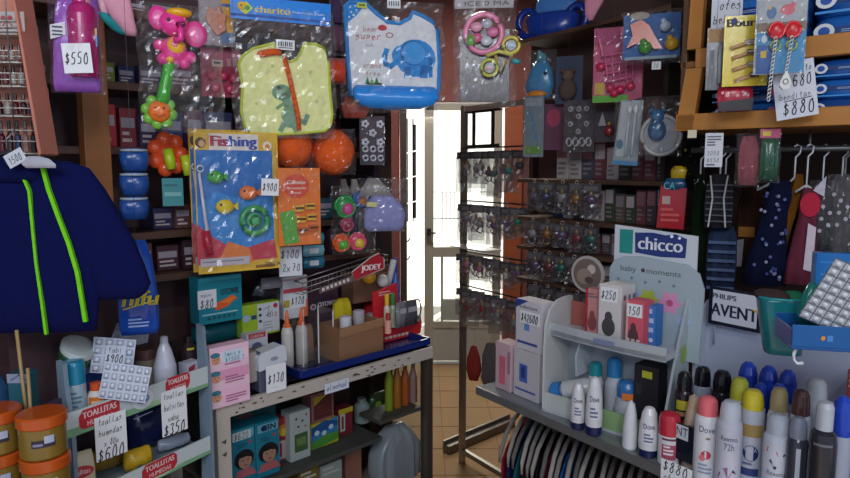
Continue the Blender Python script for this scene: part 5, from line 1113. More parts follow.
garment('brown_shirt', 'dark brown childs top between the trousers and the navy dress', 732, 182, 762, 268, [(268, 733, 760, 9), (240, 732, 762, 11), (205, 734, 760, 10), (184, 740, 754, 5)], '44261a:f', lambda b: (b.rect(736, 226, 752, 236, -8, '8a5a2a:f'), b.poly([(733, 240), (742, 238), (741, 266), (734, 266)], -8, '77757c:f')), dc=.09)
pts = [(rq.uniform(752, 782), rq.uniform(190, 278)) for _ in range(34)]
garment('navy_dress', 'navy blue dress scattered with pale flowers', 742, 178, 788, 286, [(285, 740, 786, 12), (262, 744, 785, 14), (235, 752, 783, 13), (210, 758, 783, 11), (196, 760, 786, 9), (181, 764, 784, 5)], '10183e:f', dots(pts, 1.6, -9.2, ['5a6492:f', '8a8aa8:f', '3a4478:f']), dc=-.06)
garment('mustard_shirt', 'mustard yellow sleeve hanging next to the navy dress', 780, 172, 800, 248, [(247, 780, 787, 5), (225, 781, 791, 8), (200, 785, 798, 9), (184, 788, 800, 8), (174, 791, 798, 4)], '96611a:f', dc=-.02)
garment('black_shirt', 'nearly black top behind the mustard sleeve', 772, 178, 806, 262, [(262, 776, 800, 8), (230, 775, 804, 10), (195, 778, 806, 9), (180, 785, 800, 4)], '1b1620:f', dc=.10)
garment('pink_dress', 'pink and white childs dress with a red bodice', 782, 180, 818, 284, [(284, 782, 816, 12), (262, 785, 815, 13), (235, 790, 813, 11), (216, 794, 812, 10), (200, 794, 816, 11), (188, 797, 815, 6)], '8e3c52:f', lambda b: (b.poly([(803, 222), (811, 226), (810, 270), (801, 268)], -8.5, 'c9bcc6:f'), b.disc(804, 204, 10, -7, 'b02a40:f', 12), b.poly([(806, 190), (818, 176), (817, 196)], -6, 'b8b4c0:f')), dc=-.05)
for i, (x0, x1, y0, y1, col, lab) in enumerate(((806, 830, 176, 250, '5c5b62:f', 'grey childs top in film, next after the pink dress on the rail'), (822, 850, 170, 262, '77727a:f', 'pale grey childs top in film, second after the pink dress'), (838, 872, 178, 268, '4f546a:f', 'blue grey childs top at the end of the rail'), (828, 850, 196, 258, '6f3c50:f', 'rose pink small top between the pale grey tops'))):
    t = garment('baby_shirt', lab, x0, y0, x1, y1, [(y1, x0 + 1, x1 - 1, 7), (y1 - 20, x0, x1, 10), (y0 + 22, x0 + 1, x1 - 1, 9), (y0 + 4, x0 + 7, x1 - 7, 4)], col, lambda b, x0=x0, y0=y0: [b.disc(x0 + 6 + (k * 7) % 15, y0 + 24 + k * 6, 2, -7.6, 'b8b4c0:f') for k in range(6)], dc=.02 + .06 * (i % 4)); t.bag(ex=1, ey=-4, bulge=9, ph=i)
garment('green_towel', 'long dark green towel hanging beside the red toy pack', 687, 172, 703, 292, [(292, 688, 703, 6), (240, 687, 703, 7), (200, 688, 703, 7), (174, 691, 700, 4)], '16290f:f', dc=.05, hook=695)
t = Thing('dark_wig', 'bunch of dark hair ties hanging above the green towel', 'hair ties', 676, 138, 702, 190, c=GC + .16, m=WM, rz=-24)
b = t.mb(); b.loft([(190, 680, 700, 7), (170, 677, 702, 12), (150, 680, 700, 10), (140, 686, 696, 4)], '15120f:f', fold=1.6, k=7); [b.ball(684 + (k * 5) % 15, -6, 150 + k * 6, 1.6, 1.2, 1.6, '8a8a2a:g' if k % 3 == 0 else '2a2a30:g', 8, 5) for k in range(6)]; t.part(b, 'bunch'); t.thread(x=690, y=142, top=zl)

# ================================================================== back wall shelving, beyond the white display
BC = 3.42; BM = RIGHT_M
q0 = colz(527, BC, BM, 1.3)[0]; q1 = colz(702, BC, BM, 1.3)[0]
BL, BANG = along((q0.x, q0.y, 0), (q1.x, q1.y, 0))
t = thing('open_shelving', 'dim brown shelving full of boxed baby goods beyond the white display', 'shelving', (q0.x, q0.y, 0), BANG)
b = MB(); b.box(BL / 2 + .04, -.006, .3, BL - .08, .012, 2.1, '5a4440:w'); b.build('back_panel', t)
BU = .17
BZ = (.70, .90, 1.075, 1.20, 1.315, 1.46, 1.985)
for zz in BZ:
    b = MB(); b.box(BL / 2 + BU / 2, -.112, zz - .014, BL - BU, .20, .014, '5c4234:w'); b.build('shelf_board', t, .001)
b = MB(); b.box(BL - .008, -.11, 0, .016, .2, 2.4, '2f2420:w'); b.build('side_panel', t)
def BK(v): return BC - v * math.sqrt(1 + BM * BM)
rb = random.Random(11)
ADJ = {'a39a9a': 'pale grey', '54444a': 'dusty mauve', '4a4a58': 'slate', '2a3f66': 'navy', '5f5047': 'taupe', '5a3438': 'maroon', '74787c': 'grey', 'b8aeaa': 'off white', '3f4a3c': 'moss green', '74404a': 'rose'}
ORD = ['first', 'second', 'third', 'fourth', 'fifth', 'sixth', 'seventh', 'eighth', 'ninth', 'tenth', 'eleventh']
SHN = {1.46: 'upper', 1.315: 'second', 1.20: 'third', 1.075: 'low'}
for zz, ys, n, x0, x1 in ((1.46, 138, 9, 556, 668), (1.315, 186, 11, 552, 666), (1.20, 226, 10, 552, 650), (1.075, 258, 8, 552, 620)):
    x = x0
    for k in range(n):
        wd = (x1 - x0) / n; col = rb.choice(list(ADJ)); h_ = rb.uniform(.7, .95)
        p, y1 = colz(x + wd / 2, BK(.14), BM, zz + .001); y0 = y1 - (y1 - ys) * h_
        art = lambda b, t, s_=k: (b.rect(t.x0 + .8, t.y0 + 2, t.x1 - 1, t.y0 + (t.y1 - t.y0) * .45, -.3, rb.choice(['b4a8a8', '8a7c82', '56608a', '94646a'])), smudge(b, t.x0 + 1.5, t.y0 + (t.y1 - t.y0) * .55, t.x1 - 1.5, t.y1 - 2, -.3, '857a7a', 3, s_))
        carton('baby_goods_box', '%s box, %s from the doorway on the %s shelf of the dim wall shelving' % (ADJ[col], ORD[k], SHN[zz]), 'box', x + .4, y0, x + wd - .6, None, .07, col, art, c=BK(.15), m=BM, z=zz + .001, rz=BANG, group='boxed goods on the dim wall shelving')
        x += wd
# blue potty on the top board
t = Thing('baby_potty', 'glossy blue childs potty seat on the top board of the dim shelving', 'potty', 521, -12, 581, None, c=BK(.11), m=BM, z=1.986, rz=-30)
b = t.mb(); y1 = t.y1; b.loft([(y1, 532, 572, 26), (y1 - 10, 528, 577, 30), (y1 - 22, 526, 579, 30), (y1 - 26, 530, 575, 26)], '1c3f9e:g', n=36); t.part(b, 'bowl')
b = t.mb(); b.loft([(y1 - 22, 530, 574, 10, 8), (y1 - 40, 532, 572, 8, 10), (y1 - 56, 538, 566, 6, 11)], '4a86cc:g'); t.part(b, 'backrest')
for x in (528, 577):
    b = t.mb(); b.ring(x, -4, y1 - 18, 9, 4, '162f86:g', n=18, k=8, rz=13); t.part(b, 'handle')
# hung packs in the middle, from a rod in front of the dim shelving
t = thing('hanging_rod', 'steel rod in front of the dim shelving carrying toy packs', 'rod', (0, 0, 0))
MC = 2.95
ra = colz(515, MC, BM, 2.2)[0]; rb_ = colz(690, MC, BM, 2.2)[0]
b = MB(); b.tube([ra, rb_], .006, '8a8c90:m', 8); b.build('rod', t)
for p in (ra.lerp(rb_, .05), ra.lerp(rb_, .95)):
    b = MB(); b.tube([p, (p.x, p.y, 2.8)], .004, '8a8c90:m'); b.build('ceiling_stay', t)
def M(name, label, cat, x0, y0, x1, y1, dc=0, rz=-22, **kw): return Thing(name, label, cat, x0, y0, x1, y1, c=MC + dc, m=BM, rz=rz, **kw)
t = M('bath_toy', 'light blue and orange fish bath toy pack under the potty board', 'toy', 524, 50, 556, 100, dc=.02)
b = t.mb(); b.loft([(98, 528, 550, 6), (86, 525, 554, 12), (70, 530, 552, 12), (60, 536, 546, 5)], '3a84b4:g'); t.part(b, 'fish_body'); b = t.mb(); b.prism([(536, 64), (538, 50), (546, 56), (545, 66)], -2, 2, '3f8a94:g'); t.part(b, 'fin'); b = t.mb(); b.loft([(98, 530, 544, 8, -4), (94, 528, 548, 10, -4), (91, 532, 542, 6, -4)], 'd8862a:g'); t.part(b, 'orange_base'); b = t.mb(); b.ball(546, -6, 74, 2, 1.4, 2, '14141a:g'); t.part(b, 'eye'); t.thread(x=540, y=52, top=2.2); t.bag(ex=0, ey=0, bulge=10, ph=1)
t = M('toy_card', 'dark navy pack with a brown teddy beside the blue fish toy', 'toy', 555, 56, 582, 104, dc=.05)
card(t, 555, 56, 582, 104, '22304e'); b = t.mb(); b.ball(568, -4, 90, 9, 5, 11, '5a4a44:f'); b.ball(568, -5, 76, 6, 4, 6, '6a564c:f'); b.ball(563, -4, 71, 2.4, 2, 2.4, '5a4a44:f'); b.ball(573, -4, 71, 2.4, 2, 2.4, '5a4a44:f'); t.part(b, 'teddy'); t.thread(x=568, y=57, top=2.2)
t = M('thermometer_card', 'long pale card with a green base hanging by the door jamb', 'card', 523, 96, 543, 157, dc=-.06)
card(t, 523, 96, 543, 157, '6f7c84', lambda b, y: (b.rect(525, 146, 541, 154, y, '5f8a2c'), b.rect(525, 98, 541, 106, y, '8a969e'), b.stroke([(530, 112), (536, 140)], 3, y, '4a7a9a'))); t.bag(ex=0, ey=0, bulge=5, ph=4); t.thread(x=533, y=97, top=2.2)
t = M('toy_card', 'plum red pack hanging between the pale card and white piece pack', 'toy', 543, 104, 563, 150, dc=.04)
card(t, 543, 104, 563, 150, '5a2440', lambda b, y: b.disc(553, 118, 7, y, '9a2a4c', 9)); t.thread(x=553, y=105, top=2.2)
t = M('flower_pack', 'dark pack of white plastic beads in the middle of the dim shelving', 'toy', 563, 100, 594, 152, dc=.0)
card(t, 563, 100, 594, 152, '2e2228')
for i in range(4):
    for j in range(3):
        if (i + j) % 2 == 0 or i == 0:
            b = t.mb(); b.ball(570 + j * 8, -2, 109 + i * 7.5, 3, 2, 3, 'aaa4a8:g', 10, 6); b.ball(570 + j * 8, -4, 109 + i * 7.5, 1.1, .8, 1.1, '4a4048:g', 8, 5); t.part(b, 'bead')
for j in range(4):
    b = t.mb(); b.ring(569 + j * 6.5, -2, 142, 2.6, 1, 'b4aeb0:g', n=12, k=6, rz=4); t.part(b, 'ring_piece')
t.bag(ex=0, ey=0, bulge=6, ph=5); t.thread(x=578, y=101, top=2.2)
t = M('toy_card', 'bright pink toy cart card with a green bottom edge', 'toy', 592, 26, 642, 102, dc=-.05)
def aC(b, y): b.rect(593, 27, 618, 44, y, 'a8386a'); b.rect(592, 95, 628, 102, y, '5fae2c'); b.rect(593, 46, 640, 94, y, 'c0527a'); b.rect(594, 82, 604, 94, y - .3, 'c8a83a')
b = t.mb(); b.prism([(592, 102), (592, 27), (628, 27), (642, 46), (641, 98), (628, 102)], 0, 1, 'c24a72'); aC(b, -.3); t.part(b, 'card')
b = t.mb()
for i in range(5): b.tube([(604 + i * 7, -5, 56), (608 + i * 6, -5, 82)], 1, 'e06a9a:g')
for z in (56, 65, 74, 82): b.tube([(600 + (z - 56) * .2, -5, z), (636 - (z - 56) * .2, -5, z - 4)], 1, 'e06a9a:g')
b.tube([(598, -5, 38), (602, -5, 56)], 1.4, 'e878a4:g'); t.part(b, 'cart_basket')
for x, z in ((610, 88), (620, 90), (630, 87), (600, 66), (614, 93)):
    b = t.mb(); b.ball(x, -4, z, 5, 3, 4.4, 'c42452:g', 10, 7); t.part(b, 'play_fruit')
t.thread(x=612, y=28, top=2.2); t.bag(ex=0, ey=0, bulge=9, ph=2)
t = M('bath_toy', 'blue card of orange, green and yellow bath squirters', 'toy', 620, 12, 680, 62, dc=-.12)
card(t, 622, 14, 679, 58, '2a62a8', lambda b, y: (b.disc(638, 15, 10, y, 'a8a090', 4), b.rect(624, 56, 676, 59, y, '8fa8b8')))
b = t.mb(); b.prism([(629, 24), (640, 20), (648, 26), (656, 40), (662, 50), (654, 50), (645, 42), (634, 44), (626, 48), (632, 36)], -6, -1, 'd8603a:g'); t.part(b, 'orange_squirter', .002)
for x, z, r, col, nm in ((645, 48, 7, '4a9a3a:g', 'green_squirter'), (671, 46, 7, 'd8a82a:g', 'yellow_squirter'), (664, 28, 6, 'b8c8dc:g', 'white_squirter')):
    b = t.mb(); b.ball(x, -5, z, r, 5, r * .9, col); b.ball(x - 2, -6, z - r * .8, r * .5, 3, r * .5, col); t.part(b, nm)
t.thread(x=650, y=14, top=2.2); t.bag(ex=0, ey=2, bulge=12, ph=3); t.price(652, 62, 661, 70, [('20', 4, 6)])
t = M('spoon_pack', 'long white pack with two spoons and blue lower edge', 'pack', 613, 100, 640, 166, dc=-.10)
b = t.mb(); b.prism([(619, 100), (641, 101), (637, 166), (612, 164)], 0, 1, '8f979c:g'); b.poly([(612.5, 160), (637.2, 162), (637, 166), (612, 164)], -.3, '3f86b4'); b.poly([(620, 102), (628, 102), (625, 156), (615, 156)], -.3, 'b4b8ba'); b.disc(619, 144, 3.5, -.5, '4a7a94', 5); t.part(b, 'card')
for x in (628, 634):
    b = t.mb(); b.tube([(x, -3, 112), (x - 2, -3, 140), (x - 3, -3, 156)], 1.4, 'c4cacc:g'); b.ball(x, -3, 110, 2.6, 1.4, 4.6, 'd0d4d6:g', 10, 6); t.part(b, 'spoon')
t.bag(ex=0, ey=0, bulge=6, ph=6); t.thread(x=629, y=101, top=2.2)
t = M('plate_set', 'round white plate with a blue bear in clear film', 'plate', 638, 96, 682, 156, dc=-.10)
b = t.mb(); b.ring(660, 0, 135, 19.5, 2.2, 'b4b0ae:g', n=32); b.disc(660, 135, 19, .6, '8f8e92:g', n=30); t.part(b, 'plate')
b = t.mb(); b.ball(656, -4, 130, 9, 4, 11, '34608a:g'); b.ball(656, -5, 116, 7, 4, 6, '3a6a96:g'); b.ball(650, -4, 110, 2.6, 2, 2.6, '34608a:g'); b.ball(662, -4, 110, 2.6, 2, 2.6, '34608a:g'); t.part(b, 'bear_cup'); t.bag(ex=0, ey=0, bulge=9, ph=7); t.thread(x=660, y=97, top=2.2)
t = M('toy_pack', 'dim red and yellow charm pack behind the spoons', 'toy', 594, 108, 616, 142, dc=.06)
card(t, 594, 108, 616, 142, '2a1a22'); b = t.mb(); b.prism([(598, 126), (602, 112), (606, 126)], -3, -1, '8a7a80:g'); b.ball(609, -3, 131, 5, 3, 5, '8a2a2c:g'); b.ball(609, -4, 124, 2, 2, 2, 'a8862a:g'); t.part(b, 'charms'); t.thread(x=605, y=109, top=2.2)
t = Thing('toy_pack', 'red boxed toy with a yellow top beside the green towel', 'toy', 653, 166, 685, 230, c=2.75, m=BM, rz=-30)
b = t.mb(); b.prism([(656, 228), (659, 186), (685, 188), (683, 229)], 0, 6, 'a8242c:g'); b.rect(661, 196, 669, 204, -.3, 'b89a94'); smudge(b, 660, 208, 680, 224, -.3, 'c8504c', 3); t.part(b, 'box'); b = t.mb(); b.loft([(190, 660, 684, 6, 3), (184, 660, 684, 8, 3), (178, 664, 682, 6, 3)], '1f4a6a:g'); b.text('CA', 668, 189, 7, -2, '5ab0b8', w=11); t.part(b, 'blue_band'); b = t.mb(); b.loft([(180, 668, 682, 5, 3), (170, 668, 684, 7, 3), (166, 671, 679, 4, 3)], 'b8981c:g'); t.part(b, 'yellow_top'); t.thread(x=672, y=168, top=2.2)
# pink hanging foot and bag by the lintel
t = M('plush_toy', 'pink plush leg hanging by the blue potty', 'toy', 583, -16, 606, 22, dc=-.12)
b = t.mb(); b.loft([(20, 588, 593, 4), (14, 585, 596, 7), (2, 584, 603, 9), (-16, 586, 606, 9)], 'c8849a:f', fold=.5); t.part(b, 'leg'); t.thread(x=596, y=-14, top=2.2)
t = Thing('toy_pack', 'hanging bag with a pink ring racket and yellow wheels', 'toy', 454, 0, 514, 104, c=1.92, m=0, rz=-6)
b = t.mb(); b.box(483, 0, 8, 58, .8, -16, 'b4b0b4:p'); b.text('ICE 0 MA', 486, 5.5, 4.5, -.7, '55525a', w=44); t.part(b, 'header_card')
b = t.mb(); b.box(484, 5, 102, 50, 1, -74, '33262a:g'); t.part(b, 'backing_card', .001)
b = t.mb(); b.ring(483, 0, 33, 18, 3, 'f08ab0:g', n=28, rz=19); b.ball(470, -2, 40, 5, 2, 6, '6aa84a:g', 10, 6)
for a in range(5): b.ball(483 + 9 * math.cos(a * 1.26), -1, 32 + 9 * math.sin(a * 1.26), 6, 2, 5, ('e070a0:g', 'c8d0d8:g', 'd8588a:g', 'e8a0bc:g', 'b8b8c8:g')[a], 12, 6)
t.part(b, 'pink_ring')
for x, z, col, c2 in ((510, 46, 'd8c84a:g', '5a9ac8:g'), (489, 68, 'c8c84a:g', 'c84a5a:g')):
    b = t.mb(); b.ring(x, -4, z, 8, 1.8, col, n=20); b.ball(x, -3, z, 5.5, 2.4, 5.5, 'c9ccd0:g'); b.box(x, -6, z + 2, 7, 1, -2, c2); t.part(b, 'wheel')
b = t.mb(); b.tube([(486, -4, 56), (498, -4, 52), (512, -4, 56)], 2, 'd8d05a:g'); b.tube([(495, -4, 56), (500, -4, 76), (506, -4, 60)], 1.6, 'e0a83a:g'); b.ball(515, -3, 62, 5, 2, 3, '2f8a94:g'); t.part(b, 'beads')
t.bag(ex=1, ey=2, bulge=13, ph=3); t.thread(x=484, y=-6, top=2.8)
# ================================================================== white baby goods display on the shop counter
D0 = atz(537, 415, RTOP); D1 = atz(658, 468, RTOP)
def rl(u, v, z=RTOP):          # along the counter front, behind it
    a = math.radians(RANG); return Vector((RA.x + u * math.cos(a) - v * math.sin(a), RA.y + u * math.sin(a) + v * math.cos(a), z))
def ru(px, v=0, z=RTOP):
    p = colz(px, rplane(v), RM, z)[0]; a = math.radians(RANG)
    return (p.x - RA.x) * math.cos(a) + (p.y - RA.y) * math.sin(a)
def rv(v): return dict(c=rplane(v), m=RM, z=RTOP + .0006)
UA, UB = ru(541, .01), ru(655, .01)
W = UB - UA; DD = .115
DRZ = RANG + 9; DLOC = rl(UA, .014, RTOP + .0005); DM = math.tan(math.radians(-DRZ)); DC = DLOC.y + DM * DLOC.x; W *= .95
def dplane(v): return DC + v * math.sqrt(1 + DM * DM)
ds = thing('baby_display', 'white tiered baby goods display with a blue logo on its header card', 'display', DLOC, DRZ)
WH = 'b9c0c6:g'
SHH = .212
def side(u, th, pts, nm, col=WH):
    b = MB(); n = len(pts); b.add([(u, y, z) for y, z in pts] + [(u + th, y, z) for y, z in pts], [tuple(range(n)), tuple(range(2 * n - 1, n - 1, -1))] + [(i, (i + 1) % n, (i + 1) % n + n, i + n) for i in range(n)], col); return b
b = side(0, .008, [(0, 0), (0, .17), (.004, .225), (.02, .262), (.05, .282), (.08, .286), (DD, .286), (DD, 0)], 'p', 'c4c6c6:g'); b.build('side_panel', ds, .001)
b = side(W - .004, .006, [(-.005, 0), (-.005, .03), (.04, .17), (.09, .30), (DD, .36), (DD, 0)], 'p', 'a9b2b8:g')
for y, z, r, c_ in ((.085, .20, .022, '8fae5a'), (.11, .25, .016, 'c8a0b8'), (.06, .12, .018, 'c890b0'), (.045, .07, .014, 'a0b070'), (.115, .30, .014, 'b0a8d0')):
    n = 14
    b.add([(W + .0026, y + r * (1 + .25 * math.cos(5 * 2 * PI * k / n)) * math.cos(2 * PI * k / n) * .8, z + r * (1 + .25 * math.cos(5 * 2 * PI * k / n)) * math.sin(2 * PI * k / n)) for k in range(n)], [tuple(range(n))], c_)
b.build('side_panel', ds)
b = MB(); b.box(W / 2, DD - .003, 0, W, .006, .27, '9fa7ae:g'); b.build('back_panel', ds)
b = MB(); b.box(W / 2, DD / 2, 0, W, DD, .006, WH); b.build('base', ds)
b = side(W * .22, .005, [(.04, .10), (.035, .15), (.06, .2), (DD - .008, .2), (DD - .008, .10)], 'p'); b.build('bay_divider', ds)
b = MB(); pts = [(0, .02), (W * .3, .004), (W * .7, -.004), (W, .0), (W, DD), (0, DD)]
vs = [(x, y, SHH - .012) for x, y in pts] + [(x, y, SHH) for x, y in pts]
b.add(vs, [tuple(range(5, -1, -1)), tuple(range(6, 12))] + [(i, (i + 1) % 6, (i + 1) % 6 + 6, i + 6) for i in range(6)], WH); b.build('shelf_board', ds)
b = MB()
for i in range(3):
    (xa, ya), (xb, yb) = pts[i], pts[i + 1]; b.add([(xa, ya, SHH - .014), (xb, yb, SHH - .014), (xb, yb, SHH + .018), (xa, ya, SHH + .018), (xa, ya + .003, SHH - .014), (xb, yb + .003, SHH - .014), (xb, yb + .003, SHH + .018), (xa, ya + .003, SHH + .018)], [(0, 1, 2, 3), (7, 6, 5, 4), (3, 2, 6, 7), (0, 4, 5, 1)], 'b4bac0:g')
b.rect(W * .45, SHH - .004, W * .62, SHH + .008, -.004, '7a86a8'); b.build('shelf_lip', ds)
b = MB(); b.box(W * .26, .004, .006, W * .5, .004, .045, 'c0c6c4:g'); b.build('low_lip', ds)
b = MB(); b.box(W * .72, .004, .006, W * .40, .004, .045, '8fae7c:g'); b.build('low_lip', ds)
b = MB()                                   # tall printed board
BX0 = W * .38
pr = [(BX0, .18), (W + .03, .18), (W + .034, .35), (W + .022, .385), (W - .005, .402), (W * .62, .410), (BX0 + .035, .406), (BX0 + .012, .396), (BX0, .375)]
b.prism(pr, DD - .014, DD - .008, 'a3b2ba:g'); y = DD - .0146
xc = (BX0 + W) / 2
b.text('baby    moments', xc + .005, .372, .013, y, '4a5a58', w=.15); b.disc(xc - .012, .378, .005, y, '3a3a44')
for i in range(5): b.disc(xc - .075 + i * .035, .350 + .006 * (i % 2), .0035, y, '6a7a94')
for x, z, r, c_ in ((xc - .045, .318, .021, '7f9ad0'), (xc + .004, .312, .020, 'a8b83a'), (xc + .057, .309, .024, 'd890b8')):
    b.poly([(x + r * (1 + .2 * math.cos(6 * 2 * PI * k / 30)) * math.cos(2 * PI * k / 30), z + r * (1 + .2 * math.cos(6 * 2 * PI * k / 30)) * math.sin(2 * PI * k / 30)) for k in range(30)], y, c_)
b.disc(xc + .057, .309, .008, y - .0006, 'b8507a'); b.disc(xc + .09, .272, .016, y, 'a8b4d8', .01); b.disc(xc - .02, .255, .004, y, '8a9a3a'); b.build('printed_board', ds)
b = MB(); b.prism([(BX0 + .006, .35), (W + .012, .35), (W + .012, .468), (BX0 + .006, .482)], DD - .006, DD - .002, 'c6ccd4:p'); y = DD - .0068
b.rect(BX0 + .02, .414, BX0 + .055, .472, y, '1f8a84'); lx0, lx1 = BX0 + .062, W - .014; m_ = (lx0 + lx1) / 2; hw = (lx1 - lx0) / 2
b.poly([(lx0, .418), (m_, .413), (lx1, .416), (lx1 + .002, .46), (m_ + hw * .6, .469), (m_ + hw * .2, .465), (m_ - hw * .3, .469), (lx0 - .002, .466)], y, '1f3576')
b.text('chicco', m_, .428, .030, y - .0006, 'e6eaf2', w=hw * 1.75, bold=.0012); b.disc(m_ + hw * .45, .4635, .004, y - .0007, 'e6eaf2'); b.disc(m_ + hw * .75, .461, .0035, y - .0007, 'e6eaf2'); b.build('header_card', ds)
b = MB()                                   # round picture disc
dx, dz = W * .20, .352
b.lathe([(.046, 0), (.046, .006)], 'b0aaa6:g', n=32); b.T = Matrix.Identity(4)
b2 = MB(); b2.T = Matrix.Translation((dx, DD - .02, dz)) @ Matrix.Rotation(PI / 2, 4, 'X'); b2.lathe([(.047, -.003), (.047, .003)], 'a8a29e:g', n=36); b2.T = Matrix.Identity(4)
y = DD - .0236
b2.disc(dx, dz, .040, y, '6a5c56', n=30); b2.disc(dx - .008, dz - .006, .022, y - .0006, '8d7a70', .02); b2.disc(dx + .012, dz + .014, .012, y - .0006, 'b8aca4'); b2.disc(dx + .006, dz - .014, .012, y - .0008, '4a3e3c', .009); b2.build('picture_disc', ds)
b = MB(); b.box(dx, DD - .008, .26, .02, .004, .07, WH); b.build('disc_stem', ds)
b = MB(); b.box(W * .14, DD - .010, SHH + .001, W * .2, .004, .062, 'a85a50:g'); b.build('red_card', ds)
# goods on its middle shelf
ZM = RTOP + SHH + .001
def DS(v): return dict(c=dplane(v), m=DM, z=ZM, rz=DRZ)
def aW(col, dark):
    def f(b, t):
        h = t.y1 - t.y0; w = t.x1 - t.x0
        b.disc(t.xm - w * .05, t.y1 - h * .24, w * .3, -.3, dark, h * .17); b.disc(t.xm - w * .05, t.y1 - h * .42, w * .17, -.5, dark, h * .1); smudge(b, t.x0 + 2, t.y0 + h * .1, t.x1 - 3, t.y0 + h * .22, -.3, '6a6a74', 2)
        b.rect(t.x0, t.y0, t.x0 + w * .14, t.y1, -.35, col)
    return f
carton('soother_box', 'narrow red and white soother box behind the box priced 250', 'box', 585, 289, 600, None, .03, 'c88a88', aW('b02a34', '8a4a4a'), **DS(.055))
t = carton('teether_box', 'white box with a grey toy picture and a 250 price', 'box', 598, 285, 620, None, .065, 'd4d0d0', aW('d4d0d0', '4a4448'), **DS(.03))
t.price(600, 288, 616, 302, [('$250', 8, 15)], y=-.6)
b = t.mb()
for i in range(3): b.add([(620.3, 6 + i * 9 + 2.6 * math.cos(a), t.y0 + 12 + 3 * math.sin(a)) for a in (k * PI / 5 for k in range(10))], [tuple(range(10))], ('8a5a7a', '6a7aa8', '8a5a7a')[i])
t.part(b, 'side_print')
t = carton('bottle_box', 'pink and white box with a 150 price, second from the end of the shelf', 'box', 625, 301, 642, None, .05, 'd85a6c', aW('d8a0a8', '5a3a40'), **DS(.018))
t.price(626, 304, 641, 317, [('150', 8, 13)], y=-.6)
b = t.mb(); [b.rect(626 + i * 5, t.y1 - 8, 629.5 + i * 5, t.y1 - 2, -.6, 'e0c8cc') for i in range(3)]; t.part(b, 'lower_print')
carton('bottle_box', 'bright blue box at the end of the white display shelf', 'box', 647, 306, 654, None, .04, '3a78c0', lambda b, t: (smudge(b, 648, t.y0 + 3, 653, t.y1 - 10, -.3, 'a8c4e4', 3), b.disc(650.5, t.y1 - 7, 2.2, -.3, 'c8d8ec')), **DS(.045))
# goods in its lower bay and along the counter front
NV_ = '1a2350:g'
CREAM = [(.82, 0, NV_), (.92, .03, NV_), (.96, .16, 'd0d0d6:g'), (1, .3), (.92, .62), (.72, .86), (.45, .97), (.01, 1)]
def aN(b, t, r, h): b.text('Dove', 0, t.y1 - h * .60, h * .10, 0, '2a3a6a', w=r * 1.1); smudge(b, -r * .5, t.y1 - h * .5, r * .5, t.y1 - h * .3, 0, '6a7090', 3)
bottle('cream_bottle', 'white roll bottle with navy base, first along the counter front', 'bottle', 570, 382, 585, 428, CREAM, None, 'd6d6da:g', art=aN, z=RTOP + .0006)
bottle('cream_bottle', 'white roll bottle with navy base, second along the counter front', 'bottle', 585, 376, 602, 434, CREAM, None, 'd6d6da:g', art=aN, z=RTOP + .0006)
bottle('cream_bottle', 'plain white pointed bottle, third along the counter front', 'bottle', 622, 400, 637, 448, [(.85, 0), (1, .04), (.98, .4), (.8, .7), (.5, .93), (.01, 1)], None, 'ced0d6:g', z=RTOP + .0006)
bottle('cream_bottle', 'white roll bottle with navy base, beside the red deodorant', 'bottle', 638, 406, 658, 455, CREAM, None, 'd6d6da:g', art=aN, z=RTOP + .0006)
def Rd(name, lab, x0, y0, x1, y1, bcol, ccol, body=SPRAY, cap=SPCAP, v=None, art=None, cat='deodorant'):
    x0 += .7; x1 -= .7
    kw = dict(z=RTOP + .0006) if v is None else rv(v)
    return bottle(name, lab, cat, x0, y0, x1, y1, body, cap, bcol, ccol, art, **kw)
Z_ = RTOP + .0066
def low(name, lab, cat, x0, y0, x1, v, body, cap, bcol, ccol, art=None): return bottle(name, lab, cat, x0, y0, x1, None, body, cap, bcol, ccol, art, c=dplane(v), m=DM, z=Z_ + .0006)
low('baby_bottle', 'white bottle with a teal cap standing in the lower bay', 'bottle', 586, 362, 603, .08, [(1, 0), (1, .6), (.7, .74)], [(.72, .73), (.72, .96), (.5, 1)], 'b8bcc0:g', '1f8a94:g')
low('baby_bottle', 'white bottle with a blue cap in the lower bay behind the teal capped one', 'bottle', 604, 358, 622, .082, [(1, 0), (1, .55), (.7, .7)], [(.8, .69), (.8, .95), (.5, 1)], 'b0b6be:g', '2a7ab0:g')
low('baby_jar', 'white jar with a blue lid and small orange tag in the lower bay', 'jar', 613, 380, 641, .075, [(.95, 0), (1, .05), (.98, .3), (.8, .58), (.72, .62)], [(.76, .61), (.78, .86), (.66, .96), (.3, 1)], 'b4bac2:g', '3a78b8:g', lambda b, t, r, h: b.rect(-6, t.y1 - h * .78, 5, t.y1 - h * .62, 0, 'd8762c'))
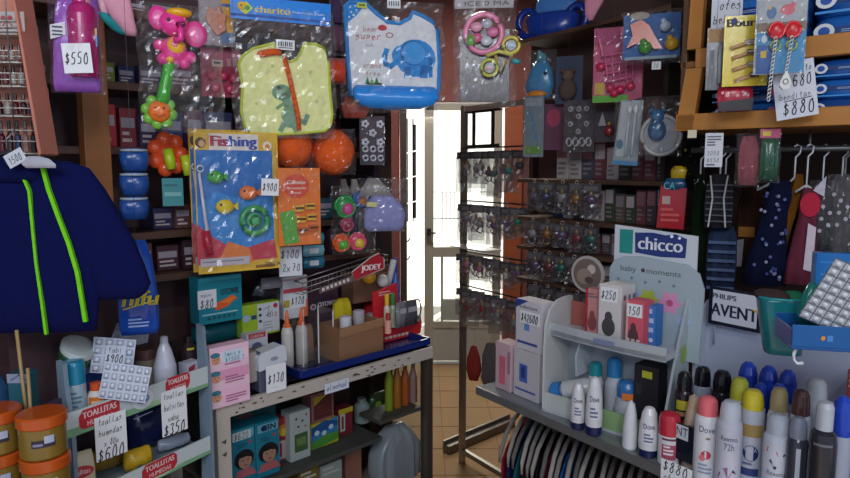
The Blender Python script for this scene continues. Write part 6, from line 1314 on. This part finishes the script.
for i, (x0, y0, x1, y1, bc, cc, lab, ang) in enumerate(((561, 368, 589, 392, 'c0c4c8:g', '2f7ac0:g', 'white bottle with a blue cap lying in the lower bay', 18), (572, 370, 596, 384, 'b8b4b0:g', 'b0aca8:g', 'cream bottle lying behind the blue capped lying bottle', 16))):
    t = Thing('baby_bottle', lab, 'bottle', x0, y0, x1, None, c=dplane(.045 + .03 * i), m=DM, z=Z_ + .001, rz=-30)
    b = t.mb(); R0 = 9.5 - 2 * i; zc = t.y1 - R0 - 6; b.T = b.T @ Matrix.Translation((t.xm, 0, zc - 6)) @ Matrix.Rotation(math.radians(90 + ang), 4, 'Y'); b.lathe([(R0 * .7, -14), (R0, -11), (R0, 12), (R0 * .8, 16)], bc, 0, 0, n=18); t.part(b, 'bottle_body')
    b = t.mb(); b.T = b.T @ Matrix.Translation((t.xm, 0, zc - 6)) @ Matrix.Rotation(math.radians(90 + ang), 4, 'Y'); b.lathe([(R0 * .9, -24), (R0 * 1.02, -22), (R0 * 1.02, -14.2)], cc, 0, 0, n=18); t.part(b, 'cap')
    b = t.mb(); b.box(t.xm, 0, t.y1, 18, 14, -(t.y1 - zc - 8), '9aa0a6'); t.part(b, 'stand_block')
carton('black_box', 'black box with a yellow sticker at the dark end of the lower bay', 'box', 632, 366, 656, None, .045, '18161c', lambda b, t: (b.rect(640, 371, 650, 378, -.3, 'b4b42a'), b.rect(634, 384, 640, 396, -.3, '2a2a34')), c=dplane(.048), m=DM, z=Z_ + .0006, rz=DRZ)
# boxes at the doorway end of the counter
def aS(b, t):
    b.poly([(t.x0, t.y0), (t.xm, t.y0), (t.x0, t.y0 + 9)], -.3, '2a3f8a'); b.rect(t.x0 + 2, t.y1 - 9, t.x1 - 4, t.y1 - 6.5, -.3, '3a4a9a'); b.rect(t.x0 + 9, t.y0 + 22, t.x0 + 14, t.y0 + 30, -.3, '5a8ac8')
def aS2(b, t): b.rect(t.x0 + 6, t.y0 + 14, t.x0 + 14, t.y0 + 32, -.3, '4a6ab8'); b.rect(t.x0 + 8, t.y0 + 16, t.x0 + 12, t.y0 + 28, -.5, '2a3f8a'); b.rect(t.x0 + 2, t.y1 - 9, t.x1 - 3, t.y1 - 7, -.3, '4a5aa8')
bx = carton('formula_box', 'white and blue formula box at the bottom of the pair by the doorway', 'box', 513, 351, 538, 399, .05, 'c4c0c6', aS2, z=RTOP + .0006, rz=RANG)
top = bx.p.z + bx.h + .0006
bx = carton('formula_box', 'white and blue formula box with a handwritten price, on top of its pair', 'box', 515, 301, 541, None, .05, 'cdcad2', aS, c=bx.p.y + RM * bx.p.x, m=RM, z=top, rz=RANG)
bx.price(520, 312, 539, 324, [('$42600', 8, 17)], y=-.6); b = bx.mb(); b.text('Sufactant', 528, 309, 3, -.5, '2a2f4a', w=18); bx.part(b, 'heading_print')
carton('formula_box', 'pink and white box at the doorway corner of the counter', 'box', 495, 343, 510, 390, .05, 'c8a8b0', lambda b, t: (b.rect(499, 356, 505, 384, -.3, 'd06a80'), b.rect(507, 350, 510, 372, -.3, 'a8788a')), z=RTOP + .0006, rz=RANG)
# ---- white deodorant stand with a framed sign
U2 = ru(688, .10)
av = thing('deodorant_stand', 'white stand with a framed black lettered sign behind the deodorants', 'stand', rl(U2 - .06, .0, RTOP + .0005), RANG)
AW = RL2 - U2 + .06
b = MB(); b.box(AW / 2 + .005, .243, 0, AW, .005, .315, 'aeb6cc:g'); b.build('back_panel', av)
b = side(.002, .005, [(.195, 0), (.195, .22), (.215, .29), (.243, .315), (.243, 0)], 'p', 'aeb4c4:g'); b.build('side_panel', av)
sg = Thing('framed_sign', 'white sign with black frame and lettering above the deodorants', 'sign', 707, 289, 759, 328, c=rplane(.215), m=RM, rz=RANG)
b = sg.mb(); b.box(733, .8, 328, 52, 1.6, -38, '1c1e2e:g'); b.rect(711, 292.6, 755.5, 324.4, -.3, 'c6cad6:p'); b.text('PHILIPS', 723, 301, 5, -.6, '2a3050', w=24, bold=.25); b.text('AVENT', 733, 318, 12, -.6, '1d2340', w=46, bold=.5); b.poly([(749, 306), (756, 306), (756, 309)], -.7, 'c8a83a'); sg.part(b, 'sign_board')
b = sg.mb(); b.tube([(720, 2.2, 325), (720, 8, 325)], 1, '8a8c90'); b.tube([(748, 2.2, 325), (748, 8, 325)], 1, '8a8c90'); b.tube([(712, 3.4, 327), (712, 3.4, 350)], .9, '8a8c90'); sg.part(b, 'sign_bracket')
t = Thing('small_sign', 'low black card with white letters between the deodorants', 'sign', 674, 424, 697, 464, c=rplane(.012), m=RM, rz=RANG, z=None)
b = t.mb(); b.box(684, .5, 462, 23, 1, -36, '1a1c28:g'); b.rect(674, 427, 687, 441, -.3, 'c0c4cc'); b.text('NT', 681, 438, 9, -.6, '2a2e40', w=11); t.part(b, 'card')
def aDv(b, t, r, h): b.text('Dove', 0, t.y1 - h * .60, h * .075, 0, '2a3560', w=r * 1.25); b.disc(r * .1, t.y1 - h * .53, r * .18, 0, '8a7a5a', 1.2); b.disc(0, t.y1 - h * .33, r * .4, 0, 'c23a50', 4.2); b.disc(-r * .3, t.y1 - h * .29, r * .25, -.2, 'd8707c', 3); smudge(b, -r * .6, t.y1 - h * .22, r * .6, t.y1 - h * .08, 0, '8a94b0', 3)
def aRx(b, t, r, h):
    b.text('Rexona', 0, t.y1 - h * .58, h * .055, 0, '3a3a5a', w=r * 1.3); b.text('72h', 0, t.y1 - h * .48, h * .075, 0, '5a5470', w=r * .8)
    for k in range(6):
        a = k * PI / 3; b.poly([(0, t.y1 - h * .16), (r * .8 * math.cos(a), t.y1 - h * .16 + h * .13 * math.sin(a)), (r * .8 * math.cos(a + .5), t.y1 - h * .16 + h * .13 * math.sin(a + .5))], 0, '5a3a66' if k % 2 else '9a6a90')
def aNv(b, t, r, h): b.rect(-r * .9, t.y1 - h * .66, r * .9, t.y1 - h * .53, 0, 'b89a5c'); b.disc(0, t.y1 - h * .36, r * .62, 0, '1f2f78', h * .085); b.text('NIVEA', 0, t.y1 - h * .375, h * .045, -.2, 'e0e4f0', w=r * .95); b.rect(-r * .7, t.y1 - h * .20, r * .7, t.y1 - h * .12, 0, '3a4a86'); smudge(b, -r * .6, t.y1 - h * .26, r * .6, t.y1 - h * .21, 0, '6a78a0', 1)
def aRr(b, t, r, h): b.stroke([(-r * .45, t.y1 - h * .52), (-r * .1, t.y1 - h * .44), (r * .55, t.y1 - h * .60)], 1.8, 0, '1f2740'); b.poly([(-r * .8, t.y1 - h * .60), (r * .1, t.y1 - h * .58), (0, t.y1 - h * .62), (-r * .7, t.y1 - h * .66)], 0, 'd8453c'); b.text('Rexona', 0, t.y1 - h * .36, h * .05, 0, '4a5070', w=r * 1.3); smudge(b, -r * .6, t.y1 - h * .3, r * .6, t.y1 - h * .18, 0, '8a90a8', 3)
def aRo(b, t, r, h): b.rect(-r * .7, t.y1 - h * .42, r * .7, t.y1 - h * .14, 0, 'a8485c'); smudge(b, -r * .5, t.y1 - h * .4, r * .5, t.y1 - h * .2, -.2, 'e0d8dc', 3); b.rect(-r * .7, t.y1 - h * .54, r * .7, t.y1 - h * .5, 0, '6a3a4a')
Rd('roll_on', 'short white roll on with a crimson cap at the counter front', 657, 411, 679, 463, 'd0ccd2:g', 'b8283c:g', ROLL, [(.94, .55), (1, .58), (1, .86), (.86, .95), (.4, .99), (.01, 1)], art=aRo)
Rd('spray_deodorant', 'white spray deodorant with a coral pink cap', 692, 396, 717, 477, 'd2d4da:g', 'e06a74:g', art=aDv)
Rd('spray_deodorant', 'white and violet spray deodorant with a pale cap', 714, 400, 739, 488, 'c6c6d4:g', 'c8ccd6:g', art=aRx)
Rd('spray_deodorant', 'white spray deodorant with a bright yellow cap and gold band', 736, 389, 761, 482, 'ccd0dc:g', 'e8d43a:g', [(.98, 0), (1, .02), (1, .66), (.95, .80)], [(.82, .79), (.84, .86), (.74, .95), (.5, .99), (.01, 1)], art=aNv)
Rd('spray_deodorant', 'white spray deodorant with a black tick and red flash', 760, 413, 787, 503, 'c4c8d4:g', 'b4bac6:g', art=aRr)
Rd('spray_deodorant', 'black can with a yellow and red label by the white side panel', 672, 371, 691, None, '241c22:g', '15131a:g', v=.075, art=lambda b, t, r, h: (b.rect(-r * .9, t.y1 - h * .68, r * .9, t.y1 - h * .57, 0, 'b4a82c'), b.rect(-r * .9, t.y1 - h * .55, r * .9, t.y1 - h * .5, 0, 'a07a5a'), b.disc(r * .3, t.y1 - h * .4, r * .45, 0, 'a83a34', 7)))
Rd('spray_deodorant', 'grey can with a black cap and lime band', 689, 366, 709, None, '9aa0b0:g', '14141c:g', v=.125, art=lambda b, t, r, h: b.rect(-r * .9, t.y1 - h * .62, r * .9, t.y1 - h * .55, 0, '9ab42c'))
Rd('spray_deodorant', 'all black can behind the coral capped deodorant', 707, 370, 729, None, '16141c:g', '101018:g', v=.105)
Rd('spray_deodorant', 'grey spray with a dull yellow cap behind the bright yellow one', 724, 377, 746, None, 'a9adb4:g', 'b8b83c:g', v=.085, art=lambda b, t, r, h: b.rect(-r * .8, t.y1 - h * .68, r * .8, t.y1 - h * .55, 0, '8a8a80'))
Rd('shaving_bottle', 'beige slanted bottle behind the coral capped deodorant', 681, 394, 701, None, 'c0a894:g', 'b8a08c:g', [(1, 0), (1, .5), (.7, .8)], [(.66, .79), (.5, .96), (.01, 1)], v=.05, art=lambda b, t, r, h: smudge(b, -5, t.y1 - h * .6, 5, t.y1 - h * .3, 0, '6a5a54', 3))
for i, (x0, y0, x1, v, lab) in enumerate(((734, 362, 753, .19, 'roll on with a round blue cap, first in the back row'), (754, 366, 773, .185, 'roll on with a round blue cap, second in the back row'), (773, 370, 791, .18, 'roll on with a round blue cap, third in the back row'), (748, 383, 764, .12, 'roll on with a blue cap just behind the bright yellow cap'), (764, 384, 783, .125, 'roll on with a blue cap behind the tan cap'), (825, 396, 845, .07, 'grey bottle with a broad blue cap at the far end of the deodorants'))):
    Rd('roll_on', lab, x0, y0, x1, None, 'a4a8b8:g', '2546b8:g', [(.95, 0), (1, .04), (1, .6), (.85, .7)], [(.9, .69), (1, .74), (.98, .88), (.75, .96), (.35, 1), (.01, 1)], v=v)
Rd('spray_deodorant', 'white spray with a tan cap beside the bright yellow one', 763, 387, 784, None, 'c0c4cc:g', 'a8986c:g', v=.075, art=lambda b, t, r, h: b.disc(0, t.y1 - h * .55, r * .6, 0, '1f2f68', 6))
Rd('spray_deodorant', 'pale spray with a dark brown cap', 784, 389, 805, None, 'b4bac4:g', '4e3230:g', v=.07, art=lambda b, t, r, h: b.rect(-r * .5, t.y1 - h * .6, r * .5, t.y1 - h * .5, 0, '8a90a0'))
Rd('spray_deodorant', 'clear topped grey bottle at the back beside the brown cap', 797, 378, 822, None, '9a9ea8:g', 'b0b4bc:g', v=.15)
Rd('dark_bottle', 'brown black bottle with a white cap', 804, 402, 830, None, '2c2a32:g', 'b8bcc4:g', [(1, 0), (1, .68), (.9, .76), (.6, .79)], [(.62, .78), (.64, .96), (.5, 1)], v=.015, art=lambda b, t, r, h: b.rect(-r * .7, t.y1 - h * .7, r * .7, t.y1 - h * .68, 0, '6a6a74'), cat='bottle')
Rd('silver_can', 'slim silver and black can between the tick deodorant and brown cap', 783, 416, 803, None, '3a3e4a:g', '8a90a0:g', v=.03, art=lambda b, t, r, h: b.rect(-1, t.y1 - h * .7, 3, t.y1 - h * .2, 0, 'b4bcc8'), cat='can')
bottle('cream_jar', 'squat cream jar at the counter front under the white capped bottle', 'jar', 797, 468, 823, 500, [(.95, 0), (1, .05), (1, .55)], [(1.02, .54), (1.02, .96), (.9, 1)], 'a89c8a:g', 'b8ac98:g', z=RTOP + .0006)
bottle('clear_jar', 'grey clear jar at the end of the counter front', 'jar', 828, 432, 856, 512, [(.95, 0), (1, .05), (1, .7), (.8, .8)], [(.84, .79), (.84, .96), (.7, 1)], '5a6070:g', '8a94a0:g', z=RTOP + .0006)
carton('red_pack', 'dull red box behind the far blue capped bottle', 'box', 838, 372, 862, None, .05, '8a3434', lambda b, t: smudge(b, t.x0 + 2, t.y0 + 4, t.x1 - 2, t.y0 + 20, -.3, 'b07a74', 3), c=rplane(.15), m=RM, z=RTOP + .0066, rz=RANG)
t = Thing('price_card', 'white card reading 880 stuck on the counter front edge', 'price card', 660, 464, 691, 486, c=rplane(-.012), m=RM, rz=RANG)
t.price(660, 464, 691, 486, [('$880', 10, 26), ('oferta', 6, 24)], y=0, name='paper')
# ---- teal bin, blue shelf and tablet sheet near the camera
t = Thing('blue_tray', 'blue plastic tray on a white bracket arm above the deodorants', 'tray', 790, 322, 884, 352, c=1.06, m=.35, rz=-14)
b = t.mb(); b.box(837, 30, 352, 94, 60, -3, '164a86:g'); b.box(837, .8, 349, 94, 1.6, -22, '1a5490:g'); b.box(791, 30, 349, 2, 60, -18, '1a5490:g'); b.box(837, 59, 349, 94, 1.6, -22, '1a5490:g'); t.part(b, 'tray', .001)
b = t.mb(); b.disc(822, 339, 2.4, -.6, 'c8802a'); b.rect(826, 336, 832, 342, -.5, '3f7ab8'); t.part(b, 'sticker')
b = t.mb(); b.tube([(803, 20, 352), (797, 6, 354), (794, 2, 358), (794, 0, 363), (797, -1, 366), (803, -1, 365)], 1.8, 'c4c8cc:g', 8); b.tube([(803, 20, 352), (830, 24, 356), (900, 30, 352), (960, 40, 346)], 1.6, 'c4c8cc:g', 8); b.tube([(960, 40, 346), (960, 40, 720)], 4, 'c4c8cc:g', 8); t.part(b, 'bracket_arm')
t = Thing('teal_bin', 'teal ribbed plastic bin hanging in front of the white stand', 'bin', 753, 296, 801, 352, c=1.215, m=.35, rz=-14)
b = t.mb(); n = 36; rows = []
for z, x0, x1, d in ((352, 764, 800, 26), (345, 762, 801, 28), (300, 754, 804, 34), (297, 754, 804, 34)): rows.append((z, x0, x1, d))
b.loft(rows, '1a7078:g', n=40, shape=.45, fold=.35, k=22); t.part(b, 'bin')
b = t.mb(); b.ring(779, 0, 297, 25.5, 1.6, '23868c:g', 'xy', n=32, rz=17.5); t.part(b, 'rim'); b = t.mb(); b.loft([(298, 752, 790, 24), (293, 750, 786, 20), (290, 756, 776, 10)], '3a2c2c:f', fold=1.2, k=7); b.loft([(299, 770, 800, 20), (294, 776, 800, 16), (291, 784, 796, 8)], '1f6a4a:f', fold=.8); t.part(b, 'cloths')
b = t.mb(); b.tube([(803, 2, 300), (809, 2, 302), (811, 4, 320)], 1.2, 'c4c8cc:g', 6); t.part(b, 'hook')
t = Thing('tablet_sheet', 'large grey grid sheet of white tablets leaning on the blue tray', 'tablet sheet', 800, 260, 872, 336, c=1.045, m=.35, rz=-14)
b = t.mb(); b.T = b.T @ Matrix.Translation((841, 4, 299)) @ Matrix.Rotation(math.radians(-20), 4, 'Y') @ Matrix.Rotation(math.radians(-22), 4, 'X')
b.box(0, .5, 37, 56, 1.4, -74, '5a626e:g')
for i in range(5):
    for j in range(8):
        X, Z = -22.4 + i * 11.2, -32.4 + j * 9.2; b.rect(X - 5, Z - 4, X + 5, Z + 4, -.5, 'a9aeb8'); b.ball(X, -.5, Z, 3, 1, 2.6, 'c8ccd4:g', 10, 5); b.rect(X - 4, Z + 2.6, X + 3, Z + 3.4, -.8, '6a707c')
t.part(b, 'blister_sheet')
t = Thing('teal_pouch', 'teal green crumpled pouch standing behind the tablet sheet', 'pouch', 796, 282, 822, 330, c=1.11, m=.35, rz=-14)
b = t.mb(); b.loft([(330, 797, 816, 12), (312, 796, 820, 16), (295, 800, 818, 11), (283, 806, 814, 4)], '14706a:g', fold=1.4, k=5); t.part(b, 'pouch'); b = t.mb(); b.tube([(806, 0, 330), (806, 0, 349)], 2, '14504a:g'); t.part(b, 'stem')
t = Thing('blue_crate', 'bright blue plastic crate back panel behind the tablet sheet', 'crate', 812, 254, 884, 326, c=1.155, m=.35, rz=-14)
b = t.mb(); b.box(848, 8, 348, 72, 14, -94, '1a62a4:g'); [b.rect(816, 262 + i * 12, 880, 264 + i * 12, -.4 + 1, '2270b4') for i in range(5)]; t.part(b, 'crate', .001)

# ================================================================== clothes hangers under the counter
gh = random.Random(21)
HCOL = [('827c78:f', 'grey'), ('96908a:f', 'pale grey'), ('66605f:f', 'dark grey'), ('a09a94:f', 'silver grey')]
GC_ = [('8a1f3c:f', 'magenta'), ('1c2450:f', 'navy'), ('1f5a5c:f', 'teal'), ('3a1420:f', 'maroon'), ('b8202a:f', 'red'), ('1c1a20:f', 'black'), ('5a1a28:f', 'wine'), ('123f4a:f', 'petrol'), ('2a62a8:f', 'blue'), ('231c2a:f', 'plum black'), ('4a4a50:f', 'charcoal'), ('3a2a4a:f', 'violet')]
NH = 27
for k in range(NH):
    u = .02 + (RL - .02) * k / (NH - 1); hc, hn = HCOL[k % 4]
    t = thing('clothes_hanger', '%s hanger, number %d along the rail counted from the doorway' % (hn, k + 1), 'hanger', rl(u, .15, RTOP - .07), RANG + gh.uniform(26, 30), 'hangers on the rail under the counter')
    b = MB(); b.tube([(0, -.013, -.002), (0, -.010, .009), (0, 0, .0135), (0, .010, .009), (0, .0135, -.001), (0, .010, -.013), (0, 0, -.020), (0, 0, -.032)], .0022, '9a9a9e:m', 6); b.build('hook', t)
    b = MB(); dz = gh.uniform(-.006, .006); b.tube([(0, -.165, -.125 + dz), (0, -.158, -.095 + dz), (0, -.12, -.058), (0, -.06, -.037), (0, 0, -.030), (0, .06, -.037), (0, .12, -.052), (0, .155, -.08)], [.004, .006, .0062, .006, .006, .006, .006, .005], hc, 8); b.build('arms', t)
    if k % 5 == 0 or k in (1, 2, 3, 6, 8):
        gc, gn = GC_[k % 12] if k < 12 else GC_[(k * 5) % 12]
        g = thing('hung_garment', '%s childs garment on hanger %d along the counter rail from the doorway' % (gn, k + 1), 'clothes', rl(u, .15, RTOP - .07), RANG + 28, 'garments on the rail under the counter')
        b = MB(); b.T = Matrix.Rotation(PI / 2, 4, 'Z')
        b.loft([(-.42, -.15, .15, .014), (-.3, -.155, .155, .017), (-.15, -.16, .16, .016), (-.125, -.150, .150, .013), (-.095, -.12, .12, .010), (-.075, -.05, .05, .009)], gc, fold=.003, k=5, ph=k, n=30); b.build('cloth', g)

# ================================================================== wire rack with soother packs in front of the doorway
QC = 3.57; QM = RIGHT_M
fp = atz(462, 462, .0); QC = fp.y + QM * fp.x
e0, e1 = fp, colz(604, QC - .02, QM, 1.2)[0]
e1 = Vector((.46, QC - QM * .46, 0)); QL, QANG = along((e0.x, e0.y, 0), (e1.x, e1.y, 0))
t = thing('wire_rack', 'tall thin metal rack of hanging soother packs before the bright doorway', 'rack', (fp.x, fp.y, 0), QANG)
b = MB(); b.box(0, 0, 0, .026, .026, 1.80, '9a948c:m'); b.build('post', t)
b = MB(); b.box(QL, 0, 0, .02, .02, 1.80, '6a645c:m'); b.build('post', t)
b = MB(); b.box(QL / 2, 0, 1.77, QL, .02, .025, 'b4b0aa:m'); b.build('top_bar', t)
b = MB(); b.box(QL / 2, 0, .05, QL, .02, .025, '8a867e:m'); b.build('low_bar', t)
RZ = [1.595, 1.345, 1.10, .93]
for z in RZ:
    b = MB(); b.tube([(0, -.02, z), (QL, -.02, z)], .004, '3a3a3e:m', 6)
    b.build('hanging_bar', t)
b = MB()
for z in (1.76, 1.60): b.box(QL * .25, .012, z, QL * .5, .012, .012, '3a3a3c:m')
for x in (.06, .2): b.box(x, .012, 1.6, .012, .012, .17, '3a3a3c:m')
b.build('black_frame', t)
b = MB(); b.box(QL * .3, -.05, 1.125, QL * .6, .1, .006, 'd8d4ce:g'); b.build('white_ledge', t)
rs = random.Random(8)
PC = [('8a8a90', 'grey'), ('a83a44', 'red'), ('3a4a78', 'navy'), ('2f8a7a', 'teal'), ('d8d0d0', 'white'), ('b8708a', 'pink'), ('c8782a', 'orange'), ('5a5a60', 'charcoal'), ('7a5a8a', 'violet')]
a = math.radians(QANG)
for r_, z in enumerate(RZ):
    n = 9 if r_ < 3 else 8
    for k in range(n):
        u = .03 + (QL - .095) * k / (n - 1) + rs.uniform(-.006, .006); v = -.02 - .012 * (k % 2) - .001
        pc, pn = PC[(k * 4 + r_ * 5 + k // 3) % 9]
        t = thing('soother_pack', '%s soother pack, %s from the post in %s row of the wire rack' % (pn, ORD[k], ('top', 'second', 'third', 'lowest')[r_]), 'soother pack', (fp.x + u * math.cos(a) - v * math.sin(a), fp.y + u * math.sin(a) + v * math.cos(a), z - .009), rs.uniform(-34, -6), 'soother packs on the wire rack')
        w, h = .085 + rs.uniform(-.01, .012), (.20, .175, .14, .2)[r_] * rs.uniform(.7, 1.1)
        b = MB(); b.ring(0, .0, -.004, .006, .001, 'c8c8c8', n=10, k=4); b.box(0, 0, -.042, w * .9, .0012, .034, '3c3638' if k % 3 else '5f585c'); b.rect(-w * .35, -.034, w * .3, -.016, -.001, '6a6264'); b.build('header_card', t)
        b = MB(); b.sheet(w, h - .03, '7a7072:h', .012, 0, 0, -h, 6, 8, .002, k); b.build('film_bag', t)
        b = MB(); b.ball(0, -.004, -h * .5, .019, .010, .017, pc + ':g', 12, 7); b.ring(0, -.008, -h * .5 - .026, .014, .003, pc + ':g', n=14, k=5); b.ball(0, -.006, -h * .5 + .02, .009, .007, .013, 'b89a6a:g', 10, 6); b.build('soother', t)
def soother(label, loc, rz, pc, w, h, k):
    t = thing('soother_pack', label, 'soother pack', loc, rz, 'soother packs hung along the dim shelving')
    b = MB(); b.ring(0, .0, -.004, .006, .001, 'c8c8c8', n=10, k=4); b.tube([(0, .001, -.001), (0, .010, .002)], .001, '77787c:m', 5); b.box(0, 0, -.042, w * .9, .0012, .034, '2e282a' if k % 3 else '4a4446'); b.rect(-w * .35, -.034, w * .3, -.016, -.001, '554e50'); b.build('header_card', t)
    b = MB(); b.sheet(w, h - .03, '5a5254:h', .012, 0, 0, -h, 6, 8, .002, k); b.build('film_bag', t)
    pc = ''.join('%02x' % int(int(pc[j:j + 2], 16) * .55 + 18) for j in (0, 2, 4))  # rack pack colours darkened: shade of the dim shelves put into the colour
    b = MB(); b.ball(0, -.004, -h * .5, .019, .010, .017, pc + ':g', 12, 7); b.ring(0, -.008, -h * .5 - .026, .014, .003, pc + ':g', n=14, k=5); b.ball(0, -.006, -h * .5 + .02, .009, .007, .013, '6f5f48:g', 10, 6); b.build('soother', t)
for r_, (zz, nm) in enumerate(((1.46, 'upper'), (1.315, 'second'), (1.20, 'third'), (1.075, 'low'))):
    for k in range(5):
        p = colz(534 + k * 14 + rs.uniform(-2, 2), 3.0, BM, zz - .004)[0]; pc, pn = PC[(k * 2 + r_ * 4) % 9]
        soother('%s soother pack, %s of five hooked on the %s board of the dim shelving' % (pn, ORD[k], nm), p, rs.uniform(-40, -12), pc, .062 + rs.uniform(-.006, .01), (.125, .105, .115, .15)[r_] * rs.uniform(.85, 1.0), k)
for i, (x0, y0, x1, y1, col, lab) in enumerate(((466, 346, 481, 380, '9a3a34:f', 'dark red net bag hanging low beside the rack post'), (481, 343, 499, 388, '6a6262:f', 'grey cloth bag hanging low on the rack, next to the red net bag'))):
    t = Thing('cloth_bag', lab, 'bag', x0, y0, x1, y1, c=QC - .08, m=QM, rz=-20)
    b = t.mb(); b.loft([(y1, x0 + 3, x1 - 3, 5), (y1 - 10, x0, x1, 9), (y0 + 12, x0 + 1, x1 - 1, 7), (y0, x0 + 5, x1 - 5, 3)], col, fold=.8); t.part(b, 'bag'); t.thread(x=(x0 + x1) / 2, y=y0 + 2, top=.93)
# ================================================================== camera and light
cam = bpy.data.cameras.new('camera'); co = bpy.data.objects.new('camera', cam); COL.objects.link(co)
co.location = EYE; co.rotation_euler = (PI / 2 - PITCH, 0, 0)
cam.sensor_width = 36; cam.lens = F / 850 * 36; cam.clip_start = .02
scene.camera = co
w = bpy.data.worlds.new('world'); scene.world = w; w.use_nodes = True
w.node_tree.nodes['Background'].inputs[0].default_value = (.62, .76, 1, 1)
w.node_tree.nodes['Background'].inputs[1].default_value = .6
def light(kind, name, loc, target, energy, col, **kw):
    l = bpy.data.lights.new(name, kind); o = bpy.data.objects.new(name, l); COL.objects.link(o)
    o.location = loc; o.rotation_euler = (Vector(target) - Vector(loc)).to_track_quat('-Z', 'Y').to_euler()
    l.energy = energy; l.color = col
    for k, v in kw.items(): setattr(l, k, v)
    return o
light('SUN', 'sun', (0, 0, 6), (.35, 1.0, 3.6), 14, (1, .95, .86), angle=.01)
light('AREA', 'shop_window_daylight', (-.3, -1.0, 2.35), (.0, 2.0, 1.35), 21, (.86, .92, 1), shape='RECTANGLE', size=1.2, size_y=.4)
light('AREA', 'side_sparkle_light', (1.1, -.9, 1.9), (.2, 2.0, 1.4), 7, (.82, .9, 1), shape='RECTANGLE', size=.3, size_y=.6)  # added source for more glints on the bags, also lifts the side
light('AREA', 'bag_glint_light', (.3, -.45, 2.55), (.1, 2.0, 1.3), 6, (1, .96, .9), shape='DISK', size=.12)  # small strong source added behind the camera to make the film bags sparkle
light('AREA', 'corridor_fill_light', (.15, 3.6, 2.74), (.15, 3.5, 0), 24, (1, .93, .84), shape='DISK', size=.35)  # unseen fill added to brighten the far wall and corridor floor
light('AREA', 'doorway_daylight', (.2, 5.05, 1.6), (.2, 3.5, .3), 16, (1, .93, .82), shape='RECTANGLE', size=.5, size_y=.8)
vs = scene.view_settings
scene.display_settings.display_device = 'sRGB'
vs.view_transform = 'Standard'; vs.look = 'None'; vs.gamma = 1; vs.use_curve_mapping = False
vs.exposure = 0.0
scene.cycles.use_denoising = True
scene.cycles.transparent_max_bounces = 24
scene.cycles.max_bounces = 8
